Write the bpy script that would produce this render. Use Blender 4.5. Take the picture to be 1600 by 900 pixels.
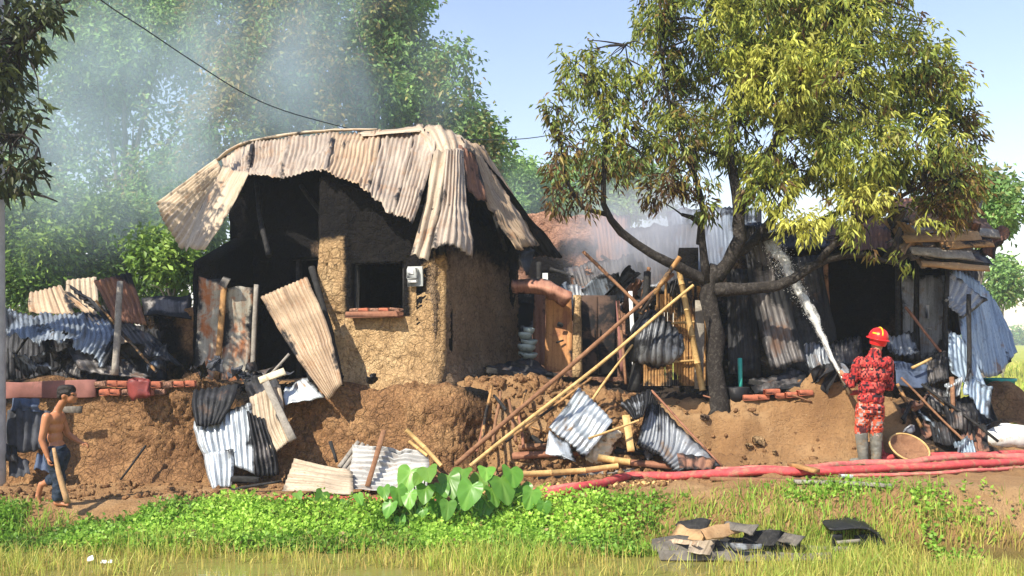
import bpy, math, random, time
import numpy as np
from mathutils import Vector, Matrix, Euler
_T0 = time.time()
R = math.radians
scene = bpy.context.scene
for _o in list(bpy.data.objects):
    bpy.data.objects.remove(_o)
# ---------------------------------------------------------------- camera, sky, sun, exposure
F, CAMZ, HOR = 1500.0, 1.9, 530.0           # focal length in photo pixels, eye height, horizon row
cam_data = bpy.data.cameras.new('camera')
cam_data.sensor_width = 36.0
cam_data.lens = F / 1600 * 36
cam_data.shift_y = (HOR - 450) / 1600
cam_data.clip_start = 0.1
cam_data.clip_end = 4000
cam = bpy.data.objects.new('camera', cam_data)
scene.collection.objects.link(cam)
cam.location = (0, 0, CAMZ)
cam.rotation_euler = (R(90), 0, 0)
scene.camera = cam

SUN_EL, SUN_AZ = 44.0, 42.0                 # elevation; azimuth to the left of straight behind the camera
_sv = Vector((-math.sin(R(SUN_AZ)) * math.cos(R(SUN_EL)), -math.cos(R(SUN_AZ)) * math.cos(R(SUN_EL)), math.sin(R(SUN_EL))))
world = bpy.data.worlds.new('World')
scene.world = world
world.use_nodes = True
_nt = world.node_tree
_nt.nodes.clear()
_sky = _nt.nodes.new('ShaderNodeTexSky')
_sky.sky_type = 'NISHITA'
_sky.sun_disc = False
_sky.sun_elevation = R(SUN_EL)
_sky.sun_rotation = R(180 + SUN_AZ)
_sky.air_density = 1.4
_sky.dust_density = 0.1
_sky.ozone_density = 1.5
_bg = _nt.nodes.new('ShaderNodeBackground')
_bg.inputs['Strength'].default_value = 0.118
_wo = _nt.nodes.new('ShaderNodeOutputWorld')
_tn = _nt.nodes.new('ShaderNodeMix'); _tn.data_type = 'RGBA'; _tn.blend_type = 'MULTIPLY'; _tn.inputs[0].default_value = 1.0
_tn.inputs[7].default_value = (1.06, .95, 1.06, 1)      # even tint of the whole sky: less green
_nt.links.new(_sky.outputs[0], _tn.inputs[6])
_nt.links.new(_tn.outputs[2], _bg.inputs[0])
_nt.links.new(_bg.outputs[0], _wo.inputs[0])
sun_data = bpy.data.lights.new('sun', 'SUN')
sun_data.energy = 5.0
sun_data.angle = R(0.5)
sun_data.color = (1.0, 0.93, 0.80)
sun = bpy.data.objects.new('sun', sun_data)
scene.collection.objects.link(sun)
sun.rotation_euler = (-_sv).to_track_quat('-Z', 'Y').to_euler()
scene.view_settings.view_transform = 'Standard'
scene.view_settings.look = 'None'
scene.view_settings.exposure = 0.78
scene.view_settings.gamma = 1.0
scene.view_settings.use_curve_mapping = False
scene.render.engine = 'CYCLES'
scene.cycles.use_denoising = True
scene.cycles.max_bounces = 6
scene.cycles.diffuse_bounces = 3
scene.cycles.glossy_bounces = 2
scene.cycles.transmission_bounces = 3
scene.cycles.transparent_max_bounces = 8
scene.cycles.volume_bounces = 1
scene.cycles.volume_max_steps = 32

# ---------------------------------------------------------------- helpers
def P(px, py, Y):
    """a point of the place: sight line through photo pixel (px, py), Y metres away"""
    return np.array([(px - 800) / F * Y, Y, CAMZ + (HOR - py) / F * Y])

def PS(*t):
    return np.array([P(*a) for a in t])

def _hash(i, j, k, s):
    h = (i.astype(np.int64) * 374761393 + j.astype(np.int64) * 668265263 + k.astype(np.int64) * 2147483647 + s * 974711) & 0xffffffff
    h = ((h ^ (h >> 13)) * 1274126177) & 0xffffffff
    h = ((h ^ (h >> 16)) * 2246822519) & 0xffffffff
    return ((h ^ (h >> 15)) & 0xffffff) / float(0xffffff)

def vnoise(p, seed=0):
    p = np.asarray(p, float)
    if p.shape[-1] == 2:
        p = np.concatenate([p, np.zeros(p.shape[:-1] + (1,))], -1)
    i = np.floor(p).astype(np.int64)
    f = p - i
    f = f * f * (3 - 2 * f)
    r = 0
    for a in (0, 1):
        for b in (0, 1):
            for c in (0, 1):
                w = (f[..., 0] if a else 1 - f[..., 0]) * (f[..., 1] if b else 1 - f[..., 1]) * (f[..., 2] if c else 1 - f[..., 2])
                r = r + w * _hash(i[..., 0] + a, i[..., 1] + b, i[..., 2] + c, seed)
    return r * 2 - 1

def fbm(p, octv=4, seed=0, gain=0.5):
    p = np.asarray(p, float)
    r, a = 0, 1.0
    for o in range(octv):
        r = r + a * vnoise(p * 2.03 ** o, seed + o * 17)
        a *= gain
    return r

def worley(uv, seed=0):
    """F1, F2 and the random value of the nearest cell"""
    uv = np.asarray(uv, float)
    i = np.floor(uv).astype(np.int64)
    f1 = np.full(uv.shape[:-1], 9.0); f2 = f1.copy(); cid = np.zeros_like(f1)
    z = np.zeros_like(i[..., 0])
    for a in (-1, 0, 1):
        for b in (-1, 0, 1):
            ci, cj = i[..., 0] + a, i[..., 1] + b
            jx = ci + _hash(ci, cj, z, seed); jy = cj + _hash(ci, cj, z + 7, seed)
            d = np.hypot(uv[..., 0] - jx, uv[..., 1] - jy)
            r = _hash(ci, cj, z + 13, seed)
            closer = d < f1
            f2 = np.where(closer, f1, np.minimum(f2, d))
            cid = np.where(closer, r, cid)
            f1 = np.where(closer, d, f1)
    return f1, f2, cid

def sstep(a, b, x):
    t = np.clip((np.asarray(x, float) - a) / (b - a), 0, 1)
    return t * t * (3 - 2 * t)

def build_mesh(name, V, faces, mat=None, smooth=False, uv=None, attrs=None):
    """V (n,3); faces: an array (m,k) or a list of such arrays"""
    if not isinstance(faces, list):
        faces = [faces]
    faces = [np.asarray(f, np.int64) for f in faces if len(f)]
    V = np.asarray(V, np.float32)
    me = bpy.data.meshes.new(name)
    me.vertices.add(len(V))
    me.vertices.foreach_set('co', V.ravel())
    loops = np.concatenate([f.ravel() for f in faces])
    tot = np.concatenate([np.full(len(f), f.shape[1]) for f in faces])
    start = np.concatenate([[0], np.cumsum(tot)[:-1]])
    me.loops.add(len(loops))
    me.loops.foreach_set('vertex_index', loops.astype(np.int32))
    me.polygons.add(len(tot))
    me.polygons.foreach_set('loop_start', start.astype(np.int32))
    if smooth:
        me.polygons.foreach_set('use_smooth', np.ones(len(tot), bool))
    if uv is not None:
        l = me.uv_layers.new(name='UVMap')
        l.data.foreach_set('uv', np.asarray(uv, np.float32)[loops].ravel())
    if attrs:
        for k, a in attrs.items():
            a = np.asarray(a, np.float32)
            at = me.attributes.new(k, 'FLOAT', 'POINT')
            at.data.foreach_set('value', a)
    me.update(calc_edges=True)
    me.validate()
    if mat is not None:
        me.materials.append(mat)
    return me

COL = scene.collection
def link(o, parent=None):
    COL.objects.link(o)
    if parent is not None:
        o.parent = parent
        b = parent.get('_b')
        if parent.type == 'EMPTY':
            o.matrix_parent_inverse = Matrix.Translation(-Vector(parent.location))
    return o

def tag(o, label=None, cat=None, group=None, kind=None):
    if label: o['label'] = label
    if cat:
        o['category'] = cat
        if not kind: o['kind'] = 'thing'
    if group: o['group'] = group
    if kind: o['kind'] = kind
    return o

def obj(name, me, parent=None, label=None, cat=None, group=None, kind=None):
    return tag(link(bpy.data.objects.new(name, me), parent), label, cat, group, kind)

def thing(name, loc, label, cat, group=None):
    o = bpy.data.objects.new(name, None)
    o.empty_display_size = 0.2
    o.location = Vector([float(v) for v in loc])
    COL.objects.link(o)
    return tag(o, label, cat, group)

def grid_faces(nu, nv):
    a = np.arange(nu * nv).reshape(nv, nu)
    return np.stack([a[:-1, :-1], a[:-1, 1:], a[1:, 1:], a[1:, :-1]], -1).reshape(-1, 4)

def grid_normals(G):
    du = np.gradient(G, axis=1); dv = np.gradient(G, axis=0)
    n = np.cross(du, dv)
    return n / np.maximum(np.linalg.norm(n, axis=-1, keepdims=True), 1e-9)

def catmull(C, t, axis=0):
    """uniform Catmull-Rom through the control points along axis"""
    C = np.moveaxis(np.asarray(C, float), axis, 0)
    n = len(C)
    if n == 2:
        r = C[0] + np.multiply.outer(t, C[1] - C[0])
        return np.moveaxis(r, 0, axis)
    E = np.concatenate([[2 * C[0] - C[1]], C, [2 * C[-1] - C[-2]]])
    x = np.clip(t, 0, 1) * (n - 1)
    i = np.minimum(x.astype(int), n - 2)
    f = (x - i).reshape((-1,) + (1,) * (C.ndim - 1))
    p0, p1, p2, p3 = E[i], E[i + 1], E[i + 2], E[i + 3]
    r = 0.5 * (2 * p1 + (p2 - p0) * f + (2 * p0 - 5 * p1 + 4 * p2 - p3) * f ** 2 + (3 * p1 - p0 - 3 * p2 + p3) * f ** 3)
    return np.moveaxis(r, 0, axis)

def thicken(V, faces, N, t):
    """close an open surface into a slab of thickness t"""
    n = len(V)
    V2 = np.concatenate([V, V - N * t])
    back = faces[:, ::-1] + n
    e = np.concatenate([np.stack([faces[:, i], faces[:, (i + 1) % faces.shape[1]]], -1) for i in range(faces.shape[1])])
    key = e[:, 0] * n + e[:, 1]; rev = e[:, 1] * n + e[:, 0]
    b = e[~np.isin(key, rev)]
    rim = np.stack([b[:, 1], b[:, 0], b[:, 0] + n, b[:, 1] + n], -1)
    return V2, [faces, back, rim]

_seed = [100]
def nseed():
    _seed[0] += 1
    return _seed[0]

def sheet(name, net, mat, parent=None, label=None, cat=None, group=None, pitch=0.076, amp=0.012, nv=14,
          ragged=0.03, dent=0.02, holes=0.0, thick=0.004, flip=False, ridges=None, seed=None):
    """a corrugated sheet: net is rows (down the ridges) of columns (across them) of world points"""
    s = nseed() if seed is None else seed
    net = np.asarray(net, float)
    w = np.linalg.norm(np.diff(net, axis=1), axis=-1).sum(1).mean()
    h = np.linalg.norm(np.diff(net, axis=0), axis=-1).sum(0).mean()
    if ridges is None:
        ridges = max(1, round(w / pitch)) if pitch else 0
    nu = max(6, ridges * 6 + 1) if ridges else max(8, int(w / 0.05))
    u = np.linspace(0, 1, nu); v = np.linspace(0, 1, nv)
    top = ragged * 0.5 * (fbm(np.stack([u * w * 3, u * 0 + s], -1), 3, s) )
    bot = ragged * (fbm(np.stack([u * w * 3, u * 0 + s + 5], -1), 3, s + 3))
    G0 = catmull(catmull(net, u, 1), v, 0)
    # ragged ends: slide samples of each column along v
    vv = np.clip(v[:, None] + (1 - v)[:, None] * np.abs(top)[None] - v[:, None] * np.abs(bot)[None], 0, 1)
    G = np.empty_like(G0)
    for k in range(3):
        for j in range(nu):
            G[:, j, k] = np.interp(vv[:, j], v, G0[:, j, k])
    N = grid_normals(G)
    uu = np.broadcast_to(u[None], (nv, nu))
    wave = amp * np.cos(2 * np.pi * ridges * uu) if ridges else 0
    q0 = np.stack([uu * w, vv * h, np.full_like(vv, s * 2.3)], -1)
    wave = wave * np.clip(.85 + .6 * vnoise(q0 * 2.1, s + 4), .35, 1.25)
    q = np.stack([uu * w, vv * h, np.full_like(vv, s * 3.1)], -1)
    d = dent * fbm(q * 1.7, 3, s) + dent * 0.25 * fbm(q * 7, 2, s + 9) - dent * .9 * sstep(.16, 0, np.abs(vnoise(q * 1.9 + 3.3, s + 12)))
    G = G + N * (wave + d)[..., None]
    fc = grid_faces(nu, nv)
    if holes:
        hn = fbm(q * 2.2, 3, s + 31).ravel()[fc].mean(1)
        fc = fc[hn < np.quantile(hn, 1 - holes)]
    N = grid_normals(G)
    V = G.reshape(-1, 3); N = N.reshape(-1, 3)
    if flip: N = -N
    uvc = np.stack([uu * w, vv * h], -1).reshape(-1, 2) + s * 1.37
    V2, fl = thicken(V, fc, N, thick)
    edge = np.minimum(np.minimum(vv, 1 - vv) * h, np.minimum(uu, 1 - uu) * w).ravel()
    me = build_mesh(name, V2, fl, mat, smooth=True, uv=np.concatenate([uvc, uvc]), attrs={'edge': np.concatenate([edge, edge])})
    return obj(name, me, parent, label, cat, group)

def net4(a, b, c, d, mid=None):
    """2x2 net from four (px,py,Y): top-left, top-right, bottom-left, bottom-right"""
    return np.array([[P(*a), P(*b)], [P(*c), P(*d)]])

def net_rows(*rows):
    return np.array([[P(*p) for p in r] for r in rows])

def tube_geo(pts, rad, seg=8, jitter=0.0, seed=0, cap=True, flat=1.0):
    pts = np.asarray(pts, float); n = len(pts)
    rad = np.broadcast_to(np.asarray(rad, float), (n,))
    T = np.gradient(pts, axis=0); T /= np.maximum(np.linalg.norm(T, axis=1, keepdims=True), 1e-9)
    ref = np.array([0, 0, 1.0]) if abs(T[0, 2]) < 0.9 else np.array([1.0, 0, 0])
    A = np.empty_like(pts); B = np.empty_like(pts)
    a = ref - T[0] * (ref @ T[0]); a /= np.linalg.norm(a)
    for i in range(n):
        a = a - T[i] * (a @ T[i]); a /= max(np.linalg.norm(a), 1e-9)
        A[i] = a; B[i] = np.cross(T[i], a)
    th = np.arange(seg) * 2 * np.pi / seg
    r = rad[:, None] * np.ones(seg)[None]
    if jitter:
        g = np.stack([np.cos(th)[None] * np.ones((n, 1)) * 1.3, np.sin(th)[None] * np.ones((n, 1)) * 1.3, np.cumsum(np.r_[0, np.linalg.norm(np.diff(pts, axis=0), axis=1)])[:, None] * np.ones((1, seg)) * 6], -1)
        r = r * (1 + jitter * fbm(g, 2, seed))
    V = pts[:, None] + r[..., None] * (np.cos(th)[None, :, None] * A[:, None] * flat + np.sin(th)[None, :, None] * B[:, None])
    a = np.arange(n * seg).reshape(n, seg); b = np.roll(a, -1, 1)
    f = [np.stack([a[:-1], b[:-1], b[1:], a[1:]], -1).reshape(-1, 4)]
    V = V.reshape(-1, 3)
    if cap:
        V = np.concatenate([V, pts[:1], pts[-1:]])
        m = n * seg
        f.append(np.stack([b[0], a[0], np.full(seg, m)], -1))
        f.append(np.stack([a[-1], b[-1], np.full(seg, m + 1)], -1))
    return V, f

def join_geo(parts):
    V, q, t, off = [], [], [], 0
    for v, fs in parts:
        V.append(v)
        for f in fs:
            f = np.asarray(f)
            if len(f):
                (q if f.shape[1] == 4 else t).append(f + off)
        off += len(v)
    out = []
    if q: out.append(np.concatenate(q))
    if t: out.append(np.concatenate(t))
    return np.concatenate(V), out

def resample(pts, n):
    pts = np.asarray(pts, float)
    return catmull(pts, np.linspace(0, 1, n), 0)

def tube(name, pts, rad, mat, parent=None, label=None, cat=None, group=None, n=None, seg=8, jitter=0.0, kind=None, flat=1.0):
    pts = np.asarray(pts, float)
    if n:
        if np.ndim(rad): rad = np.interp(np.linspace(0, 1, n), np.linspace(0, 1, len(rad)), rad)
        pts = resample(pts, n)
    V, f = tube_geo(pts, rad, seg, jitter, nseed(), flat=flat)
    return obj(name, build_mesh(name, V, f, mat, smooth=True), parent, label, cat, group, kind)

def pole_geo(a, b, r0, r1, node=0.33, bend=0.02, seg=9, bamboo=True, jitter=0.0):
    """a bamboo culm or stick between two points"""
    a = np.asarray(a, float); b = np.asarray(b, float)
    L = np.linalg.norm(b - a); s = nseed()
    if bamboo:
        k = max(2, int(L / node)); t = [0.0]; rr = [0.0]
        ts, rs = [], []
        for i in range(k + 1):
            c = i / k
            for d, m in ((-0.05, 1.0), (-0.012, 1.02), (0.0, 1.2), (0.012, 1.02)):
                tt = c + d * 0.33 / max(L, .01) * 1.0
                if 0 <= tt <= 1: ts.append(tt); rs.append(m)
        o = np.argsort(ts); t = np.array(ts)[o]; m = np.array(rs)[o]
        if t[0] > 0: t = np.r_[0, t]; m = np.r_[1, m]
        if t[-1] < 1: t = np.r_[t, 1]; m = np.r_[m, 1]
    else:
        t = np.linspace(0, 1, max(4, int(L / 0.12))); m = 1 + 0.12 * fbm(np.stack([t * L * 5, t * 0 + s], -1), 2, s)
    pts = a + (b - a) * t[:, None]
    side = np.array([vnoise(np.stack([t * 1.7 + s, t * 0 + k], -1), s + k) for k in range(3)]).T
    w = np.sin(np.pi * t)[:, None]
    pts = pts + side * bend * L * w
    return tube_geo(pts, (r0 + (r1 - r0) * t) * m, seg, jitter, s)

def pole(name, a, b, r0, r1, mat, parent=None, label=None, cat=None, group=None, **kw):
    V, f = pole_geo(a, b, r0, r1, **kw)
    return obj(name, build_mesh(name, V, f, mat, smooth=True), parent, label, cat, group)

def board_geo(a, b, width, thick, up=(0, 0, 1), rough=0.1, n=8, bow=0.01):
    """a plank from a to b; up is roughly the normal of its broad face"""
    a = np.asarray(a, float); b = np.asarray(b, float); s = nseed()
    d = b - a; L = np.linalg.norm(d); d = d / L
    up = np.asarray(up, float); up = up - d * (up @ d); up /= max(np.linalg.norm(up), 1e-6)
    sd = np.cross(d, up)
    t = np.linspace(0, 1, n)
    prof = [(-.5, -.35), (-.46, -.5), (.46, -.5), (.5, -.35), (.5, .35), (.46, .5), (-.46, .5), (-.5, .35)]
    w = width * (1 + rough * fbm(np.stack([t * L * 4, t * 0 + s], -1), 2, s))
    bw = bow * L * np.sin(np.pi * t) * vnoise(np.array([[s * .37, 1.5]]), s)[0]
    V = []
    for i in range(n):
        for j, (x, y) in enumerate(prof):
            e = rough * .12 * vnoise(np.array([[j * 1.7, t[i] * 3 + s]]), s)[0] * width
            off = rough * .6 * width * vnoise(np.array([[j * .9, i * 3.3 + s]]), s + 3)[0] if i in (0, n - 1) else 0
            V.append(a + d * (L * t[i] + off) + sd * (x * w[i] + e) + up * (y * thick + bw[i]))
    a_ = np.arange(n * 8).reshape(n, 8); b_ = np.roll(a_, -1, 1)
    q = np.stack([a_[:-1], b_[:-1], b_[1:], a_[1:]], -1).reshape(-1, 4)
    c0 = a_[0][::-1][None]; c1 = a_[-1][None]
    return np.array(V), [q, np.concatenate([c0, c1])]

def board(name, a, b, width, thick, mat, parent=None, label=None, cat=None, group=None, **kw):
    V, f = board_geo(a, b, width, thick, **kw)
    me = build_mesh(name, V, f, mat)
    return obj(name, me, parent, label, cat, group)

def box_geo(c, size, rot=(0, 0, 0), bevel=0.0, wob=0.0):
    """bevelled box: 24 verts; c is the centre"""
    hx, hy, hz = [s / 2 for s in size]; b = min(bevel, hx * .9, hy * .9, hz * .9) if bevel else min(size) * .04
    V = []; idx = {}
    for sx in (-1, 1):
        for sy in (-1, 1):
            for sz in (-1, 1):
                for ax in range(3):
                    p = [sx * (hx - (b if ax != 0 else 0)), sy * (hy - (b if ax != 1 else 0)), sz * (hz - (b if ax != 2 else 0))]
                    idx[(sx, sy, sz, ax)] = len(V); V.append(p)
    q, t = [], []
    for ax in range(3):
        o = [i for i in range(3) if i != ax]
        for s in (-1, 1):
            f = []
            for a_, b_ in ((-1, -1), (1, -1), (1, 1), (-1, 1)):
                k = [0, 0, 0]; k[ax] = s; k[o[0]] = a_; k[o[1]] = b_
                f.append(idx[tuple(k) + (ax,)])
            q.append(f if (s > 0) == (ax != 1) else f[::-1])
    for ax in range(3):          # edges parallel to ax
        o = [i for i in range(3) if i != ax]
        for a_ in (-1, 1):
            for b_ in (-1, 1):
                def K(s, w):
                    k = [0, 0, 0]; k[ax] = s; k[o[0]] = a_; k[o[1]] = b_
                    return idx[tuple(k) + (w,)]
                f = [K(-1, o[0]), K(1, o[0]), K(1, o[1]), K(-1, o[1])]
                q.append(f)
    for sx in (-1, 1):
        for sy in (-1, 1):
            for sz in (-1, 1):
                t.append([idx[(sx, sy, sz, a_)] for a_ in range(3)])
    V = np.array(V, float)
    if wob:
        V += wob * np.array([vnoise(V * 7 + k * 9.1, nseed()) for k in range(3)]).T
    m = np.array(Euler(rot).to_matrix())
    return V @ m.T + np.asarray(c, float), [np.array(q), np.array(t)]

def box(name, c, size, mat, parent=None, label=None, cat=None, group=None, rot=(0, 0, 0), bevel=0.0, wob=0.0):
    V, f = box_geo(c, size, rot, bevel, wob)
    return obj(name, build_mesh(name, V, f, mat), parent, label, cat, group)

def lathe_geo(prof, c, seg=24, rot=(0, 0, 0), squash=(1, 1)):
    """profile [(r,z)...] spun about z"""
    th = np.arange(seg) * 2 * np.pi / seg
    V = np.array([[(r * math.cos(t) * squash[0], r * math.sin(t) * squash[1], z) for t in th] for r, z in prof]).reshape(-1, 3)
    n = len(prof); a = np.arange(n * seg).reshape(n, seg); b = np.roll(a, -1, 1)
    f = np.stack([a[:-1], b[:-1], b[1:], a[1:]], -1).reshape(-1, 4)
    m = np.array(Euler(rot).to_matrix())
    return V @ m.T + np.asarray(c, float), [f]
# ---------------------------------------------------------------- materials (all procedural)
class NT:
    def __init__(s, name):
        s.m = bpy.data.materials.new(name); s.m.use_nodes = True
        s.t = s.m.node_tree; s.t.nodes.clear()
        s.out = s.t.nodes.new('ShaderNodeOutputMaterial')
    def n(s, typ, _p=None, **kw):
        nd = s.t.nodes.new(typ)
        for k, v in (_p or {}).items(): setattr(nd, k, v)
        for k, v in kw.items():
            k = k.replace('_', ' ')
            sock = nd.inputs[int(k)] if k.isdigit() else nd.inputs[k]
            if isinstance(v, bpy.types.NodeSocket): s.t.links.new(v, sock)
            else: sock.default_value = v
        return nd
    def attr(s, name): return s.n('ShaderNodeAttribute', {'attribute_name': name}).outputs['Fac']
    def noise(s, vec, scale, detail=4, rough=.55, dist=0.0):
        return s.n('ShaderNodeTexNoise', Vector=vec, Scale=scale, Detail=detail, Roughness=rough, Distortion=dist).outputs['Fac']
    def ramp(s, fac, stops):
        nd = s.t.nodes.new('ShaderNodeValToRGB'); e = nd.color_ramp.elements
        while len(e) < len(stops): e.new(0.5)
        for i, (p, c) in enumerate(stops):
            e[i].position = p; e[i].color = (*c, 1) if len(c) == 3 else c
        s.t.links.new(fac, nd.inputs[0]); return nd.outputs[0]
    def mr(s, v, a, b, c=0.0, d=1.0):
        return s.n('ShaderNodeMapRange', {'clamp': True, 'interpolation_type': 'SMOOTHSTEP'}, Value=v, From_Min=a, From_Max=b, To_Min=c, To_Max=d).outputs[0]
    def mix(s, f, a, b, mode='MIX'):
        nd = s.t.nodes.new('ShaderNodeMix'); nd.data_type = 'RGBA'; nd.blend_type = mode
        for sock, v in ((nd.inputs[0], f), (nd.inputs[6], a), (nd.inputs[7], b)):
            if isinstance(v, bpy.types.NodeSocket): s.t.links.new(v, sock)
            elif isinstance(v, tuple): sock.default_value = (*v, 1) if len(v) == 3 else v
            else: sock.default_value = v
        return nd.outputs[2]
    def math(s, op, a, b=0.0):
        nd = s.t.nodes.new('ShaderNodeMath'); nd.operation = op
        for sock, v in zip(nd.inputs, (a, b)):
            if isinstance(v, bpy.types.NodeSocket): s.t.links.new(v, sock)
            else: sock.default_value = v
        return nd.outputs[0]
    def pos(s): return s.n('ShaderNodeTexCoord').outputs['Object']
    def uv(s): return s.n('ShaderNodeTexCoord').outputs['UV']
    def scalev(s, v, k): return s.n('ShaderNodeMapping', Vector=v, Scale=k).outputs[0]
    def bump(s, h, strength=.4, dist=.02):
        return s.n('ShaderNodeBump', Strength=strength, Distance=dist, Height=h).outputs[0]
    def done(s, color, rough=.9, metal=0.0, normal=None, spec=.3, surf=None):
        if surf is None:
            b = s.n('ShaderNodeBsdfPrincipled', Base_Color=color if isinstance(color, bpy.types.NodeSocket) else (*color, 1), Roughness=rough, Metallic=metal)
            b.inputs['Specular IOR Level'].default_value = spec
            if normal is not None: s.t.links.new(normal, b.inputs['Normal'])
            surf = b.outputs[0]
        s.t.links.new(surf, s.out.inputs[0])
        return s.m

def mat_mud(name, tones, soot_col=(.007, .0065, .007), bump=.8, bscale=38, crack=8.0):
    s = NT(name); p = s.pos()
    c = s.ramp(s.noise(p, 2.2, 6, .6), [(.30, tones[0]), (.5, tones[1]), (.70, tones[2])])
    c = s.mix(s.mr(s.noise(p, 24, 4, .7), .45, .75), c, tuple(t * .62 for t in tones[0]))
    c = s.mix(s.mr(s.noise(p, 60, 2), .58, .72, 0, .35), c, tuple(min(1, t * 1.3) for t in tones[2]))
    vor = lambda sc: s.n('ShaderNodeTexVoronoi', {'feature': 'DISTANCE_TO_EDGE'}, Vector=s.n('ShaderNodeVectorMath', {'operation': 'ADD'}, **{'0': p, '1': s.n('ShaderNodeVectorMath', {'operation': 'SCALE'}, **{'0': s.n('ShaderNodeTexNoise', Vector=p, Scale=5.5, Detail=5.0).outputs['Color'], 'Scale': .20}).outputs[0]}).outputs[0], Scale=sc).outputs['Distance']
    e1, e2 = s.mr(vor(crack), 0, .10), s.mr(vor(crack * 2.6), 0, .12)
    c = s.mix(s.math('MULTIPLY', s.math('SUBTRACT', 1.0, e1), s.mr(s.noise(p, 3.3, 3), .42, .62, 0.0, .5)), c, tuple(t * .3 for t in tones[0]))
    so = s.math('ADD', s.attr('soot'), s.math('MULTIPLY', s.math('SUBTRACT', s.noise(p, 5, 6, .7), .5), .9))
    c = s.mix(s.math('MULTIPLY', s.math('MULTIPLY', s.mr(so, .25, .75), s.mr(s.attr('soot'), .0, .15)), s.mr(s.noise(p, 2.7, 5, .6), .30, .65, 1.0, .99)), c, soot_col)
    hh = s.math('ADD', s.math('MULTIPLY', s.noise(p, bscale, 6, .7), .55), s.math('ADD', s.math('MULTIPLY', e1, .6), s.math('MULTIPLY', e2, .5)))
    return s.done(c, .95, normal=s.bump(hh, bump, .03), spec=.15)

def mat_tin(name, base, dark, rust, rustamt=.5, sootamt=.3, metal=.35, rough=.55, soot=(.014, .014, .016), streak=1.0):
    s = NT(name); uv = s.uv(); p = s.pos()
    st = s.noise(s.scalev(uv, (9, .7, 1)), 1.6, 5, .6)
    blot = s.noise(p, 3.1, 6, .65, .6)
    c = s.mix(s.mr(st, .35, .68, 0, streak), base, dark)
    r = s.math('ADD', s.math('MULTIPLY', blot, .75), s.math('MULTIPLY', st, .25))
    c = s.mix(s.mr(r, .62 - rustamt * .25, .70 - rustamt * .12), c, rust)
    fine = s.noise(s.scalev(uv, (5, 2, 1)), 11, 4, .7)
    c = s.mix(s.mr(fine, .54, .74, 0, .7), c, tuple(x * .40 for x in rust))
    gr = s.noise(s.scalev(uv, (14, .35, 1)), 1.3, 4, .6)
    c = s.mix(s.mr(gr, .56, .72, 0, .6), c, tuple(x * .35 for x in dark))
    so = s.noise(p, 1.5, 5, .7, .3)
    so = s.math('ADD', so, s.mr(s.attr('edge'), 0.0, .14, .16, 0.0))
    c = s.mix(s.mr(so, .74 - sootamt * .5, .86 - sootamt * .5), c, soot)
    ro = s.mr(fine, .3, .7, rough, min(1, rough + .3))
    return s.done(c, ro, metal, s.bump(fine, .12, .01), .4)

def mat_wood(name, a, b, c3, char=0.0, scale=1.0, rough=.85, axis=None):
    s = NT(name); p = s.pos()
    gr = s.noise(p, 9 * scale, 6, .7, 1.2)
    c = s.ramp(gr, [(.28, a), (.5, b), (.72, c3)])
    if char:
        c = s.mix(s.mr(s.noise(p, 2.3, 6, .7), .68 - .5 * char, .80 - .5 * char), c, (.012, .011, .011))
    c = s.mix(s.mr(s.noise(p, 45 * scale, 3), .55, .75, 0, .5), c, tuple(x * .4 for x in a))
    return s.done(c, rough, normal=s.bump(gr, .4, .01), spec=.25)

def mat_plain(name, col, rough=.7, var=.25, scale=9, metal=0.0, bump=.15, dirt=None, dirtamt=.4):
    s = NT(name); p = s.pos()
    c = s.mix(s.mr(s.noise(p, scale, 5, .65), .3, .7), tuple(x * (1 - var) for x in col), tuple(min(1, x * (1 + var)) for x in col))
    if dirt is not None:
        c = s.mix(s.mr(s.noise(p, scale * .6, 6, .7, .5), .64 - dirtamt * .3, .74 - dirtamt * .2), c, dirt)
    return s.done(c, rough, metal, s.bump(s.noise(p, scale * 4, 4), bump, .01), .3)

def mat_leaf(name, stops, trans=.35, rough=.5, spec=.35):
    s = NT(name)
    c = s.ramp(s.attr('tint'), stops)
    v = s.attr('val')
    c = s.mix(1.0, c, s.n('ShaderNodeCombineColor', Red=v, Green=v, Blue=v).outputs[0], 'MULTIPLY')
    b = s.n('ShaderNodeBsdfPrincipled', Base_Color=c, Roughness=rough)
    b.inputs['Specular IOR Level'].default_value = spec
    t = s.n('ShaderNodeBsdfTranslucent', Color=s.mix(.5, c, (.5, .6, .05), 'MIX') if False else c)
    mx = s.n('ShaderNodeMixShader', Fac=trans)
    s.t.links.new(b.outputs[0], mx.inputs[1]); s.t.links.new(t.outputs[0], mx.inputs[2])
    return s.done(None, surf=mx.outputs[0])

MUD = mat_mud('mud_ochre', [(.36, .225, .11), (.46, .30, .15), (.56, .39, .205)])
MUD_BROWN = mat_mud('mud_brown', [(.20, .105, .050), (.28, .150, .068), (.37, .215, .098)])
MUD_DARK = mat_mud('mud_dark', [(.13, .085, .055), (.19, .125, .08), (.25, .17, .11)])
MUD_SHADED_SIDE = mat_mud('mud_shaded_side', [(.21, .14, .085), (.285, .195, .12), (.37, .265, .17)], bump=1.0)  # house mud for the sunless right wall, its shade put into darker tones
WOOD_DIM = mat_wood('wood_dim', (.07, .06, .05), (.13, .115, .095), (.22, .195, .16), .25)
STICK = mat_wood('stick_tan', (.30, .17, .08), (.42, .255, .125), (.50, .33, .17), 0, .8)
MUD_RED = mat_mud('mud_red', [(.30, .155, .10), (.38, .20, .13), (.46, .27, .18)])
TIN_TAN = mat_tin('tin_tan', (.50, .375, .25), (.31, .215, .14), (.34, .19, .10), .35, .17, .2, .55)
TIN_ROOF = mat_tin('tin_roof', (.46, .38, .295), (.27, .21, .165), (.33, .225, .15), .42, .22, .25, .55)
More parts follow.
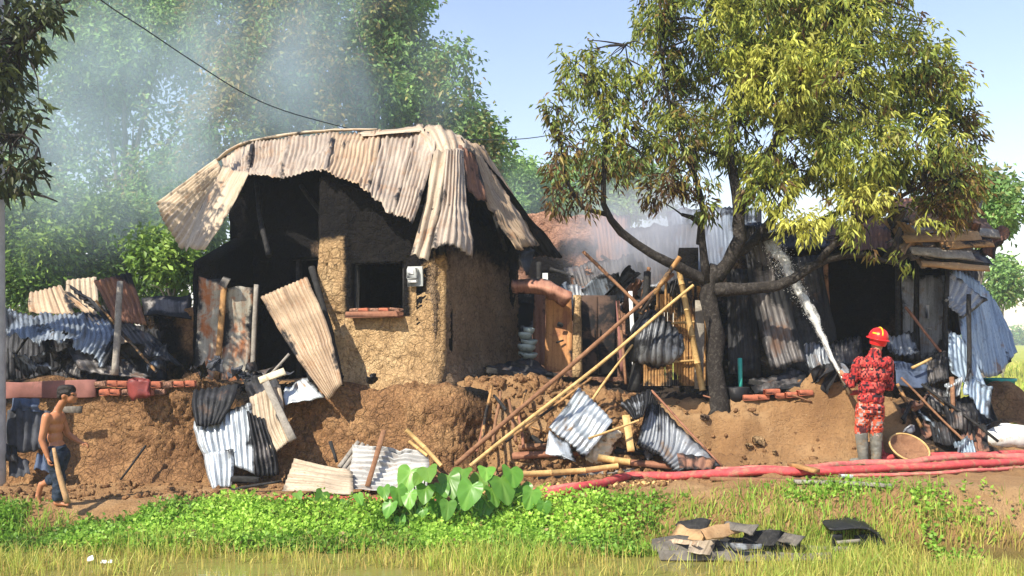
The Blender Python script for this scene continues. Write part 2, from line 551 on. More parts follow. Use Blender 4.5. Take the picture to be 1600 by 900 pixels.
TIN_PALE = mat_tin('tin_pale', (.53, .43, .31), (.36, .28, .195), (.36, .22, .13), .28, .13, .2, .55)
TIN_RUST = mat_tin('tin_rust', (.27, .135, .085), (.15, .075, .055), (.34, .165, .085), .5, .34, .1, .75)
TIN_SILVER = mat_tin('tin_silver', (.58, .62, .64), (.34, .37, .39), (.30, .21, .14), .22, .20, .6, .38)
TIN_GREY = mat_tin('tin_grey', (.33, .35, .37), (.18, .19, .21), (.22, .155, .11), .32, .36, .45, .45)
TIN_BLUE = mat_tin('tin_blue', (.36, .44, .51), (.20, .26, .32), (.24, .165, .12), .25, .30, .5, .42)
TIN_SHED = mat_tin('tin_shed', (.26, .30, .35), (.10, .12, .14), (.10, .07, .05), .3, .46, .4, .42)
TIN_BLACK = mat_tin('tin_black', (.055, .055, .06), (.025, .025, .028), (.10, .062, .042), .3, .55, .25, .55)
TIN_CHAR = mat_tin('tin_char', (.18, .165, .155), (.06, .056, .056), (.15, .09, .06), .4, .47, .4, .45)
TIN_STRIPE = mat_tin('tin_stripe', (.26, .27, .28), (.04, .04, .042), (.10, .07, .05), .3, .50, .6, .38)
TIN_PANEL = mat_tin('tin_panel', (.40, .375, .30), (.28, .25, .19), (.36, .125, .040), .72, .30, .15, .65)
TIN_ORANGE = mat_tin('tin_orange', (.52, .255, .095), (.38, .17, .065), (.28, .11, .05), .35, .12, .15, .6)
TIN_PIPE = mat_tin('tin_pinkrust', (.46, .235, .155), (.33, .15, .10), (.28, .11, .07), .45, .18, .15, .65)
TIN_BROWN = mat_tin('tin_brown', (.16, .095, .065), (.09, .058, .045), (.22, .11, .06), .4, .3, .15, .65)
BAMBOO = mat_wood('bamboo', (.40, .235, .085), (.56, .36, .14), (.66, .46, .20), 0.0, .8, .6)
BAMBOO_BURNT = mat_wood('bamboo_burnt', (.28, .14, .055), (.40, .215, .080), (.50, .30, .12), .42, .8, .65)
WOOD = mat_wood('wood_brown', (.14, .068, .035), (.23, .115, .06), (.32, .18, .095), .15)
WOOD_RED = mat_wood('wood_reddish', (.20, .085, .05), (.27, .12, .07), (.34, .17, .10), .1)
WOOD_GREY = mat_wood('wood_grey', (.17, .15, .125), (.27, .24, .20), (.38, .35, .29), .1)
CHAR = mat_wood('charcoal', (.010, .010, .010), (.022, .021, .020), (.055, .052, .050), 0, 1.6)
BARK = mat_wood('bark', (.010, .009, .008), (.026, .021, .018), (.10, .09, .078), .15, 2.2, .95)
BARK_PALE = mat_wood('bark_pale', (.10, .085, .07), (.18, .16, .13), (.27, .24, .20), 0, .7, .95)
CONCRETE = mat_plain('concrete', (.42, .43, .43), .9, .15, 6)
WHITE_SACK = mat_plain('woven_sack', (.70, .69, .64), .75, .12, 12, dirt=(.42, .32, .2), dirtamt=.35)
SACK_TAN = mat_plain('woven_sack_tan', (.68, .58, .40), .8, .18, 9, dirt=(.38, .26, .14), dirtamt=.35)
HOSE = mat_plain('hose_red', (.50, .070, .072), .8, .22, 14, bump=.5, dirt=(.36, .16, .10), dirtamt=.5)
HOSE_PALE = mat_plain('hose_pink', (.52, .13, .115), .8, .22, 14, bump=.5, dirt=(.42, .24, .15), dirtamt=.55)
PLASTIC_TEAL = mat_plain('plastic_teal', (.05, .42, .33), .45, .1)
PLASTIC_RED = mat_plain('plastic_red', (.20, .040, .034), .5, .25, dirt=(.05, .03, .03), dirtamt=.3)
BRICK = mat_plain('brick_red', (.44, .14, .075), .95, .2, 14, bump=.4)
CLOTH_GREY = mat_plain('cloth_grey', (.055, .058, .068), .9, .4, 5)
CLOTH_BLUE = mat_plain('cloth_blue', (.06, .08, .125), .9, .4, 5)
PINK_BOARD = mat_plain('pink_board', (.24, .105, .085), .9, .22, 4, dirt=(.10, .06, .05), dirtamt=.3)
ENAMEL = mat_plain('enamel_ware', (.30, .36, .34), .4, .25, dirt=(.03, .03, .03), dirtamt=.35)
METER_GREY = mat_plain('meter_grey', (.42, .44, .43), .6, .12)
WHITE_PLASTIC = mat_plain('white_plastic', (.78, .78, .76), .5, .06)
WIRE = mat_plain('wire_dark', (.03, .035, .04), .6, .1)
BLACK_BOX = mat_plain('black_plastic', (.018, .018, .019), .55, .3, dirt=(.10, .09, .07), dirtamt=.2)
BASKET = mat_wood('basket_cane', (.26, .16, .08), (.38, .25, .13), (.48, .34, .19), .05, 2.5)
SKIN = mat_plain('skin_brown', (.40, .165, .078), .45, .16, 7, bump=.1)
SKIN_FF = mat_plain('skin_tan', (.42, .20, .11), .5, .12, 6, bump=.05)
HAIR = mat_plain('hair_black', (.018, .013, .011), .6, .3, 40, bump=.6)
JEANS = mat_plain('denim', (.020, .030, .048), .9, .35, 10, bump=.3, dirt=(.07, .095, .125), dirtamt=.3)
RUBBER = mat_plain('rubber_boot', (.15, .145, .12), .5, .3, 8, dirt=(.20, .14, .08), dirtamt=.45)
HELMET_RED = mat_plain('helmet_red', (.66, .022, .022), .3, .06)
HELMET_YELLOW = mat_plain('helmet_yellow', (.85, .45, .02), .35, .06)
BELT = mat_plain('belt_black', (.02, .02, .02), .6, .2)
METAL = mat_plain('nozzle_metal', (.35, .30, .22), .35, .1, metal=.8)
PAPER = mat_plain('scrap_white', (.75, .75, .73), .8, .08)

def mat_camo(name, cols, k=36):
    s = NT(name); p = s.pos()
    sn = s.n('ShaderNodeVectorMath', {'operation': 'SNAP'}, **{'0': p, '1': (1 / k / 1.6, 1 / k / 1.6, 1 / k)}).outputs[0]
    a = s.noise(sn, 13.0, 3, .65); b = s.n('ShaderNodeTexNoise', Vector=s.n('ShaderNodeVectorMath', {'operation': 'ADD'}, **{'0': sn, '1': (7.3, 1.1, 4.2)}).outputs[0], Scale=15.0, Detail=3, Roughness=.65).outputs['Fac']
    c = s.mix(s.math('GREATER_THAN', a, .52), cols[0], cols[1])
    c = s.mix(s.math('GREATER_THAN', b, .56), c, cols[2])
    c = s.mix(s.math('LESS_THAN', b, .43), c, cols[3])
    return s.done(c, .85, normal=s.bump(s.noise(p, 14, 3), .5, .02), spec=.2)
CAMO = mat_camo('camouflage_red', [(.36, .030, .028), (.46, .085, .065), (.024, .012, .017), (.11, .016, .020)])
CAMO_PALE = mat_camo('camouflage_orange', [(.45, .065, .035), (.52, .105, .05), (.36, .28, .25), (.07, .018, .020)])

LEAF_MANGO = mat_leaf('mango_leaf', [(0, (.085, .045, .020)), (.10, (.20, .115, .035)), (.18, (.26, .20, .045)), (.34, (.11, .17, .035)), (.52, (.24, .29, .050)), (.74, (.42, .43, .070)), (1, (.53, .52, .11))], .36, .5)
LEAF_DARK = mat_leaf('dark_leaf', [(0, (.11, .07, .025)), (.2, (.06, .06, .02)), (.5, (.045, .065, .02)), (1, (.12, .14, .035))], .25)
LEAF_FAR = mat_leaf('far_leaf', [(0, (.34, .25, .09)), (.15, (.28, .27, .085)), (.4, (.17, .30, .09)), (.8, (.27, .44, .12)), (1, (.36, .54, .14))], .42)
LEAF_BUSH = mat_leaf('bush_leaf', [(0, (.06, .11, .03)), (.5, (.13, .23, .035)), (1, (.26, .38, .06))], .35)
LEAF_HERB = mat_leaf('herb_leaf', [(0, (.34, .25, .09)), (.06, (.20, .26, .05)), (.16, (.13, .26, .035)), (.5, (.23, .43, .05)), (1, (.38, .55, .085))], .42)
LEAF_GRASS = mat_leaf('grass_blade', [(0, (.50, .35, .12)), (.3, (.60, .52, .14)), (.6, (.46, .52, .10)), (1, (.30, .50, .07))], .45)
LEAF_TARO = mat_leaf('taro_leaf', [(0, (.07, .21, .028)), (.5, (.14, .33, .045)), (1, (.24, .44, .08))], .35, .35)
STEM_GREEN = mat_plain('stem_green', (.15, .26, .05), .6, .2)
LEAF_DRY = mat_leaf('dry_leaf', [(0, (.22, .13, .06)), (1, (.42, .30, .15))], .3)

def mat_ground():
    s = NT('ground_earth'); p = s.pos()
    f, w = s.attr('field'), s.attr('wet')
    dirt = s.ramp(s.noise(p, 1.3, 7, .62), [(.3, (.31, .165, .072)), (.5, (.43, .245, .11)), (.7, (.54, .34, .17))])
    dirt = s.mix(s.mr(s.noise(p, 30, 5, .7), .50, .75), dirt, (.22, .125, .065))
    dirt = s.mix(s.mr(s.noise(p, 4, 5, .7), .60, .78, 0, .6), dirt, (.15, .085, .05))
    dirt = s.mix(s.mr(s.noise(p, .9, 6, .65, .5), .56, .70, 0, .65), dirt, (.17, .12, .085))
    dirt = s.mix(s.mr(s.noise(s.scalev(p, (1, 3, 1)), 55, 2), .66, .74, 0, .7), dirt, (.55, .42, .24))
    dirt = s.mix(s.mr(s.noise(p, 13, 6, .75), .62, .74, 0, .8), dirt, (.10, .065, .045))
    c = s.mix(w, dirt, (.20, .15, .045))
    gr = s.ramp(s.noise(s.scalev(p, (1, .35, 1)), .5, 6, .6), [(.3, (.30, .33, .06)), (.5, (.40, .42, .07)), (.7, (.50, .47, .10))])
    c = s.mix(f, c, gr)
    c = s.mix(s.mr(s.math('ADD', s.attr('ash'), s.math('MULTIPLY', s.math('SUBTRACT', s.noise(p, 3.2, 6, .7, .4), .5), 1.5)), .42, .72, 0, .92), c, (.028, .025, .024))
    dk = s.ramp(s.noise(p, 2, 5, .6), [(.35, (.035, .06, .018)), (.65, (.10, .14, .04))])
    c = s.mix(s.attr('litter'), c, dk)
    return s.done(c, .95, normal=s.bump(s.math('ADD', s.noise(p, 22, 6, .7), s.noise(p, 90, 3)), 1.0, .04), spec=.15)
GROUND = mat_ground()

def mat_water():
    s = NT('pond_water'); p = s.pos()
    n = s.bump(s.noise(s.scalev(p, (1, 2.2, 1)), 3.5, 3), .12, .02)
    b = s.n('ShaderNodeBsdfPrincipled', Base_Color=(.20, .18, .05, 1), Roughness=.08, Normal=n)
    b.inputs['IOR'].default_value = 1.33
    b.inputs['Specular IOR Level'].default_value = .5
    return s.done(None, surf=b.outputs[0])
WATER = mat_water()

def mat_jet():
    s = NT('water_spray'); p = s.pos()
    d = s.n('ShaderNodeBsdfDiffuse', Color=(.86, .85, .80, 1))
    t = s.n('ShaderNodeBsdfTransparent')
    tr = s.n('ShaderNodeBsdfTranslucent', Color=(.86, .88, .88, 1))
    a = s.n('ShaderNodeMixShader', Fac=.4); s.t.links.new(d.outputs[0], a.inputs[1]); s.t.links.new(tr.outputs[0], a.inputs[2])
    mx = s.n('ShaderNodeMixShader', Fac=s.mr(s.math('ADD', s.noise(p, 9, 5, .7), s.attr('fade')), .45, 1.05, 0.0, 1.0))
    s.t.links.new(a.outputs[0], mx.inputs[1]); s.t.links.new(t.outputs[0], mx.inputs[2])
    return s.done(None, surf=mx.outputs[0])
JET = mat_jet()
# ---------------------------------------------------------------- the setting: ground, pond
WATER_Z = -0.30
def path_z(X): return np.interp(X, [-6, -0.5, 1.5, 3.0, 6, 9], [0, 0.02, 0.14, 0.30, 0.34, 0.30])
def bank_y(X): return np.interp(X, [-8, -2, 0, 3, 4.4, 6, 9], [10.98, 10.95, 10.85, 10.62, 10.35, 10.15, 10.1])
def ground_z(X, Y, detail=True):
    X = np.asarray(X, float); Y = np.asarray(Y, float)
    q = np.stack([X, Y], -1)
    zp = path_z(X) + 0.02 * fbm(q * 1.3, 3, 5)
    be = bank_y(X) + 0.10 * fbm(q * 0.9, 3, 8)
    z = -0.48 + (zp + 0.48) * sstep(be - 1.0, be + .05, Y) ** 1.15
    # the raised earth of the homestead: foot line, width of the slope, top level
    foot = np.interp(X, [-9, -0.75, -0.4, 0.6, 1.6, 2.2, 5.2, 5.8, 9], [13.15, 13.0, 12.35, 12.15, 12.25, 12.50, 12.55, 12.75, 13.6])
    wid = np.interp(X, [-9, -0.75, -0.4, 1.0, 2.2, 3.4, 9], [.25, .25, 1.0, 1.0, .62, .62, .9])
    topz = np.interp(X, [-9, -0.6, 0.5, 2.0, 4.5, 5.6, 7.4, 8.2, 9], [1.25, 1.28, 1.25, 1.02, 1.05, .85, .60, .25, .05])
    t = np.clip((Y - foot - 0.12 * fbm(q * 1.6, 3, 21)) / wid, 0, 1)
    # two worn steps on the lit slope by the tree
    st = t + 0.125 * np.sin(t * 4 * np.pi) * sstep(1.9, 2.5, X) * (1 - sstep(5.0, 5.5, X))
    t = np.clip(st, 0, 1); t = t * t * (3 - 2 * t)
    z = z + (topz - zp) * t * (Y > 11)
    # heap of earth beside the firefighter
    def heap(cx, cy, sx, sy, h): return h * np.exp(-np.abs((X - cx) / sx) ** 1.7 - np.abs((Y - cy) / sy) ** 1.7)
    z = z + heap(4.22, 13.15, .42, .42, .36) + heap(4.75, 13.1, .62, .45, .26) + heap(5.5, 13.3, .5, .45, .18)
    z = z + heap(0.2, 13.0, .6, .4, .12) + heap(-0.35, 12.75, .35, .3, .1)
    # far: falls to the level of the fields, slightly higher under the trees at the left
    far = sstep(20, 26, Y)
    z = z * (1 - far) + far * np.interp(X, [-60, -6, 2, 9], [.7, .7, .25, 0.0])
    z = np.where(Y > 60, z * np.clip(1 - (Y - 60) / 200, 0, 1), z)
    if detail:
        near = sstep(10.2, 11.2, Y) * (1 - sstep(18, 24, Y))
        slope = sstep(.02, .3, t) 
        f1, f2, cid = worley(q * 7.0, 4)
        z = z + near * (0.022 * fbm(q * 6, 4, 33, .65) + (0.012 + .05 * slope) * fbm(q * 3.1, 5, 41, .6) + .034 * slope * (cid - .5) * sstep(.04, .14, f2 - f1))
        crack = sstep(.06, .0, np.abs(fbm(np.stack([X * .55, (Y - .06 * X) * 2.3], -1), 3, 77) - .05))
        z = z - near * slope * crack * .05
    return z

def build_ground():
    def axis(segs):
        a = [np.arange(s, e, d) for s, e, d in segs]
        return np.concatenate(a)
    xs = np.concatenate([-np.geomspace(900, 9.5, 26), np.arange(-9, -5.6, .12), np.arange(-5.6, 6.4, .038), np.arange(6.4, 10, .07), np.geomspace(10.5, 900, 26)])
    ys = np.concatenate([np.arange(-12, 7.5, 1.5), np.arange(7.5, 9.4, .12), np.arange(9.4, 14.4, .036), np.arange(14.4, 24, .2), np.geomspace(24.3, 2500, 46)])
    X, Y = np.meshgrid(xs, ys)
    Z = ground_z(X, Y)
    V = np.stack([X, Y, Z], -1)
    q = np.stack([X, Y], -1)
    field = sstep(19, 24, Y + 1.0 * fbm(q * .5, 3, 2)) * sstep(3.0, 8.5, X + .02 * (Y - 20))
    litter = sstep(16.5, 18.5, Y) * (1 - field) * sstep(2, -2, X) + sstep(24, 30, Y) * (1 - field) * sstep(-2, 2, X)
    wet = sstep(-.05, -.28, Z) * (Y < 11.5)
    me = build_mesh('ground', V.reshape(-1, 3), grid_faces(len(xs), len(ys)), GROUND, True,
                    attrs={'ash': (sstep(13.15, 13.9, Y + .25 * fbm(q * 1.2, 3, 6)) * (1 - sstep(17, 20, Y)) * .8 * (X < 8) + .75 * np.exp(-((X - 5.9) / .8) ** 2 - ((Y - 13.0) / .45) ** 2) + .5 * np.exp(-((X - .7) / 1.0) ** 2 - ((Y - 12.1) / .35) ** 2)).ravel() + .12, 'field': np.clip(field, 0, 1).ravel(), 'litter': np.clip(litter, 0, 1).ravel(), 'wet': wet.ravel()})
    obj('ground', me, kind='structure')
build_ground()

def build_water():
    xs = np.linspace(-60, 60, 40); ys = np.linspace(-12, 10.9, 20)
    X, Y = np.meshgrid(xs, ys)
    me = build_mesh('pond_water', np.stack([X, Y, X * 0 + WATER_Z], -1).reshape(-1, 3), grid_faces(40, 20), WATER, True)
    obj('pond_water', me, kind='structure')
build_water()

def gz(x, y): return float(ground_z(np.array([x]), np.array([y]))[0])
def on_ground(px, py, lo=9.0, hi=16.0):
    """where the sight line through a photo pixel meets the ground"""
    Ys = np.linspace(lo, hi, 700)
    X = (px - 800) / F * Ys; Z = CAMZ + (HOR - py) / F * Ys
    below = np.nonzero(Z <= ground_z(X, Ys))[0]
    i = below[0] if len(below) else -1
    return np.array([X[i], Ys[i], ground_z(X[i:i + 1] if i >= 0 else X[-1:], Ys[i:i + 1] if i >= 0 else Ys[-1:])[0]])

# ---------------------------------------------------------------- mud walls
def mud_relief(u, v, seed, cell=.12, amp=.02):
    q = np.stack([u, v], -1)
    w = q + .035 * np.stack([fbm(q * 7, 3, seed + 1), fbm(q * 7, 3, seed + 2)], -1)
    f1, f2, cid = worley(w / cell, seed)
    crack = sstep(.0, .16, f2 - f1)
    g1, g2, _ = worley(w / (cell * .42), seed + 5)
    k = np.clip(.75 + .75 * fbm(q * .9, 2, seed + 60), .25, 1.35)
    amp = amp * k
    return amp * (crack - .8) + amp * .7 * (cid - .5) + amp * .35 * sstep(0, .15, g2 - g1) + amp * 1.3 * fbm(q * 2.2, 4, seed + 3)

def mud_wall(name, A, B, z0, ztop, thick, mat, parent, openings=(), res=.028, cell=.12, amp=.02, soot=None, lump=None, seed=None, label=None, flipn=False, lean=None):
    """a cob wall whose outer face runs from A to B (plan points); outward is to the right of A->B"""
    s = nseed() if seed is None else seed
    A = np.asarray(A, float); B = np.asarray(B, float)
    L = np.linalg.norm(B - A); d = (B - A) / L
    n = np.array([d[1], -d[0], 0.0])
    zt = ztop if callable(ztop) else (lambda u: np.full_like(u, ztop))
    nu = int(L / res) + 1; H = float(np.max(zt(np.linspace(0, L, 50)))) - z0; nv = int(H / res) + 1
    us = np.linspace(0, L, nu)
    for o in openings:      # snap grid lines to the openings
        for e in o[:2]: us[np.abs(us - e).argmin()] = e
    vs = np.linspace(0, 1, nv)
    U, T = np.meshgrid(us, vs)
    Z = z0 + (zt(U) - z0) * T
    for o in openings:
        for e in o[2:]:
            row = np.abs(z0 + H * vs - e).argmin(); Z[row] = np.where(np.abs(Z[row] - e) < res * 2, e, Z[row])
    r = mud_relief(U, Z, s, cell, amp)
    if lump is not None: r = r + lump(U, Z)
    base = np.stack([A[0] + d[0] * U, A[1] + d[1] * U, Z], -1)
    if lean is not None: base = base + lean(U, Z)
    V = (base + n * r[..., None]).reshape(-1, 3)
    fc = grid_faces(nu, nv)
    uc = U.ravel()[fc].mean(1); zc = Z.ravel()[fc].mean(1)
    keep = np.ones(len(fc), bool)
    for o in openings:
        keep &= ~((uc > o[0]) & (uc < o[1]) & (zc > o[2]) & (zc < o[3]))
    fc = fc[keep]
    inner = base.reshape(-1, 3) - n * thick
    nn = len(V)
    e = np.concatenate([np.stack([fc[:, i], fc[:, (i + 1) % 4]], -1) for i in range(4)])
    key = e[:, 0] * nn + e[:, 1]; rev = e[:, 1] * nn + e[:, 0]
    b = e[~np.isin(key, rev)]
    rim = np.stack([b[:, 1], b[:, 0], b[:, 0] + nn, b[:, 1] + nn], -1)
    so = soot(U, Z).ravel() if soot is not None else np.zeros(nn)
    so_in = np.ones(nn) if soot is not None else np.zeros(nn)
    me = build_mesh(name, np.concatenate([V, inner]), [fc, fc[:, ::-1] + nn, rim], mat, True, attrs={'soot': np.concatenate([so, so_in])})
    return obj(name, me, parent, label)
# ---------------------------------------------------------------- the burnt mud house
hA, hC, hD, hB = (-4.73, 14.30), (-0.95, 13.0), (0.10, 16.0), (-3.68, 17.3)
house = thing('mud_house', (-2.4, 15.1, 1.25), 'burnt ochre mud house with buckled corrugated roof and sooty doorway', 'house')
WZ0, WZ1 = 1.10, 3.75
def soot_front(u, z):
    # smoke climbed from door and window: black above and around the openings and under the roof
    line = np.interp(u, [0, 1.0, 2.05, 2.15, 2.60, 2.68, 3.40, 3.50, 4.0], [2.1, 2.1, 2.0, 3.25, 3.25, 2.30, 2.42, 2.72, 3.0])
    s = sstep(-.12, .22, z - line)
    win = sstep(.22, .0, np.maximum(np.maximum(2.64 - u, u - 3.43), np.maximum(2.3 - z, 0)))
    s = np.maximum(s, .95 * win * (z > 2.2))
    door = sstep(.18, .0, np.maximum(np.maximum(1.1 - u, u - 1.95), 0)) 
    return np.clip(np.maximum(s, door * .8), 0, 1)
def lump_front(u, z):
    pil = .05 * sstep(2.10, 2.16, u) * sstep(2.66, 2.58, u)          # the pillar between door and window
    base = .16 * sstep(1.75, 1.2, z) ** 2 + .05 * sstep(2.2, 1.4, z)
    edge = -.10 * sstep(3.8, 4.0, u) ** 2                            # rounded corner
    return pil + base + edge
_d = np.array([0.944, -0.325]); _n = np.array([-.325, -.944])
def fw(u, z, off=0.0):
    """point on the front wall: u along it from the left, z up, off outwards"""
    return np.array([hA[0] + _d[0] * u + _n[0] * off, hA[1] + _d[1] * u + _n[1] * off, z])
US, RB = 2.12, .95        # left of US the front is a veranda: its wall stands RB further back
mud_wall('wall', fw(US, 0)[:2], hC, WZ0, lambda u: np.interp(u + US, [2, 4], [4.2, 3.55]) + .06 * fbm(np.stack([u * 2, u * 0], -1), 3, 3), .38, MUD, house,
         openings=[(2.64 - US, 3.43 - US, 2.28, 2.96)], cell=.135, amp=.028, soot=lambda u, z: soot_front(u + US, z), lump=lambda u, z: lump_front(u + US, z))
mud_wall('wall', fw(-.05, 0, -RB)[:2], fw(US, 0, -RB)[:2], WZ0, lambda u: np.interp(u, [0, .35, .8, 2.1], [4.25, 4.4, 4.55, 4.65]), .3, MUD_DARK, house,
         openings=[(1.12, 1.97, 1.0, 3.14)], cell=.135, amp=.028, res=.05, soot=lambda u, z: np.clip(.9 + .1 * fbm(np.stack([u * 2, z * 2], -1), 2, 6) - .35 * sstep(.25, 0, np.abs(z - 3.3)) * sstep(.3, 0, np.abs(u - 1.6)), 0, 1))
mud_wall('wall', fw(US, 0, -RB)[:2], fw(US, 0, 0)[:2], WZ0, 4.2, .3, MUD, house, cell=.135, amp=.024, res=.05, soot=lambda u, z: np.clip(sstep(2.3, 2.9, z) + .3, 0, 1))
mud_wall('wall', hC, hD, WZ0, lambda u: 3.62 + .05 * fbm(np.stack([u * 2, u * 0 + 9], -1), 3, 3), .38, MUD_SHADED_SIDE, house, cell=.10, amp=.024,
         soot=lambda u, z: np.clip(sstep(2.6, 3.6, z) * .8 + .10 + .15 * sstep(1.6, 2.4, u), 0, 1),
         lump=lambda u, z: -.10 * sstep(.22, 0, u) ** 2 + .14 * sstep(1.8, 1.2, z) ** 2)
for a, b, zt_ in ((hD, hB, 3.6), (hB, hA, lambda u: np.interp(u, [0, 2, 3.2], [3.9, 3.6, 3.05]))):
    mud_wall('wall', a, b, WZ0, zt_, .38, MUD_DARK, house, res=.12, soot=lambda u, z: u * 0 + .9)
# inner cross wall, black with soot, seen through the doorway and under the torn roof
mud_wall('wall', (-3.9, 15.9), (-0.6, 14.75), WZ0, 4.6, .25, MUD_DARK, house, res=.08, soot=lambda u, z: u * 0 + 1.0)
# brick sill of the window
sill = None
_ang = math.atan2(_d[1], _d[0])
win = box('window_sill', fw(3.03, 2.235, .02), (.80, .34, .085), WOOD_RED, house, rot=(0, 0, _ang), bevel=.012, wob=.012)
for k in range(5):
    box('brick', fw(2.72 + .155 * k, 2.30, .035 + .01 * (k % 2)), (.145, .16, .055), BRICK if k % 2 else MUD_RED, win, rot=(0, .03 * (k - 2), _ang), bevel=.01, wob=.01)
for u in (2.66, 3.41):
    box('window_jamb', fw(u, 2.63, -.10), (.05, .07, .66), CHAR, house, rot=(0, 0, _ang), wob=.01)
box('window_lintel', fw(3.03, 2.985, -.08), (.95, .10, .07), CHAR, house, rot=(0, 0, _ang), wob=.01)
for u in (1.15, 1.95):
    box('door_post', fw(u, 2.16, -.08 - RB), (.07, .08, 1.95), CHAR, house, rot=(0, 0, _ang), wob=.015)
box('door_lintel', fw(1.55, 3.17, -.06 - RB), (1.05, .12, .09), CHAR, house, rot=(0, 0, _ang), wob=.01)

# scorched metal leaves that close the porch to the left of the doorway
sheet('porch_panel', net_rows([(312, 430, 13.75), (354, 438, 13.75)], [(308, 520, 13.7), (352, 520, 13.7)], [(303, 600, 13.62), (348, 603, 13.62)]), TIN_PANEL, house, ridges=0, dent=.035, ragged=.05, nv=30)
sheet('porch_panel', net_rows([(352, 448, 13.66), (398, 446, 13.7)], [(350, 520, 13.62), (394, 520, 13.64)], [(345, 600, 13.55), (388, 598, 13.58)]), TIN_PANEL, house, ridges=0, dent=.035, ragged=.05, nv=30)
board('porch_post', P(351, 436, 13.60), P(338, 602, 13.5), .075, .05, BAMBOO_BURNT, house, up=(0, -1, 0))
board('porch_post', P(401, 445, 13.66), P(394, 598, 13.58), .06, .06, WOOD_GREY, house, up=(0, -1, 0))
pole('porch_post', P(487, 418, 13.55), P(531, 590, 13.0), .045, .05, CHAR, house, bamboo=False, bend=.03)
box('hinge_block', P(352, 442, 13.5), (.10, .08, .14), WOOD_GREY, house, rot=(.3, .4, .2), wob=.03)

# roof: every sheet is a part
top = [(345, 246, 15.5), (395, 225, 15.4), (450, 214, 15.25), (520, 208, 15.05), (590, 205, 14.85), (645, 203, 14.7), (682, 212, 14.35)]
bot = [(352, 283, 14.6), (380, 280, 14.2), (436, 280, 13.65), (500, 266, 13.25), (568, 303, 12.8), (610, 338, 12.6), (640, 352, 12.42)]
for i in range(6):
    t0, t1, b0, b1 = [np.array(P(*q)) for q in (top[i], top[i + 1], bot[i], bot[i + 1])]
    t1 = t1 + (t1 - t0) * .10; b1 = b1 + (b1 - b0) * .10
    up = np.array([-.15, -.55, .8]) * .012 * (i % 2)
    m0, m1 = (t0 + b0) / 2, (t1 + b1) / 2
    sag = np.array([0, .03, -.05]) * (1 if i % 2 else .4)
    sheet('roof_sheet', [[t0 + up, t1 + up], [m0 + sag + up, m1 + sag + up], [b0 + up, b1 + up]], TIN_ROOF if i != 3 else TIN_TAN, house, ragged=.10 if i < 5 else .05, dent=.035, amp=.016, nv=22)
# left end, hanging like a wing
sheet('roof_sheet', net_rows([(338, 246, 15.6), (346, 262, 15.35), (352, 276, 15.15)], [(292, 280, 15.75), (300, 305, 15.5), (318, 330, 15.2)], [(243, 316, 15.9), (256, 348, 15.6), (283, 392, 15.2)]), TIN_PALE, house, ridges=10, amp=.02, dent=.02, ragged=.02)
sheet('roof_sheet', net_rows([(350, 256, 14.7), (368, 266, 14.3), (390, 269, 13.9)], [(314, 325, 14.6), (331, 330, 14.2), (354, 335, 13.85)], [(281, 392, 14.5), (296, 394, 14.1), (318, 394, 13.8)]), TIN_PALE, house, ridges=3, amp=.02, dent=.025, ragged=.05)
# right hip: the pale folded sheet, the ribbed one beside it and the slope seen edge on
sheet('roof_sheet', net_rows([(677, 236, 13.95), (706, 236, 13.95)], [(664, 315, 13.1), (690, 320, 13.1)], [(642, 398, 12.30), (669, 408, 12.28)]), TIN_PALE, house, ridges=2, amp=.028, dent=.02, ragged=.03, nv=20)
sheet('roof_sheet', net_rows([(698, 236, 13.80), (714, 232, 13.85), (724, 234, 14.05)], [(690, 315, 13.1), (712, 315, 13.1), (732, 318, 13.35)], [(673, 396, 12.38), (706, 388, 12.42), (739, 404, 12.75)]), TIN_ROOF, house, ridges=7, amp=.02, dent=.03, ragged=.02, nv=20)
sheet('roof_sheet', net_rows([(640, 203, 14.7), (688, 200, 14.55), (728, 214, 14.7)], [(662, 220, 14.3), (694, 215, 14.2), (728, 226, 14.45)], [(674, 240, 13.98), (702, 240, 13.92), (724, 242, 14.15)]), TIN_PALE, house, ridges=5, amp=.014, dent=.03, ragged=.06)
sheet('roof_sheet', net_rows([(720, 214, 14.30), (742, 226, 15.2), (752, 232, 16.2)], [(768, 322, 14.25), (782, 300, 15.3), (792, 290, 16.5)], [(812, 393, 14.2), (838, 386, 15.2), (845, 382, 16.6)]), TIN_TAN, house, ridges=26, amp=.018, dent=.04, ragged=.03, nv=20)
sheet('roof_sheet', net_rows([(806, 385, 14.5), (828, 384, 14.9)], [(812, 405, 14.4), (832, 402, 14.8)], [(818, 432, 14.3), (822, 430, 14.5)]), TIN_BLACK, house, ridges=0, dent=.05, ragged=.1)
sheet('roof_sheet', net_rows([(718, 225, 14.0), (740, 236, 14.35)], [(726, 310, 13.5), (762, 322, 14.2)]), TIN_RUST, house, ridges=4, amp=.016, dent=.03, ragged=.2)
# back slope, blackened
_rl, _rr = P(345, 244, 15.52), P(690, 205, 14.5)
sheet('roof_sheet', [[_rl, (_rl + _rr) / 2, _rr + [.4, .3, -.1]], [(-4.2, 18.1, 3.35), (-1.9, 17.4, 3.35), (.9, 16.6, 3.3)]], TIN_BLACK, house, dent=.05, ragged=.03)
# ridge cap and its sprung end
tube('ridge_cap', PS((340, 250, 15.5), (372, 228, 15.42), (440, 212, 15.25), (520, 204, 15.02), (590, 202, 14.84)), [.045, .05, .05, .05, .03], TIN_PALE, house, n=22, seg=8, flat=.5, jitter=.3)
sheet('ridge_cap', net_rows([(560, 208, 14.9), (560, 214, 14.6)], [(620, 200, 14.75), (622, 207, 14.45)], [(668, 191, 14.6), (664, 204, 14.4)]), TIN_PALE, house, ridges=0, dent=.02, ragged=.1)
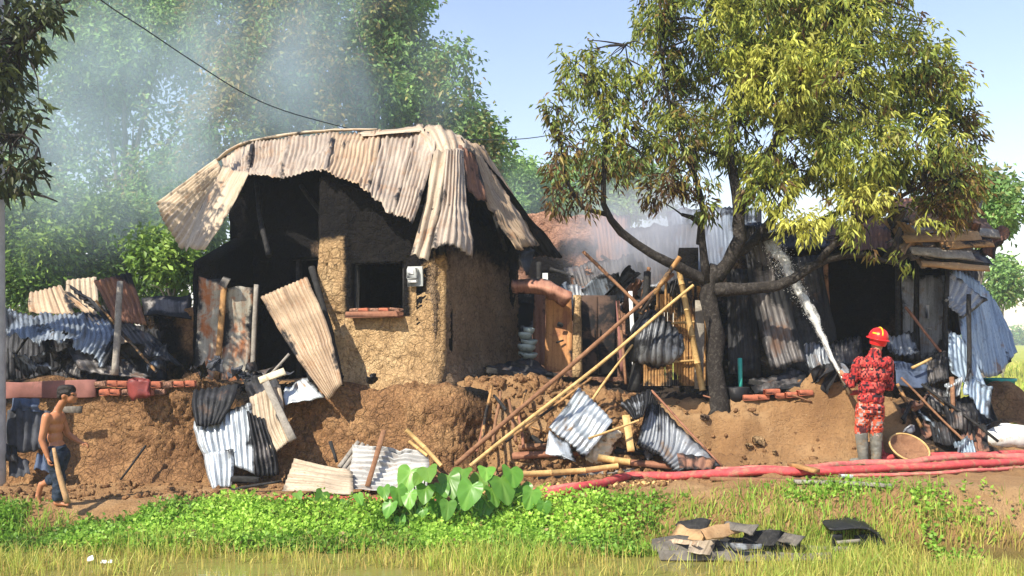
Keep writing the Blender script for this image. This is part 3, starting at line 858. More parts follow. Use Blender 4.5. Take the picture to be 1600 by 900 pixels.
# charred rafters under the tin
for k, (a, b) in enumerate([((400, 285, 15.0), (420, 400, 13.9)), ((470, 290, 14.8), (560, 420, 13.6)), ((560, 262, 14.6), (640, 396, 13.2)), ((705, 250, 14.3), (690, 395, 12.9)), ((735, 250, 14.6), (790, 392, 14.6))]):
    pole('rafter', P(*a), P(*b), .035, .04, CHAR, house, bamboo=False, bend=.02)
pole('wall_plate', fw(2.2, 3.72, -.15), fw(4.1, 3.70, -.15), .05, .05, CHAR, house, bamboo=False)
pole('ridge_pole', P(350, 262, 15.5), P(690, 228, 14.5), .05, .05, CHAR, house, bamboo=False)

# electric meter on its board under the eave
mt = thing('electric_meter', fw(3.62, 2.72, .06), 'grey electric meter on a pale board under the roof corner', 'meter')
box('backboard', fw(3.635, 2.755, .055), (.22, .03, .27), METER_GREY, mt, rot=(0, 0, _ang))
mb = box('meter_case', fw(3.62, 2.79, .115), (.14, .09, .15), METER_GREY, mt, rot=(0, 0, _ang), bevel=.012)
box('dial_window', fw(3.62, 2.81, .165), (.075, .012, .06), WHITE_PLASTIC, mb, rot=(0, 0, _ang))
box('terminal_cover', fw(3.62, 2.69, .10), (.12, .06, .045), WHITE_PLASTIC, mt, rot=(0, 0, _ang))

# ---------------------------------------------------------------- mud plinth under the house and the low wall at the left
def plinth(name, path, prof, mat, parent=None, res=.03, cell=.13, amp=.03, seed=5, soot=None, label=None, cat=None):
    """sweep a cross section along a plan path; prof(s) -> list of (outward, z)"""
    path = np.asarray(path, float)
    seg = np.r_[0, np.cumsum(np.linalg.norm(np.diff(path, axis=0), axis=1))]
    L = seg[-1]; nu = int(L / res)
    s = np.linspace(0, L, nu)
    p = catmull(path, np.linspace(0, 1, nu), 0)
    t = np.gradient(p, axis=0); t /= np.linalg.norm(t, axis=1, keepdims=True)
    n = np.stack([t[:, 1], -t[:, 0]], -1)
    rows = []
    pr = np.asarray(prof, float)              # (k,2)
    k = 64
    pl = np.r_[0, np.cumsum(np.linalg.norm(np.diff(pr, axis=0), axis=1))]
    q = np.linspace(0, pl[-1], k)
    po = np.interp(q, pl, pr[:, 0]); pz = np.interp(q, pl, pr[:, 1])
    big = .07 * fbm(np.stack([s * 1.1, s * 0 + seed], -1), 3, seed)
    X = p[None, :, 0] + n[None, :, 0] * (po[:, None] + big[None])
    Y = p[None, :, 1] + n[None, :, 1] * (po[:, None] + big[None])
    Z = np.broadcast_to(pz[:, None], X.shape) + .05 * fbm(np.stack([s * 1.6, s * 0 + 3], -1), 3, seed + 3)[None] * sstep(0, .6, pz)[:, None]
    G = np.stack([X, Y, Z], -1)
    S, Q = np.meshgrid(s, q)
    N = grid_normals(G)
    if N[k // 2, nu // 2] @ np.r_[n[nu // 2], 0] < 0: N = -N
    r = mud_relief(S, Q, seed, cell, amp)
    G = G + N * r[..., None]
    so = soot(S, Q) if soot is not None else S * 0
    me = build_mesh(name, G.reshape(-1, 3), grid_faces(nu, k)[:, ::-1], mat, True, attrs={'soot': so.ravel()})
    return obj(name, me, parent, label, cat)
plinth('plinth', [(-4.6, 13.5), (-3.9, 13.15), (-2.9, 12.95), (-1.9, 12.72), (-1.15, 12.5), (-.55, 12.62), (-.1, 13.2), (.35, 14.4)],
       [(-1.3, 1.24), (-.35, 1.27), (-.06, 1.22), (.04, 1.05), (.08, .6), (.16, .25), (.38, .02), (.45, -.08)], MUD_BROWN, house, cell=.15, amp=.045, seed=11,
       soot=lambda s, q: np.clip(.75 * sstep(.5, 0, np.abs(q - 1.1)) * sstep(-.2, .3, vnoise(np.stack([s * 1.2, q], -1), 4)) + .6 * sstep(.6, .1, np.abs(s - 1.3)) + .45 * sstep(.7, .1, np.abs(s - 4.6)), 0, 1))
low = thing('mud_wall', (-5.2, 12.95, 0), 'eroded brown mud wall behind the walking boy', 'wall')
plinth('wall_body', [(-7.6, 12.98), (-6.6, 12.96), (-5.6, 12.90), (-4.8, 12.88), (-4.25, 12.95), (-3.9, 13.3)],
       [(-.7, 1.30), (-.30, 1.33), (-.04, 1.28), (.03, 1.1), (.02, .6), (.06, .3), (.20, .03), (.26, -.08)], MUD_BROWN, low, cell=.11, amp=.035, seed=23,
       soot=lambda s, q: .6 * sstep(1.2, .2, s) + .35 * sstep(.5, .2, np.abs(q - .6)))
# course of bricks left on top of that wall
for k in range(9):
    for r in range(2):
        box('brick', P(158 + 17.5 * k + 6 * r, 600 + 13 * r, 12.86 - .02 * r + .01 * (k % 3)), (.14, .11, .085), BRICK if (k + r) % 3 else MUD_RED, low, rot=(random.Random(k).uniform(-.05, .05), .06 * ((k % 3) - 1), .05), bevel=.012, wob=.015) if not (r == 1 and k > 5) else None
# ---------------------------------------------------------------- trees and plants
def leaf_cloud(rng, C, nper, length, width, droop, spread, tint, val, fold=.35, radial=None):
    """whorls of pointed leaves at the points C -> V, tris, tint, val"""
    n = len(C); m = n * nper
    ctr = np.repeat(C, nper, 0)
    d = rng.normal(size=(m, 3)); d[:, 2] *= .6
    d /= np.linalg.norm(d, axis=1, keepdims=True)
    if radial is not None: d = d + np.repeat(radial, nper, 0) * .6
    d[:, 2] -= droop * rng.uniform(.5, 1.4, m)
    d /= np.linalg.norm(d, axis=1, keepdims=True)
    L = length * rng.uniform(.6, 1.25, m)[:, None]; W = width * rng.uniform(.7, 1.25, m)[:, None]
    base = ctr + rng.normal(size=(m, 3)) * spread + d * L * .12
    r = rng.normal(size=(m, 3))
    sd = np.cross(d, r); sd /= np.maximum(np.linalg.norm(sd, axis=1, keepdims=True), 1e-6)
    nm = np.cross(sd, d)
    tip = base + d * L + np.array([0, 0, -1.0]) * L * .22 * droop
    mid = base + d * L * .48
    a = mid + sd * W * .5 + nm * W * fold
    b = mid - sd * W * .5 + nm * W * fold
    V = np.stack([base, a, tip, b], 1).reshape(-1, 3)
    i = np.arange(m)[:, None] * 4
    Fc = np.concatenate([i + np.array([0, 1, 2]), i + np.array([0, 2, 3])])
    tn = np.clip(np.repeat(tint, nper) + rng.normal(size=m) * .12, 0, 1)
    vl = np.clip(np.repeat(val, nper) * rng.uniform(.75, 1.25, m), .2, 1.6)
    return V, Fc, np.repeat(tn, 4), np.repeat(vl, 4)

def lobes_sample(rng, lobes, n, shell=.35):
    """points in ellipsoids (centre, radii, tint); fuller towards the surface"""
    vol = np.array([l[1][0] * l[1][1] * l[1][2] for l in lobes]) ** .75
    k = rng.choice(len(lobes), n, p=vol / vol.sum())
    c = np.array([l[0] for l in lobes])[k]; r = np.array([l[1] for l in lobes])[k]; t = np.array([l[2] for l in lobes])[k]
    d = rng.normal(size=(n, 3)); d /= np.linalg.norm(d, axis=1, keepdims=True)
    s = (shell + (1 - shell) * rng.uniform(size=n) ** .6)[:, None]
    return c + d * r * s, d, t

def tree(name, limbs, lobes, n, nper, length, width, mat, bark, label, cat='tree', group=None, droop=.6, spread=.05, seed=1, gap=-.35, gapf=1.0, twigs=True, shell=.35, seg=9, nogap=-99):
    rng = np.random.default_rng(seed)
    base = limbs[0][0][0]
    t = thing(name, base, label, cat, group)
    geo, nodes = [], []
    for pts, rad in limbs:
        k = max(6, int(np.linalg.norm(np.diff(pts, axis=0), axis=1).sum() / .22))
        p = resample(pts, k); r = np.interp(np.linspace(0, 1, k), np.linspace(0, 1, len(rad)), rad)
        w = fbm(np.stack([np.arange(k) * .5, np.full(k, len(geo) * 3.3)], -1), 2, seed)
        p = p + np.stack([w, np.roll(w, 2), w * .3], -1) * np.minimum(r, .06)[:, None] * .8
        geo.append(tube_geo(p, r, seg, .18, seed + len(geo)))
        nodes.append(p[k // 4:])
    tr = obj('trunk', build_mesh('trunk', *join_geo(geo[:1]), bark, True), t)
    for g in geo[1:]:
        obj('limb', build_mesh('limb', *g, bark, True), t)
    C, D, tn = lobes_sample(rng, lobes, n, shell)
    g = fbm(C * gapf, 3, seed + 50)
    keep = (g > gap) & (C[:, 0] >= nogap) | (C[:, 0] < nogap) & (rng.uniform(size=len(C)) < .5)
    C, D, tn, g = C[keep], D[keep], tn[keep], g[keep]
    if twigs:
        nd = np.concatenate(nodes)
        sub = rng.choice(len(C), min(len(C), 950), replace=False)
        tw = []
        for j in sub:
            i = np.argmin(np.linalg.norm(nd - C[j] - np.array([0, 0, .3]), axis=1))
            a, b = nd[i], C[j]
            L = np.linalg.norm(b - a)
            if L > 2.2: continue
            m = (a + b) / 2 + rng.normal(size=3) * .08 * L + np.array([0, 0, .08 * L])
            tw.append(tube_geo(resample([a, m, b], 6), np.linspace(.016, .005, 6) * min(1.2, .6 + L * .5), 4, cap=False))
        if tw: tag(obj('twigs', build_mesh('twigs', *join_geo(tw), bark, True), t), kind='stuff')
    val = np.clip(1 + .25 * fbm(C * .9, 2, seed + 70) + .15 * rng.normal(size=len(C)), .5, 1.5)
    tint = np.clip(tn + .30 * fbm(C * 1.3, 3, seed + 90) + .10 * rng.normal(size=len(C)), 0, 1)
    if name == 'mango_tree':
        tint = tint - .10 * sstep(4.6, 6.0, C[:, 0]); tint = np.where(rng.uniform(size=len(C)) < .05, .08, np.clip(tint, 0, 1))
    V, Fc, a, b = leaf_cloud(rng, C, nper, length, width, droop, spread, tint, val, radial=D)
    obj('crown', build_mesh('crown', V, Fc, mat, False, attrs={'tint': a, 'val': b}), t)
    return t

def lobe(px, py, Y, rx, ry, rd, tint=.5):
    return (P(px, py, Y), np.array([rx * Y / F, rd, ry * Y / F]), tint if tint < .3 else tint - .05)

# the mango tree that stands over the right-hand ruin
TB = P(1122, 628, 13.2)
limbs = [
    (np.array([[TB[0], TB[1], TB[2] - .25]] + [list(P(*q)) for q in [(1122, 628, 13.2), (1116, 560, 13.2), (1112, 500, 13.18), (1112, 450, 13.2), (1120, 415, 13.2)]]), [.165, .125, .112, .11, .13, .10]),
    (PS((1110, 445, 13.2), (1075, 425, 13.1), (1035, 408, 13.0), (985, 372, 12.9), (948, 330, 12.9), (944, 262, 12.95), (948, 195, 13.0), (925, 120, 13.1)), [.085, .07, .062, .055, .045, .032, .022, .010]),
    (PS((948, 335, 12.9), (905, 320, 12.8), (880, 262, 12.75), (868, 165, 12.8)), [.035, .028, .02, .008]),
    (PS((946, 270, 12.95), (975, 205, 13.1), (985, 130, 13.3), (978, 70, 13.4)), [.028, .022, .016, .007]),
    (PS((1108, 440, 13.2), (1098, 385, 13.1), (1092, 345, 13.05), (1066, 335, 12.9)), [.07, .05, .045, .02]),
    (PS((1097, 380, 13.1), (1092, 300, 13.2), (1068, 225, 13.3), (1040, 140, 13.4), (1030, 50, 13.5)), [.045, .042, .035, .025, .012]),
    (PS((1116, 440, 13.2), (1148, 390, 13.1), (1157, 320, 13.1), (1140, 240, 13.2), (1145, 160, 13.3), (1160, 60, 13.4), (1165, -60, 13.4)), [.105, .095, .085, .065, .055, .04, .015]),
    (PS((1143, 245, 13.2), (1110, 238, 13.0), (1082, 232, 12.9)), [.045, .036, .012]),
    (PS((1157, 330, 13.1), (1185, 270, 12.9), (1225, 190, 12.8), (1275, 90, 12.9), (1300, 0, 13.0)), [.06, .055, .045, .03, .012]),
    (PS((1135, 405, 13.15), (1185, 370, 13.4), (1240, 300, 13.6), (1310, 220, 13.7), (1390, 130, 13.8)), [.075, .07, .055, .04, .014]),
    (PS((1114, 455, 13.2), (1165, 450, 13.0), (1225, 444, 12.9), (1285, 408, 12.9), (1345, 398, 12.9), (1420, 418, 13.0)), [.10, .085, .072, .058, .045, .02]),
    (PS((1280, 410, 12.9), (1340, 350, 12.7), (1420, 300, 12.8), (1490, 270, 13.1)), [.05, .04, .028, .010]),
    (PS((1190, 372, 13.4), (1270, 350, 13.9), (1370, 300, 14.2), (1470, 230, 14.3)), [.05, .045, .03, .010]),
]
lobes = [lobe(*a) for a in [
    (866, 175, 12.8, 20, 40, .3, .16), (872, 250, 12.75, 22, 55, .3, .08), (868, 305, 12.75, 20, 40, .3, .03), (905, 110, 13.1, 34, 60, .4, .45), (912, 300, 12.8, 32, 34, .35, .12),
    (905, 215, 12.9, 32, 48, .4, .30), (945, 125, 13.1, 36, 60, .4, .48), (985, 105, 13.3, 38, 55, .45, .5), (965, 190, 13.0, 36, 45, .4, .45), (950, 250, 12.9, 50, 40, .4, .30), (1000, 235, 13, 45, 40, .45, .40),
    (1030, 30, 13.5, 45, 55, .7, .55), (1045, 140, 13.3, 52, 60, .7, .5), (1055, 215, 13.1, 55, 50, .7, .55), (1070, 280, 13.0, 55, 34, .6, .45), (1040, 300, 13, 40, 30, .5, .3),
    (1105, 50, 13.4, 75, 85, 1.0, .62), (1130, 130, 13.2, 72, 70, 1.0, .62), (1180, 30, 13.2, 95, 90, 1.2, .6), (1215, 130, 12.9, 85, 80, 1.1, .68), (1160, 215, 13.2, 60, 55, .9, .5),
    (1290, 60, 13.1, 95, 80, 1.3, .62), (1300, 150, 12.7, 95, 75, 1.2, .74), (1380, 110, 13.4, 85, 85, 1.2, .66), (1440, 150, 13.6, 62, 70, 1.0, .55), (1475, 220, 13.6, 50, 58, .9, .42),
    (1250, 240, 12.7, 80, 55, 1.0, .58), (1340, 245, 12.7, 80, 60, 1.0, .50), (1420, 240, 12.9, 70, 60, 1.0, .48), (1475, 300, 13.2, 48, 55, .8, .40), (1205, 290, 12.5, 45, 40, .6, .7),
    (1345, 320, 12.3, 55, 38, .6, .72), (1415, 345, 12.3, 58, 42, .6, .7), (1365, 372, 12.2, 40, 36, .45, .75), (1425, 398, 12.3, 26, 24, .3, .72), (1250, 350, 12.3, 36, 24, .4, .95), (1470, 330, 13.0, 36, 30, .6, .35),
    (1490, 300, 13.6, 30, 30, .6, .3), (1150, -70, 13.4, 150, 70, 1.4, .55), (1320, -30, 13.2, 120, 60, 1.3, .55), (1035, 395, 12.8, 12, 16, .2, .7), (1068, 345, 12.9, 18, 22, .2, .8), (1100, 320, 12.9, 25, 25, .3, .5)]]
tree('mango_tree', limbs, lobes, 8200, 11, .118, .031, LEAF_MANGO, BARK, 'large mango tree with yellowing scorched leaves beside the firefighter', droop=.95, spread=.045, seed=7, gap=-.03, gapf=1.5, nogap=1.95)

# dark tree whose branches hang in at the upper left; its trunk stands outside the picture
limbs = [(np.array([(-7.6, 12.4, -.1), (-7.55, 12.4, 1.5), (-7.5, 12.3, 3.2), (-7.3, 12.2, 5.2), (-7.0, 12.0, 7.0)]), [.2, .17, .15, .12, .06]),
         (PS((-110, 330, 12.2), (-60, 305, 11.9), (0, 308, 11.7), (50, 302, 11.6), (90, 315, 11.6)), [.07, .05, .035, .02, .008]),
         (PS((-100, 200, 12.2), (-20, 120, 11.8), (50, 50, 11.7), (100, 20, 11.7)), [.07, .05, .03, .008]),
         (PS((-110, 280, 12.2), (-30, 230, 11.8), (30, 210, 11.6), (60, 230, 11.6)), [.06, .04, .02, .008])]
lobes = [lobe(*a) for a in [(10, 40, 11.8, 55, 60, .6, .5), (50, 30, 11.7, 40, 40, .4, .55), (80, 20, 11.7, 28, 22, .3, .6), (5, 130, 11.8, 34, 50, .5, .5), (-60, 60, 12, 90, 110, 1, .5), (0, 190, 11.7, 30, 35, .4, .35), (40, 190, 11.6, 20, 16, .2, .2),
         (20, 265, 11.6, 46, 40, .4, .35), (65, 275, 11.6, 24, 36, .3, .2), (-60, 250, 12, 60, 60, .8, .4), (50, 160, 11.6, 14, 12, .2, .2), (-150, -80, 12.3, 180, 120, 1.6, .5)]]
tree('shade_tree', limbs, lobes, 900, 10, .17, .055, LEAF_DARK, BARK, 'dark drooping tree reaching in from the left edge', droop=.7, spread=.05, seed=19, gap=-.3, gapf=1.6)

# the tall trees behind, in the smoke
def far_tree(label, px, py0, Y, lobes, n, mat=LEAF_FAR, seed=1, leaf=.30, gap=-.25, group='trees behind the burnt house', trunk_r=.22, name='leafy_tree', bark=BARK_PALE, gapf=.55, droop=.5, nper=8, lw=.45):
    b = P(px, py0, Y); b[2] = gz(b[0], Y) - .1
    lb = [lobe(*a) for a in lobes]
    cs = [l[0] for l in lb]
    top = np.mean(cs, 0)
    limbs = [(np.array([b, b * .6 + top * .4 + [.2, 0, 0], b * .3 + top * .7, top + [0, 0, .6]]), [trunk_r, trunk_r * .8, trunk_r * .55, trunk_r * .15])]
    for c in cs[:7]:
        f = b * .45 + top * .55
        limbs.append((np.array([f, f * .5 + c * .5 + [0, 0, .15], c]), [trunk_r * .5, trunk_r * .3, trunk_r * .06]))
    leaf *= .66; n = int(n * 1.75)
    return tree(name, limbs, lb, n, nper, leaf, leaf * lw, mat, bark, label, group=group, droop=droop, spread=leaf * .8, seed=seed, gap=gap, gapf=gapf, twigs=False, shell=.3, seg=7)
far_tree('tall blue-hazed tree at upper left behind the smoke', 190, 500, 30, [(150, 90, 30, 90, 90, 2.6, .62), (250, 60, 30, 95, 90, 2.6, .6), (110, 200, 30, 70, 80, 2.4, .55), (210, 190, 30, 90, 90, 2.6, .6), (160, 300, 30, 90, 80, 2.4, .66), (260, 300, 29, 70, 70, 2.2, .5), (330, 130, 31, 70, 80, 2, .55), (200, -40, 30, 150, 70, 3, .6), (90, 30, 31, 40, 60, 1.6, .6)], 3300, seed=31, leaf=.34)
far_tree('hazy green tree at the very left behind the dark drooping branches', -60, 500, 29, [(-40, 150, 29, 90, 100, 2.6, .6), (20, 240, 29, 60, 70, 2.2, .55), (-110, 260, 29, 90, 90, 2.6, .6), (-60, 40, 30, 100, 80, 2.6, .6), (-180, 150, 30, 90, 110, 2.6, .55), (-60, 380, 28, 100, 60, 2, .5)], 2200, seed=33, leaf=.34)
far_tree('scorched olive tree rising directly behind the tin roof', 430, 480, 25, [(400, 120, 25, 80, 90, 2.2, .20), (360, 210, 24.6, 70, 60, 1.8, .16), (470, 200, 24.6, 80, 50, 1.8, .14), (440, 40, 25.5, 90, 80, 2.2, .25), (330, 280, 25, 60, 50, 1.6, .30), (500, 110, 25.5, 60, 80, 1.8, .25), (350, 40, 26, 50, 60, 1.8, .3), (420, -50, 25.5, 100, 50, 2, .3)], 2600, seed=37, leaf=.28, gap=-.12)
far_tree('broad green tree behind the ridge with its crown against the sky', 590, 470, 28, [(560, 70, 28, 80, 80, 2.4, .50), (640, 70, 28, 80, 70, 2.4, .45), (690, 100, 28, 58, 45, 2, .45), (600, 160, 27.6, 90, 55, 2.2, .42), (690, 165, 27.8, 62, 40, 1.8, .4), (735, 215, 28, 48, 42, 1.8, .45), (550, 0, 28, 90, 60, 2.4, .5), (630, 0, 28.4, 60, 40, 2, .5), (770, 245, 28, 30, 36, 1.4, .5), (660, 230, 27.6, 80, 40, 1.8, .4), (540, 150, 27.6, 50, 60, 1.6, .3)], 3600, seed=41, leaf=.30, gap=-.3)
far_tree('small pale green tree seen between the roof and the mango', 830, 470, 38, [(815, 290, 38, 32, 42, 2, .7), (845, 310, 38, 40, 32, 2, .7), (800, 330, 37, 24, 26, 1.6, .65)], 900, seed=43, leaf=.32, gap=-.6)
far_tree('pale smoky tree behind the ruined back wall', 920, 470, 42, [(900, 290, 42, 70, 40, 2.4, .75), (960, 285, 42, 60, 46, 2.4, .7), (1010, 300, 42, 55, 40, 2.2, .7), (930, 330, 41, 90, 20, 2, .65)], 1200, seed=47, leaf=.36, gap=-.6)
far_tree('green tree at right behind the mango crown', 1520, 480, 19, [(1525, 330, 19, 36, 44, 1.2, .5), (1545, 300, 19, 24, 26, .8, .55), (1500, 270, 19, 30, 40, 1, .45), (1548, 345, 19, 18, 20, .7, .6)], 750, seed=53, leaf=.24, gap=-.5, trunk_r=.12)
far_tree('thin pale feathery tree above the field at the far right', 1566, 520, 46, [(1564, 425, 46, 17, 22, 1, .6), (1572, 452, 46, 16, 18, 1, .6), (1560, 462, 46, 12, 12, .8, .6)], 260, seed=57, leaf=.42, gap=-.6, trunk_r=.09, group='trees over the field')
for k, (px, Y, tn) in enumerate([(1500, 330, .5), (1575, 300, .5), (1640, 340, .5), (1440, 340, .5)]):
    far_tree('low blue tree on the horizon beyond the yellow field', px, 530, Y, [(px - 20, 532, Y, 34, 10, 5, tn), (px + 18, 530, Y, 30, 12, 5, tn)], 260, seed=61 + k, leaf=2.2, gap=-.9, group='tree line on the horizon', trunk_r=.5)
# lush growth at lower left
bl = [('bright bushy sapling between the left edge and the collapsed shed', 45, 22, [(35, 345, 22, 44, 34, 1.2, .8), (70, 385, 22, 40, 34, 1.2, .8), (20, 410, 22, 40, 40, 1.2, .6), (60, 440, 22, 50, 26, 1.1, .5)]),
      ('green shrub behind the rust-brown tin of the shed', 170, 23, [(150, 400, 23, 50, 40, 1.3, .6), (190, 440, 23, 60, 34, 1.2, .55), (120, 440, 23, 40, 34, 1.2, .5), (170, 350, 24, 44, 44, 1.4, .6)]),
      ('leafy bush under the hanging wing of the roof', 265, 20, [(250, 400, 20, 36, 34, 1.0, .75), (285, 420, 20, 28, 26, .9, .7), (235, 445, 20, 44, 26, 1.0, .5), (300, 350, 22, 40, 50, 1.2, .6)]),
      ('dim green bush further back at the left', 110, 27, [(90, 330, 27, 50, 50, 2, .45), (230, 360, 27, 60, 60, 2, .5), (20, 300, 27, 50, 50, 2, .6), (150, 470, 26, 150, 30, 1.6, .35)])]
for k, (lab, px, Y, lo) in enumerate(bl):
    far_tree(lab, px, 480, Y, lo, 1000 if k < 3 else 1500, LEAF_BUSH if k < 3 else LEAF_FAR, 71 + k, .26, -.35, 'bushes behind the collapsed shed', .07, 'shrub', lw=.5)

# ground cover and grass of the bank (nobody could count it)
def herb_cover():
    rng = np.random.default_rng(5)
    n = 26000
    X = rng.uniform(-6.6, 7.6, n); t = rng.uniform(0, 1, n) ** .8
    be = bank_y(X)
    Y = be - .04 - t * 1.0 + rng.normal(size=n) * .04
    den = np.interp(X, [-7, -1.5, -.3, .6, 1.2, 2.0, 2.6, 3.4, 4.2, 4.6, 5.2, 5.9, 8], [1, 1, 1, .9, .65, .26, .22, .40, .50, .08, .05, .8, .95])
    
    g = fbm(np.stack([X * 1.6, Y * 2.2], -1), 3, 3)
    keep = (rng.uniform(size=n) < den * sstep(-.5, .25, g + den * .6 - .1)) & ~((X > 1.35) & (X < 4.2) & (Y < 10.25))
    X, Y = X[keep], Y[keep]; g = g[keep]
    Z = ground_z(X, Y, False)
    h = rng.uniform(.01, .10, len(X)) * (1 + .9 * g)
    h = h * np.interp(X, [1, 2, 4, 6], [1, .55, .6, .8])
    C = np.stack([X, Y, np.maximum(Z, WATER_Z) + h], -1)
    V, Fc, a, b = leaf_cloud(rng, C, 5, .050, .036, -.25, .03, np.where(rng.uniform(size=len(C)) < .05, 0, np.clip(.55 + .45 * g, 0, 1)), np.clip(1 + .3 * g, .6, 1.3), fold=.15)
    tag(obj('ground_cover', build_mesh('ground_cover', V, Fc, LEAF_HERB, attrs={'tint': a, 'val': b})), 'low bright green weeds covering the pond bank', 'weeds', kind='stuff')
herb_cover()

def blades(name, X, Y, h, rng, tint, lean=.25, w=.006, base=None):
    n = len(X)
    Z = np.maximum(ground_z(X, Y, False), WATER_Z - .05) if base is None else base
    b = np.stack([X, Y, Z], -1)
    az = rng.uniform(0, 2 * np.pi, n); ln = np.abs(rng.normal(size=n)) * lean
    d = np.stack([np.cos(az) * ln, np.sin(az) * ln, np.ones(n)], -1)
    sa = rng.uniform(0, np.pi, n); s = np.stack([np.cos(sa), np.sin(sa), np.zeros(n)], -1) * w
    m = b + d * h[:, None] * .55; t = b + d * h[:, None] + np.stack([np.cos(az) * ln, np.sin(az) * ln, -ln * .5], -1) * h[:, None] * .5
    V = np.stack([b - s, b + s, m + s * .8, m - s * .8, t], 1).reshape(-1, 3)
    i = np.arange(n)[:, None] * 5
    return V, [i + np.array([0, 1, 2, 3]), i + np.array([3, 2, 4])], np.repeat(tint, 5), np.repeat(rng.uniform(.7, 1.25, n), 5)

def grasses():
    rng = np.random.default_rng(9)
    # stubble standing in the shallow water: in loose rows
    n = 30000
    X = rng.uniform(-6.6, 7.0, n); Y = 8.2 + 2.0 * rng.uniform(0, 1, n) ** .85
    g = fbm(np.stack([X * .8, Y * 1.7], -1), 4, 12)
    rows = np.sin(Y * 2 * np.pi / .24 + .6 * g)
    keep = (rng.uniform(size=n) < sstep(-.75, .35, g + .25 * rows + .12 * (X > 2))) & (Y < bank_y(X) - .45)
    X, Y, g = X[keep], Y[keep], g[keep]
    h = .05 + rng.uniform(.05, .24, len(X)) * (1 + .3 * g)
    ti = np.clip(.42 + .3 * g + rng.normal(size=len(X)) * .2, 0, 1)
    V, f, a, b = blades('s', X, Y, h, rng, ti, .28, .0055)
    tag(obj('rice_stubble', build_mesh('rice_stubble', V, f, LEAF_GRASS, attrs={'tint': a, 'val': b})), 'yellow green rice stubble standing in the shallow pond', 'grass', kind='stuff')
    n = 26000
    X = rng.uniform(-6.6, 7.8, n); Y = bank_y(X) + .0 - 1.05 * rng.uniform(0, 1, n) ** .7
    g = fbm(np.stack([X * 1.4, Y * 2.0], -1), 3, 15)
    den = np.interp(X, [-7, .5, 1.5, 2.4, 3.5, 4.2, 4.7, 5.3, 5.9, 8], [.5, .6, .8, .8, .9, .8, .12, .12, .8, .8])
    keep = rng.uniform(size=n) < den * sstep(-.6, .4, g)
    X, Y, g = X[keep], Y[keep], g[keep]
    h = rng.uniform(.05, .17, len(X)) * (1 + .4 * g)
    ti = np.clip(np.interp(X, [-7, 1, 2, 3, 8], [.85, .85, .7, .8, .95]) + .25 * g + rng.normal(size=len(X)) * .15, 0, 1)
    V, f, a, b = blades('b', X, Y, h, rng, ti, .5, .006)
    tag(obj('bank_grass', build_mesh('bank_grass', V, f, LEAF_GRASS, attrs={'tint': a, 'val': b})), 'tufts of green and dry grass on the pond bank', 'grass', kind='stuff')
    # the ripe field far to the right
    n = 14000
    X = rng.uniform(7, 40, n); Y = rng.uniform(20, 70, n)
    V, f, a, b = blades('f', X, Y, rng.uniform(.2, .5, n), rng, np.clip(rng.normal(size=n) * .15 + .5, 0, 1), .3, .03)
    tag(obj('rice_field', build_mesh('rice_field', V, f, LEAF_GRASS, attrs={'tint': a, 'val': b})), 'ripening yellow green rice field beyond the ruin', 'field', kind='stuff')
grasses()

# taro plants on the bank: each leaf blade is a part with its own stalk
def taro_leaf_mesh(seed):
    rng = np.random.default_rng(seed)
    # heart outline, tip towards -y, cupped along the midrib
    th = np.linspace(0, 2 * np.pi, 25)[:-1]
    ox = .40 * np.sin(th) * (1 + .18 * np.cos(th)); oy = .52 * np.cos(th)
    oy = np.where(np.cos(th) > 0, oy * .72 - .20 * np.exp(-(th if True else 0) ** 2 / .08) - .20 * np.exp(-(th - 2 * np.pi) ** 2 / .08), oy * 1.25)
    ox = np.where(np.cos(th) < 0, ox * (1 - .28 * (-np.cos(th)) ** 3), ox)
    wob = 1 + .05 * np.sin(th * 5 + seed)
    rings = [(.0, .0), (.4, .4), (.75, .75), (1, 1)]
    V = [[0, .10, 0]]
    for k, _ in rings[1:]:
        for j in range(24):
            x = ox[j] * k * (wob[j] if k == 1 else 1); y = .10 * (1 - k) + oy[j] * k
            z = .16 * abs(x) - .30 * y * y * (1 if y < 0 else .4) + .02 * math.sin(th[j] * 7 + seed) * k
            V.append([x, y, z])
    V = np.array(V)
    t = [[0, 1 + j, 1 + (j + 1) % 24] for j in range(24)]
    q = []
    for r in range(2):
        for j in range(24):
            a = 1 + r * 24 + j; b = 1 + r * 24 + (j + 1) % 24
            q.append([a, a + 24, b + 24, b])
    n = len(V)
    tint = np.full(n, .5) + .3 * (np.abs(V[:, 0]) < .05) + rng.normal() * .18
    return build_mesh('leaf', V, [np.array(t), np.array(q)], LEAF_TARO, True, attrs={'tint': np.clip(tint, 0, 1), 'val': np.full(n, rng.uniform(.6, 1.2))})
TARO = [taro_leaf_mesh(k) for k in range(6)]
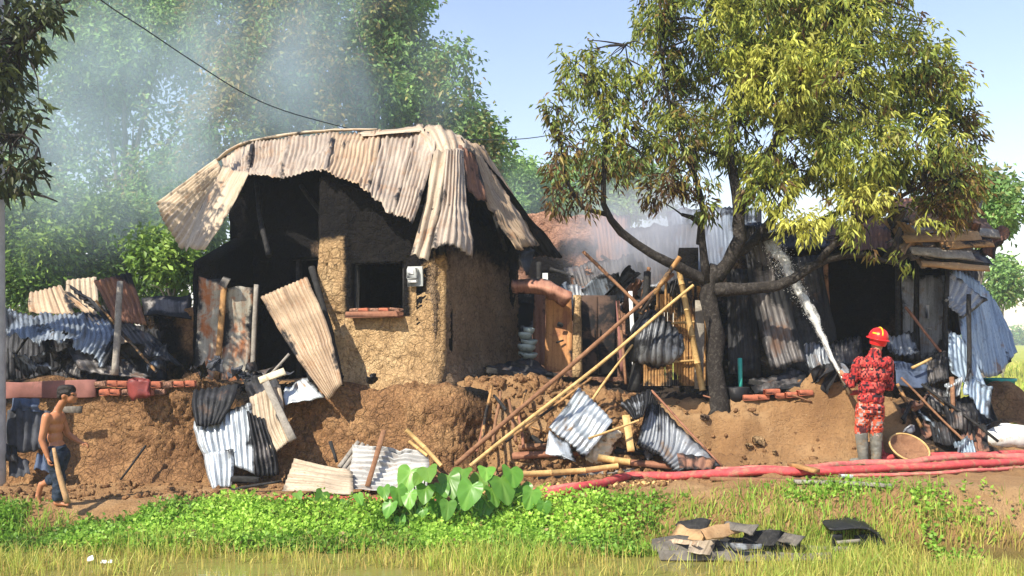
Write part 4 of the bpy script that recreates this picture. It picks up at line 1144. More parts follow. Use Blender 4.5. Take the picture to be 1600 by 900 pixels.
def taro(px, py, leaves, label, Y=None):
    """leaves: (px, py of the blade centre, size in photo pixels, lean sideways, facing tilt)"""
    b = on_ground(px, py)
    t = thing('taro_plant', b, label, 'plant', 'taro plants on the bank')
    rng = random.Random(px)
    for (lx, ly, sz, roll, tilt) in leaves:
        Yl = b[1] + rng.uniform(-.18, .12)
        c = P(lx, ly, Yl)
        o = bpy.data.objects.new('leaf', TARO[rng.randrange(6)])
        o.location = c
        o.rotation_euler = (R(tilt), 0, 0)
        o.rotation_euler = (Matrix.Rotation(R(rng.uniform(-30, 30)), 3, 'Z') @ Matrix.Rotation(R(roll), 3, 'Y') @ Matrix.Rotation(R(tilt), 3, 'X')).to_euler()
        s = sz * rng.uniform(.8, 1.12) * Yl / F
        o.scale = (s * rng.uniform(.85, 1.05), s, s)
        link(o, t)
        att = np.array(c) + np.array(o.rotation_euler.to_matrix() @ Vector((0, .10 * s, -.005)))
        mid = (att + b) / 2 + np.array([0, .03, .06])
        tube('stalk', np.array([b + [rng.uniform(-.05, .05), 0, -.03], mid, att]), [.012, .009, .006], STEM_GREEN, t, n=7, seg=6)
taro(775, 815, [(785, 755, 54, -8, 58), (735, 765, 48, 14, 66), (702, 750, 46, -14, 48), (830, 772, 44, 20, 72), (760, 735, 42, 5, 30), (812, 795, 40, -10, 60), (850, 790, 36, 8, 80), (760, 790, 38, 15, 62), (715, 775, 36, -20, 55), (800, 738, 40, 12, 40), (745, 790, 34, -12, 66), (722, 738, 38, 0, 35), (835, 800, 32, -14, 70), (790, 812, 30, 8, 66), (770, 768, 44, -6, 55), (700, 790, 34, 10, 66), (815, 765, 38, -8, 50), (842, 812, 28, 6, 70), (728, 805, 30, -6, 66), (750, 750, 36, 10, 60), (690, 770, 34, 14, 58)], 'largest clump of bright heart-leaved taro in front of the bamboo poles')
taro(655, 815, [(640, 742, 44, 12, 60), (622, 768, 36, -10, 70), (668, 735, 40, -12, 25), (680, 790, 36, 10, 66), (690, 760, 38, -15, 40), (655, 745, 34, 20, 30), (690, 808, 34, -4, 70), (610, 790, 30, 10, 60), (640, 775, 34, -10, 55), (665, 765, 34, 8, 50), (600, 765, 28, -14, 40), (660, 800, 28, 4, 66)], 'middle taro clump with leaves over the pale fallen tin')
taro(520, 815, [(503, 774, 32, 25, 70), (465, 772, 24, -20, 25), (538, 787, 26, 10, 62), (560, 776, 22, -15, 55), (585, 800, 24, 5, 66)], 'small leftmost taro clump low on the bank')
taro(625, 830, [(640, 800, 24, 10, 60), (625, 812, 22, -12, 66), (655, 815, 22, 16, 60)], 'tiny taro seedling below the middle clump')
# ---------------------------------------------------------------- the ruined back house between roof and mango
back = thing('ruined_house', (1.2, 19.2, 1.1), 'roofless smoke-stained mud house behind the orange door', 'house')
bw0, bw1 = P(800, 500, 19.5), P(1005, 500, 18.6)
mud_wall('wall', (bw0[0] - .2, bw0[1]), (bw1[0], bw1[1]), 1.0, lambda u: np.interp(u, [0, .25, .9, 1.5, 2.1, 2.4, 3], [4.15, 4.45, 4.45, 4.35, 4.3, 3.5, 3.2]) + .05 * fbm(np.stack([u * 3, u * 0], -1), 3, 9), .35, MUD_RED, back,
         res=.05, cell=.22, amp=.03, openings=[(.75, 1.35, 2.6, 3.25)],
         soot=lambda u, z: np.clip(.75 * sstep(.45, 0, np.abs(z - 3.55 + .15 * np.sin(u * 3))) + .9 * sstep(.3, 0, np.maximum(np.maximum(.75 - u, u - 1.35), np.maximum(2.6 - z, z - 3.25))) + .5 * sstep(2.3, 1.8, z), 0, 1))
mud_wall('wall', (bw1[0], bw1[1]), (bw1[0] + .8, bw1[1] + 3), 1.0, 3.3, .35, MUD_RED, back, res=.1, soot=lambda u, z: u * 0 + .5)
mud_wall('wall', (bw0[0] + .3, bw0[1] + 3.2), (bw0[0] - .2, bw0[1]), 1.0, 3.3, .35, MUD_RED, back, res=.1, soot=lambda u, z: u * 0 + .5)
mud_wall('wall', (bw0[0] + .8, 21.5), (bw1[0] + .5, 21.0), 1.0, 4.3, .35, MUD_DARK, back, res=.1, soot=lambda u, z: u * 0 + .8)
sheet('roof_sheet', net_rows([(920, 332, 18.6), (985, 334, 18.4)], [(930, 380, 18.2), (985, 395, 17.9)], [(935, 430, 17.9), (990, 450, 17.5)]), TIN_RUST, back, dent=.06, ragged=.06)
sheet('roof_sheet', net_rows([(975, 360, 18.0), (1105, 345, 18.0)], [(990, 420, 17.2), (1095, 420, 17.2)], [(1000, 470, 16.6), (1085, 478, 16.6)]), TIN_CHAR, back, dent=.06, ragged=.06)
sheet('roof_sheet', net_rows([(1040, 330, 18.4), (1190, 322, 18.4)], [(1050, 385, 17.6), (1190, 380, 17.6)], [(1060, 430, 17.0), (1190, 428, 17.0)]), TIN_SHED, back, dent=.06, ragged=.06)
sheet('roof_sheet', net_rows([(880, 420, 17.6), (990, 400, 17.4)], [(890, 445, 17.1), (1000, 440, 16.9)], [(900, 480, 16.6), (1040, 500, 16.2)]), TIN_CHAR, back, dent=.10, ragged=.1, holes=.08)
for a, b in [((860, 420, 18.2), (1000, 455, 17.5)), ((900, 470, 16.9), (960, 455, 16.7)), ((940, 400, 17.6), (1010, 440, 17))]:
    pole('rafter', P(*a), P(*b), .035, .03, CHAR, back, bamboo=False)
for px in (842, 1000):
    pole('wall_post', P(px, 410, 17.2), P(px - 2, 560, 16.8), .05, .05, CHAR, back, bamboo=False)

# rusted orange sheet folded over the doorway, the mud post and dark doors beside it
dr = thing('orange_door', P(872, 585, 15.0), 'sunlit orange rusted door sheet with two dark holes', 'door')
sheet('door_leaf', net_rows([(853, 455, 15.0), (893, 455, 14.9)], [(852, 520, 14.95), (894, 520, 14.85)], [(850, 585, 14.9), (894, 580, 14.8)]), TIN_ORANGE, dr, ridges=0, dent=.03, ragged=.05, nv=26)
box('latch', P(876, 508, 14.80), (.10, .03, .07), CHAR, dr, rot=(.1, .3, 0), bevel=.02, wob=.02)
box('latch', P(876, 533, 14.80), (.12, .025, .03), CHAR, dr, rot=(.1, -.2, 0), bevel=.01, wob=.02)
sheet('fallen_lintel_sheet', net_rows([(800, 434, 14.9), (845, 436, 14.7), (893, 456, 14.5)], [(800, 444, 14.6), (845, 448, 14.4), (893, 466, 14.3)], [(802, 458, 14.7), (848, 460, 14.55), (880, 482, 14.5)]), TIN_PIPE, None, 'pinkish rusted tin sheet sagging over the orange door', 'tin sheet', 'loose tin sheets', ridges=0, dent=.04, ragged=.03, nv=12)
pole('door_jamb', P(902, 462, 15.0), P(902, 590, 14.8), .07, .08, MUD, None, 'crumbling ochre mud jamb between orange and dark doors', 'post', bamboo=False, bend=.01)
cb = thing('metal_cupboard', P(930, 590, 15.1), 'scorched dark brown double-door metal cupboard behind the bamboo poles', 'cupboard')
box('carcass', P(934, 525, 15.35), (.56, .4, 1.28), TIN_BROWN, cb, rot=(0, 0, .08), bevel=.01, wob=.015)
for dx in (-14.5, 13):
    d_ = box('cupboard_door', P(934 + dx, 524, 15.12), (.265, .03, 1.22), TIN_BROWN, cb, rot=(0, .01, .08), bevel=.008, wob=.012)
    box('handle', P(934 + dx * .3, 520, 15.09), (.015, .03, .12), CHAR, d_)
gd = thing('grey_door', P(818, 560, 16.0), 'dark grey door leaning in the gap beside the house corner', 'door')
box('door_leaf', P(818, 510, 16.0), (.30, .05, 1.15), TIN_GREY, gd, rot=(0, .02, .2), wob=.02)
box('door_rail', P(818, 470, 15.95), (.30, .04, .08), CHAR, gd, rot=(0, .02, .2))
sheet('tin_sheet', net_rows([(830, 455, 16.4), (852, 458, 16.3)], [(832, 570, 16.0), (852, 575, 15.9)]), TIN_PIPE, None, 'narrow pale rusted tin strip standing between grey and orange doors', 'tin sheet', 'loose tin sheets', ridges=2)
# heap of pots beside the house corner
for k, (px, py, r_, sq) in enumerate([(824, 560, .15, .30), (822, 549, .14, .28), (826, 540, .13, .3), (820, 530, .11, .4), (826, 522, .09, .45)]):
    V, f = lathe_geo([(.02, 0), (r_ * .6, 0), (r_ * .95, .05), (r_, .09), (r_ * .97, .095), (r_ * .9, .055), (r_ * .55, .012), (.02, .01)], P(px, py, 14.6), 20, rot=(.12 * (-1) ** k, .1, 0))
    obj('metal_bowl', build_mesh('metal_bowl', V, f, ENAMEL, True), None, ['widest sooty metal bowl at the bottom of the pile', 'second bowl from the bottom of the sooty pile', 'middle bowl of the sooty pile by the house corner', 'second bowl from the top of the sooty pile', 'smallest bowl on top of the sooty pile'][k], 'bowl', 'pile of bowls by the corner')
# black fallen beams and sheets at the foot of the house corner
sheet('tin_sheet', net_rows([(755, 575, 14.2), (835, 560, 14.4)], [(770, 585, 13.6), (865, 588, 13.8)]), TIN_BLACK, None, 'flat blackened tin sheet on the ground behind the plinth corner', 'tin sheet', 'loose tin sheets', ridges=5)
board('charred_beam', P(760, 578, 13.6), P(870, 597, 13.7), .12, .08, CHAR, None, 'thick charred beam lying below the orange door', 'beam')
board('charred_beam', P(800, 568, 14.1), P(880, 590, 14.0), .09, .07, CHAR, None, 'thin charred beam behind the thick one below the orange door', 'beam')

# white and red rags and splintered slats behind the poles
for k, (a, b) in enumerate([((965, 470, 14.6), (972, 580, 14.4)), ((985, 455, 14.7), (992, 590, 14.4)), ((1003, 480, 14.6), (1000, 585, 14.4))]):
    board('slat', P(*a), P(*b), .06, .02, [PINK_BOARD, WHITE_PLASTIC, PINK_BOARD][k], None, ['left faded pink slat behind the crossed bamboo poles', 'white slat behind the crossed bamboo poles', 'right faded pink slat beside the charred post'][k], 'slat', 'slats behind the poles', up=(0, -1, 0))

# ---------------------------------------------------------------- bamboo fence, charred post with the crumpled tin
fence = thing('bamboo_fence', P(1050, 600, 13.9), 'orange split-bamboo fence panel behind the crumpled black tin', 'fence')
rng = random.Random(3)
for k in range(26):
    px = 1008 + k * 4.1
    pole('bamboo_strip', P(px + rng.uniform(-1.5, 1.5), 452 + rng.uniform(-10, 14) + (24 if k < 5 else 0), 13.95), P(px + rng.uniform(-2, 2), 603, 13.85), .019, .022, BAMBOO_BURNT, fence, bend=.006, seg=7)
for py in (505, 565):
    pole('bamboo_rail', P(1008, py + 4, 13.8), P(1100, py - 3, 13.8), .018, .018, BAMBOO, fence, bend=.006)
pole('bamboo_post', P(1057, 405, 13.6), P(1098, 610, 13.3), .04, .045, BAMBOO, None, 'upright yellow bamboo post leaning beside the mango trunk', 'bamboo', 'bamboo poles', bend=.008)
board('plank', P(1093, 470, 13.65), P(1092, 608, 13.5), .13, .04, WOOD_GREY, None, 'weathered plank upright behind the mango trunk', 'plank', up=(0, -1, 0))
pole('charred_post', P(1012, 425, 13.3), P(990, 612, 13.05), .045, .085, CHAR, None, 'thick charred post with crumpled tin hanging on it', 'post', bamboo=False, jitter=.2, bend=.015)
pole('charred_stick', P(1014, 418, 13.5), P(1004, 470, 13.4), .03, .035, WOOD, None, 'short burnt stub beside the top of the charred post', 'stick', bamboo=False)
sheet('tin_sheet', net_rows([(1005, 487, 13.05), (1030, 488, 12.95), (1062, 530, 13.0)], [(990, 525, 12.95), (1022, 535, 12.7), (1064, 548, 12.95)], [(987, 562, 13.0), (1020, 575, 12.85), (1045, 562, 12.9)]), TIN_STRIPE, None, 'crumpled black and silver tin hanging on the charred post', 'tin sheet', 'loose tin sheets', ridges=9, amp=.030, dent=.07, ragged=.1, nv=22)
sheet('tin_sheet', net_rows([(1012, 486, 13.15), (1040, 500, 13.1)], [(1000, 510, 13.1), (1030, 540, 13.05)]), TIN_CHAR, None, 'small blackened tin scrap behind the crumpled one on the post', 'tin sheet', 'loose tin sheets', ridges=5, amp=.02)

# the long crossed poles
pole('bamboo_pole', P(735, 728, 11.75), P(1083, 446, 12.75), .026, .020, BAMBOO, None, 'long yellow bamboo pole, lower of the two crossing the yard', 'bamboo', 'bamboo poles', bend=.012)
pole('wooden_pole', P(712, 726, 11.9), P(1052, 428, 12.95), .033, .024, WOOD, None, 'long red-brown pole lying just above the yellow bamboo', 'pole', 'bamboo poles', bamboo=False, bend=.01)
pole('bamboo_pole', P(1062, 402, 12.9), P(1000, 490, 12.8), .032, .034, BAMBOO_BURNT, None, 'short burnt bamboo pole ending at the top of the post', 'bamboo', 'bamboo poles', bend=.006)
pole('wooden_pole', P(911, 393, 13.4), P(1022, 500, 13.1), .022, .026, WOOD, None, 'thin brown pole slanting down right to the charred post', 'pole', 'bamboo poles', bamboo=False, bend=.01)
pole('bamboo_pole', P(995, 530, 12.9), P(925, 625, 12.6), .016, .018, BAMBOO, None, 'thin short bamboo leaning left of the charred post', 'bamboo', 'bamboo poles', bend=.01)
pole('wooden_pole', P(925, 590, 12.8), P(790, 690, 12.1), .016, .020, BAMBOO_BURNT, None, 'thin burnt pole under the two long ones', 'pole', 'bamboo poles', bend=.01)
pole('wooden_pole', P(965, 470, 13.8), P(978, 600, 13.4), .02, .02, WOOD, None, 'thin dark pole upright left of the charred post', 'pole', 'bamboo poles', bamboo=False)

# ---------------------------------------------------------------- the burnt hut under the mango
hut = thing('burnt_hut', (5.4, 16.2, 1.0), 'gutted black hut with torn tin roof under the mango crown', 'house')
h0, h1 = P(1062, 560, 15.75), P(1500, 560, 15.2)
mud_wall('wall', (h0[0], h0[1]), (h1[0], h1[1]), .7, lambda u: np.interp(u, [0, .8, 1.2], [2.7, 2.9, 3.55]) + .12 * fbm(np.stack([u * 1.3, u * 0], -1), 3, 15), .3, MUD_DARK, hut, res=.05, cell=.16, amp=.03,
         soot=lambda u, z: np.clip(.75 + .25 * fbm(np.stack([u * .8, z], -1), 2, 5), .35, 1))
mud_wall('wall', (h1[0], h1[1]), (h1[0] + .9, h1[1] + 3.6), .5, 3.4, .3, MUD_DARK, hut, res=.1, soot=lambda u, z: u * 0 + .8)
mud_wall('wall', (h0[0] + .6, h0[1] + 3.6), (h0[0], h0[1]), .5, 3.4, .3, MUD_DARK, hut, res=.1, soot=lambda u, z: u * 0 + .8)
mud_wall('wall', (h1[0] + .9, h1[1] + 3.6), (h0[0] + .6, h0[1] + 3.6), .5, 3.4, .3, MUD_DARK, hut, res=.1, soot=lambda u, z: u * 0 + .9)
for px, Yp in ((1290, 14.6), (1402, 14.5), (1432, 14.7), (1480, 14.3)):
    pole('post', P(px, 395, Yp), P(px + 2, 590, Yp - .1), .035, .045, CHAR if px != 1290 else WOOD, hut, bamboo=False, bend=.01)
sheet('wall_sheet', net_rows([(1408, 430, 14.75), (1478, 430, 14.6)], [(1410, 500, 14.75), (1478, 500, 14.6)], [(1412, 570, 14.75), (1476, 570, 14.6)]), TIN_GREY, hut, ridges=0, dent=.03, ragged=.02)
box('paper_notice', P(1449, 487, 14.52), (.055, .01, .20), PAPER, hut)
box('paper_notice', P(1452, 514, 14.52), (.06, .01, .03), PAPER, hut)
# roof remains: overlapping burnt tin and thatch boards
rs = [((1150, 352, 15.6), (1300, 345, 15.5), (1160, 385, 14.8), (1300, 395, 14.7), TIN_CHAR), ((1290, 345, 15.5), (1420, 335, 15.4), (1300, 390, 14.6), (1420, 395, 14.5), TIN_RUST),
      ((1330, 300, 16.6), (1480, 318, 16.4), (1330, 345, 15.4), (1480, 350, 15.2), TIN_RUST), ((1405, 348, 15.0), (1510, 338, 15.2), (1420, 372, 14.2), (1530, 372, 14.4), TIN_ROOF),
      ((1440, 335, 15.4), (1535, 345, 15.4), (1450, 362, 14.8), (1568, 378, 14.9), TIN_BROWN), ((1405, 382, 14.5), (1500, 372, 14.6), (1425, 402, 13.9), (1528, 398, 14.1), TIN_ROOF),
      ((1425, 400, 14.2), (1500, 395, 14.4), (1440, 418, 13.8), (1548, 412, 14.0), TIN_TAN), ((1470, 390, 14.9), (1530, 396, 14.9), (1470, 412, 14.4), (1555, 418, 14.5), TIN_CHAR)]
for k, (a, b, c, d, m) in enumerate(rs):
    sheet('roof_sheet', net4(a, b, c, d), m, hut, ridges=None if k in (0, 1, 2) else 0, dent=.05, ragged=.08, amp=.014)
for a, b in [((1400, 345, 15.2), (1568, 378, 14.6)), ((1420, 378, 14.4), (1530, 372, 14.4)), ((1430, 402, 14.1), (1545, 414, 13.9)), ((1370, 325, 15.8), (1520, 335, 15.4)), ((1480, 350, 15.0), (1566, 382, 14.7))]:
    board('roof_batten', P(*a), P(*b), .07, .05, CHAR, hut)
board('roof_board', P(1452, 345, 14.7), P(1528, 352, 14.7), .16, .03, WOOD_GREY, hut)
board('roof_board', P(1430, 366, 14.3), P(1536, 364, 14.3), .12, .03, BAMBOO_BURNT, hut)
board('roof_board', P(1395, 340, 15.0), P(1460, 352, 14.8), .12, .03, WOOD_GREY, hut)
for a, b, w_, m in [((1412, 374, 13.8), (1530, 368, 13.9), .16, STICK), ((1425, 392, 13.6), (1520, 400, 13.7), .14, WOOD_GREY), ((1440, 412, 13.5), (1545, 420, 13.6), .10, STICK), ((1455, 352, 14.0), (1560, 366, 14.0), .16, WOOD_GREY), ((1420, 346, 14.2), (1500, 340, 14.2), .14, STICK), ((1470, 384, 13.7), (1552, 380, 13.8), .12, BAMBOO_BURNT)]:
    board('roof_board', P(*a), P(*b), w_, .03, m, hut, up=(-.2, -1, .7), rough=.25)
# long dark sheet leaning on the tree limb
sheet('tin_sheet', net_rows([(1162, 352, 13.7), (1196, 350, 13.7)], [(1172, 450, 13.55), (1228, 450, 13.55)], [(1204, 580, 13.35), (1262, 575, 13.3)]), TIN_CHAR, None, 'tall charred corrugated sheet leaning under the mango limb', 'tin sheet', 'loose tin sheets', amp=.016, dent=.05, ragged=.04, nv=26)
sheet('tin_sheet', net_rows([(1136, 420, 14.2), (1175, 420, 14.2)], [(1138, 590, 14.0), (1190, 590, 13.95)]), TIN_BLACK, None, 'black sheet standing behind the mango trunk', 'tin sheet', 'loose tin sheets', dent=.05)
sheet('tin_sheet', net_rows([(1210, 400, 14.6), (1280, 395, 14.6)], [(1240, 590, 14.2), (1320, 590, 14.2)]), TIN_BLACK, None, 'broad black sheet upright right of the leaning one', 'tin sheet', 'loose tin sheets', dent=.06, ragged=.1)
# the silver-blue sheets hanging at the right end
sheet('tin_sheet', net_rows([(1488, 420, 14.3), (1528, 440, 14.8), (1562, 480, 15.4)], [(1498, 490, 14.0), (1540, 505, 14.5), (1578, 520, 15.1)], [(1510, 566, 13.7), (1552, 590, 14.2), (1592, 552, 14.8)]), TIN_BLUE, None, 'largest silver-blue tin sheet hanging at the right end of the hut', 'tin sheet', 'loose tin sheets', ridges=15, amp=.016, dent=.015, ragged=.04, nv=24)
sheet('tin_sheet', net_rows([(1482, 505, 13.6), (1520, 560, 13.6)], [(1482, 570, 13.4), (1545, 610, 13.4)], [(1500, 590, 13.3), (1548, 648, 13.2)]), TIN_BLUE, None, 'torn pale blue tin sheet below the largest one', 'tin sheet', 'loose tin sheets', ridges=7, amp=.016, dent=.025, ragged=.12, nv=18)
sheet('tin_sheet', net_rows([(1488, 425, 14.1), (1540, 470, 14.6)], [(1476, 470, 13.9), (1500, 500, 13.9)]), TIN_GREY, None, 'grey sheet folded inside the blue ones', 'tin sheet', 'loose tin sheets', ridges=6, dent=.05)
pole('charred_post', P(1514, 460, 13.5), P(1514, 592, 13.3), .03, .035, CHAR, None, 'black post standing against the silver-blue sheets', 'post', bamboo=False)
pole('charred_post', P(1480, 430, 14.0), P(1478, 575, 13.8), .035, .04, CHAR, None, 'black post left of the silver-blue sheets', 'post', bamboo=False)

# ---------------------------------------------------------------- collapsed shed at the left
sheet('tin_sheet', net_rows([(5, 486, 14.2), (90, 488, 14.0), (170, 498, 13.8)], [(8, 510, 13.4), (95, 515, 13.3), (185, 530, 13.3)], [(10, 540, 13.0), (90, 548, 12.95), (160, 580, 12.9)]), TIN_SHED, None, 'soot-streaked blue grey sheet sagging over the shed at far left', 'tin sheet', 'shed tin sheets', ridges=22, amp=.012, dent=.06, ragged=.22, nv=24, holes=.05)
sheet('tin_sheet', net_rows([(95, 520, 13.4), (150, 520, 13.4), (200, 560, 13.4)], [(110, 555, 13.1), (170, 565, 13.1), (215, 578, 13.1)], [(130, 585, 12.95), (190, 588, 12.95), (245, 592, 12.95)]), TIN_CHAR, None, 'crumpled blackened sheet lying low on the shed wall', 'tin sheet', 'shed tin sheets', ridges=8, dent=.10, ragged=.1, nv=20)
sheet('tin_sheet', net_rows([(98, 446, 14.3), (180, 500, 14.2)], [(150, 480, 14.0), (235, 520, 13.9)], [(190, 560, 13.4), (288, 572, 13.4)]), TIN_CHAR, None, 'long dark ribbed sheet sloping down right in the shed', 'tin sheet', 'shed tin sheets', ridges=9, amp=.018, dent=.05, ragged=.04, nv=24)
sheet('tin_sheet', net_rows([(92, 448, 14.4), (112, 470, 14.15)], [(150, 490, 13.9), (140, 500, 13.7)], [(205, 545, 13.4), (180, 545, 13.3)]), TIN_TAN, None, 'curled tan sheet draped along the dark ribbed one', 'tin sheet', 'shed tin sheets', ridges=3, amp=.02, dent=.06, ragged=.1, nv=20)
sheet('tin_sheet', net_rows([(46, 458, 14.6), (96, 446, 14.6)], [(46, 490, 14.3), (120, 495, 14.2)]), TIN_TAN, None, 'yellow tan sheet edge rising at the back of the shed', 'tin sheet', 'shed tin sheets', ridges=7, dent=.03)
sheet('tin_sheet', net_rows([(103, 438, 14.9), (150, 432, 14.9)], [(103, 480, 14.7), (155, 485, 14.7)]), TIN_PALE, None, 'pale upright ribbed sheet at the back of the shed', 'tin sheet', 'shed tin sheets', ridges=6, amp=.02)
sheet('tin_sheet', net_rows([(147, 440, 14.0), (202, 425, 14.0)], [(165, 475, 13.9), (215, 465, 13.9)], [(180, 505, 13.8), (228, 508, 13.8)]), TIN_RUST, None, 'rust brown ribbed sheet standing behind the grey post', 'tin sheet', 'shed tin sheets', ridges=7, amp=.02, dent=.03)
sheet('tin_sheet', net_rows([(222, 468, 14.6), (300, 462, 14.6)], [(225, 490, 14.4), (300, 500, 14.4)]), TIN_CHAR, None, 'dark bent sheet on the broken wall beside the porch panels', 'tin sheet', 'shed tin sheets', ridges=0, dent=.08)
mud_wall('broken_wall', P(222, 520, 14.7)[:2], P(306, 520, 14.4)[:2], 1.1, lambda u: 2.45 + .12 * fbm(np.stack([u * 4, u * 0], -1), 3, 5), .25, MUD_BROWN, None, res=.04, cell=.14, amp=.05, soot=lambda u, z: .35 + .4 * fbm(np.stack([u * 2, z * 2], -1), 2, 8))
tag(bpy.data.objects['broken_wall'], 'broken mud wall in shade left of the porch panels', 'wall')
pole('wooden_post', P(188, 440, 13.25), P(180, 586, 12.95), .038, .05, WOOD_GREY, None, 'weathered grey post standing in the collapsed shed', 'post', bamboo=False, jitter=.15)
pole('bamboo_pole', P(150, 470, 13.2), P(245, 582, 12.95), .016, .02, BAMBOO_BURNT, None, 'thin tan pole slanting behind the grey post', 'bamboo', 'shed poles', bend=.02)
pole('charred_pole', P(20, 560, 13.3), P(60, 500, 13.6), .02, .02, CHAR, None, 'charred pole under the sagging blue grey sheet', 'pole', 'shed poles', bamboo=False)
for k in range(5):
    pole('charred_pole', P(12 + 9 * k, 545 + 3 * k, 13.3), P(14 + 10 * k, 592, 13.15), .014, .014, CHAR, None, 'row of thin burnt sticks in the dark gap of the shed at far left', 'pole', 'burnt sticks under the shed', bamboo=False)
board('pink_board', P(8, 610, 12.86), P(150, 607, 12.86), .22, .04, PINK_BOARD, None, 'faded pink board along the top of the left mud wall', 'board', up=(0, -1, 0), n=12)
sheet('cloth', net_rows([(10, 640, 12.62), (45, 636, 12.6), (78, 642, 12.62)], [(8, 675, 12.55), (45, 672, 12.52), (76, 680, 12.55)], [(12, 702, 12.55), (45, 710, 12.5), (70, 696, 12.55)]), CLOTH_GREY, None, 'dark grey cloth hanging on the wall behind the boy', 'cloth', ridges=5, amp=.03, dent=.05, ragged=.1, nv=14)
sheet('cloth', net_rows([(18, 622, 12.62), (60, 622, 12.6)], [(16, 642, 12.58), (62, 645, 12.56)]), CLOTH_BLUE, None, 'small blue cloth above the grey one', 'cloth', ridges=3, amp=.03, dent=.05, ragged=.1)
rb = thing('red_bag', P(218, 622, 12.55), 'dark red crumpled bag hooked on the mud wall', 'bag')
V, f = lathe_geo([(.01, -.15), (.10, -.15), (.145, -.09), (.155, .02), (.13, .12), (.09, .15), (.085, .14), (.12, .10), (.01, .08)], P(217, 608, 12.62), 18, squash=(1, .6))
V = V + .055 * np.stack([fbm(V * 7, 3, 3), fbm(V * 7, 3, 4), fbm(V * 7, 3, 5)], -1)
obj('bag_body', build_mesh('bag_body', V, f, PLASTIC_RED, True), rb)
None and tube('bag_handle', PS((205, 594, 12.62), (210, 582, 12.6), (224, 582, 12.6), (230, 594, 12.62)), [.012] * 4, PLASTIC_RED, rb, n=10, seg=6)
V, f = board_geo(P(85, 640, 12.6), P(128, 640, 12.6), .09, .03, up=(0, -1, 0))
obj('wood_scrap', build_mesh('wood_scrap', V, f, WOOD_DIM), None, 'grey board scrap fixed on the wall behind the boy', 'board')
pole('charred_stick', P(188, 750, 12.35), P(228, 696, 12.6), .014, .016, CHAR, None, 'dark stick leaning on the wall right of the boy', 'stick', bamboo=False)
for k, (px, py) in enumerate([(30, 745), (70, 738), (12, 728)]):
    sheet('rag', net4((px - 16, py - 34, 12.5), (px + 14, py - 30, 12.5), (px - 18, py, 12.3), (px + 18, py, 12.3)), [CLOTH_GREY, CLOTH_BLUE, TIN_BLACK][k], None, ['dark rag at the wall foot left of the boy', 'bluish rag at the wall foot behind the boy', 'blackened scrap at the very left wall foot'][k], 'rag', ridges=3, amp=.03, dent=.06, ragged=.2)

# black sheets added as the inner shade of the shed, and crumpled scraps everywhere
for k, (x0, x1, Yb_, lab) in enumerate([(-40, 70, 14.6, 'left added black sheet standing for the shade inside the shed'), (60, 170, 14.7, 'middle added black sheet standing for the shade inside the shed'), (150, 260, 14.7, 'right added black sheet standing for the shade inside the shed')]):
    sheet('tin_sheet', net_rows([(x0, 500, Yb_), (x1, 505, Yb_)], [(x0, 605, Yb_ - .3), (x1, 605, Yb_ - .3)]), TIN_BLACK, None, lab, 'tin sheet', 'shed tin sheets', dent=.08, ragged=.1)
sheet('tin_sheet', net_rows([(1478, 405, 14.9), (1530, 420, 15.0)], [(1480, 520, 14.6), (1535, 530, 14.7)]), TIN_BLACK, None, 'black sheet behind the silver-blue sheets at the hut corner', 'tin sheet', 'loose tin sheets', dent=.06)
def scraps(zone, n, mats, label, group, seed, size=(.18, .45), Yfn=None):
    r = random.Random(seed)
    for k in range(n):
        px = r.uniform(zone[0], zone[1]); py = r.uniform(zone[2], zone[3])
        c = on_ground(px, py, 11.0, 16.5) if Yfn is None else P(px, py, Yfn(px, py))
        w_, h_ = r.uniform(*size), r.uniform(*size)
        a = r.uniform(0, 6.28); tl = r.uniform(.1, 1.2)
        u_ = np.array([math.cos(a), math.sin(a) * .6, r.uniform(-.3, .3)]); v_ = np.array([-math.sin(a) * .5, math.cos(a) * .5, -tl])
        u_ /= np.linalg.norm(u_); v_ /= np.linalg.norm(v_)
        net = np.array([[c + u_ * w_ * (i - 1) / 2 + v_ * h_ * (j - 1) / 2 + np.array([r.uniform(-.06, .06) for _ in range(3)]) + [0, 0, .10 + h_ * .2] for i in range(3)] for j in range(3)])
        sheet('burnt_scrap', net, r.choice(mats), None, label, 'scrap', group, amp=.012, dent=.06, ragged=.18, nv=12)
scraps((1400, 1545, 575, 700), 22, [TIN_CHAR, TIN_GREY, TIN_BLACK, TIN_BLUE, TIN_RUST], 'crumpled burnt tin scrap in the heap right of the firefighter', 'crumpled scraps in the right heap', 5)
scraps((1140, 1330, 575, 612), 12, [TIN_CHAR, TIN_GREY, TIN_BLACK], 'crumpled burnt tin scrap before the burnt hut', 'crumpled scraps before the hut', 6)
scraps((20, 290, 560, 596), 12, [TIN_CHAR, TIN_BLACK, TIN_SHED], 'crumpled burnt tin scrap under the collapsed shed', 'crumpled scraps in the shed', 7, Yfn=lambda x, y: 13.3)
scraps((880, 1060, 440, 520), 14, [TIN_GREY, TIN_CHAR, TIN_RUST, TIN_SHED], 'crumpled burnt tin scrap in the smoking back ruin', 'crumpled scraps in the back ruin', 8, (.3, .8), Yfn=lambda x, y: 16.2)
scraps((820, 1010, 690, 735), 8, [TIN_CHAR, TIN_GREY, TIN_BLACK], 'crumpled burnt tin scrap among the planks by the path', 'crumpled scraps by the planks', 9, (.12, .28))
scraps((300, 470, 585, 606), 9, [TIN_BLACK, TIN_CHAR, CLOTH_GREY], 'charred crumpled scrap on the plinth before the veranda', 'charred scraps on the plinth', 12, (.12, .3), Yfn=lambda x, y: 13.0)
scraps((470, 640, 596, 612), 6, [TIN_BLACK, TIN_CHAR], 'charred flake on the ledge under the window', 'charred flakes under the window', 13, (.06, .16), Yfn=lambda x, y: 12.75)
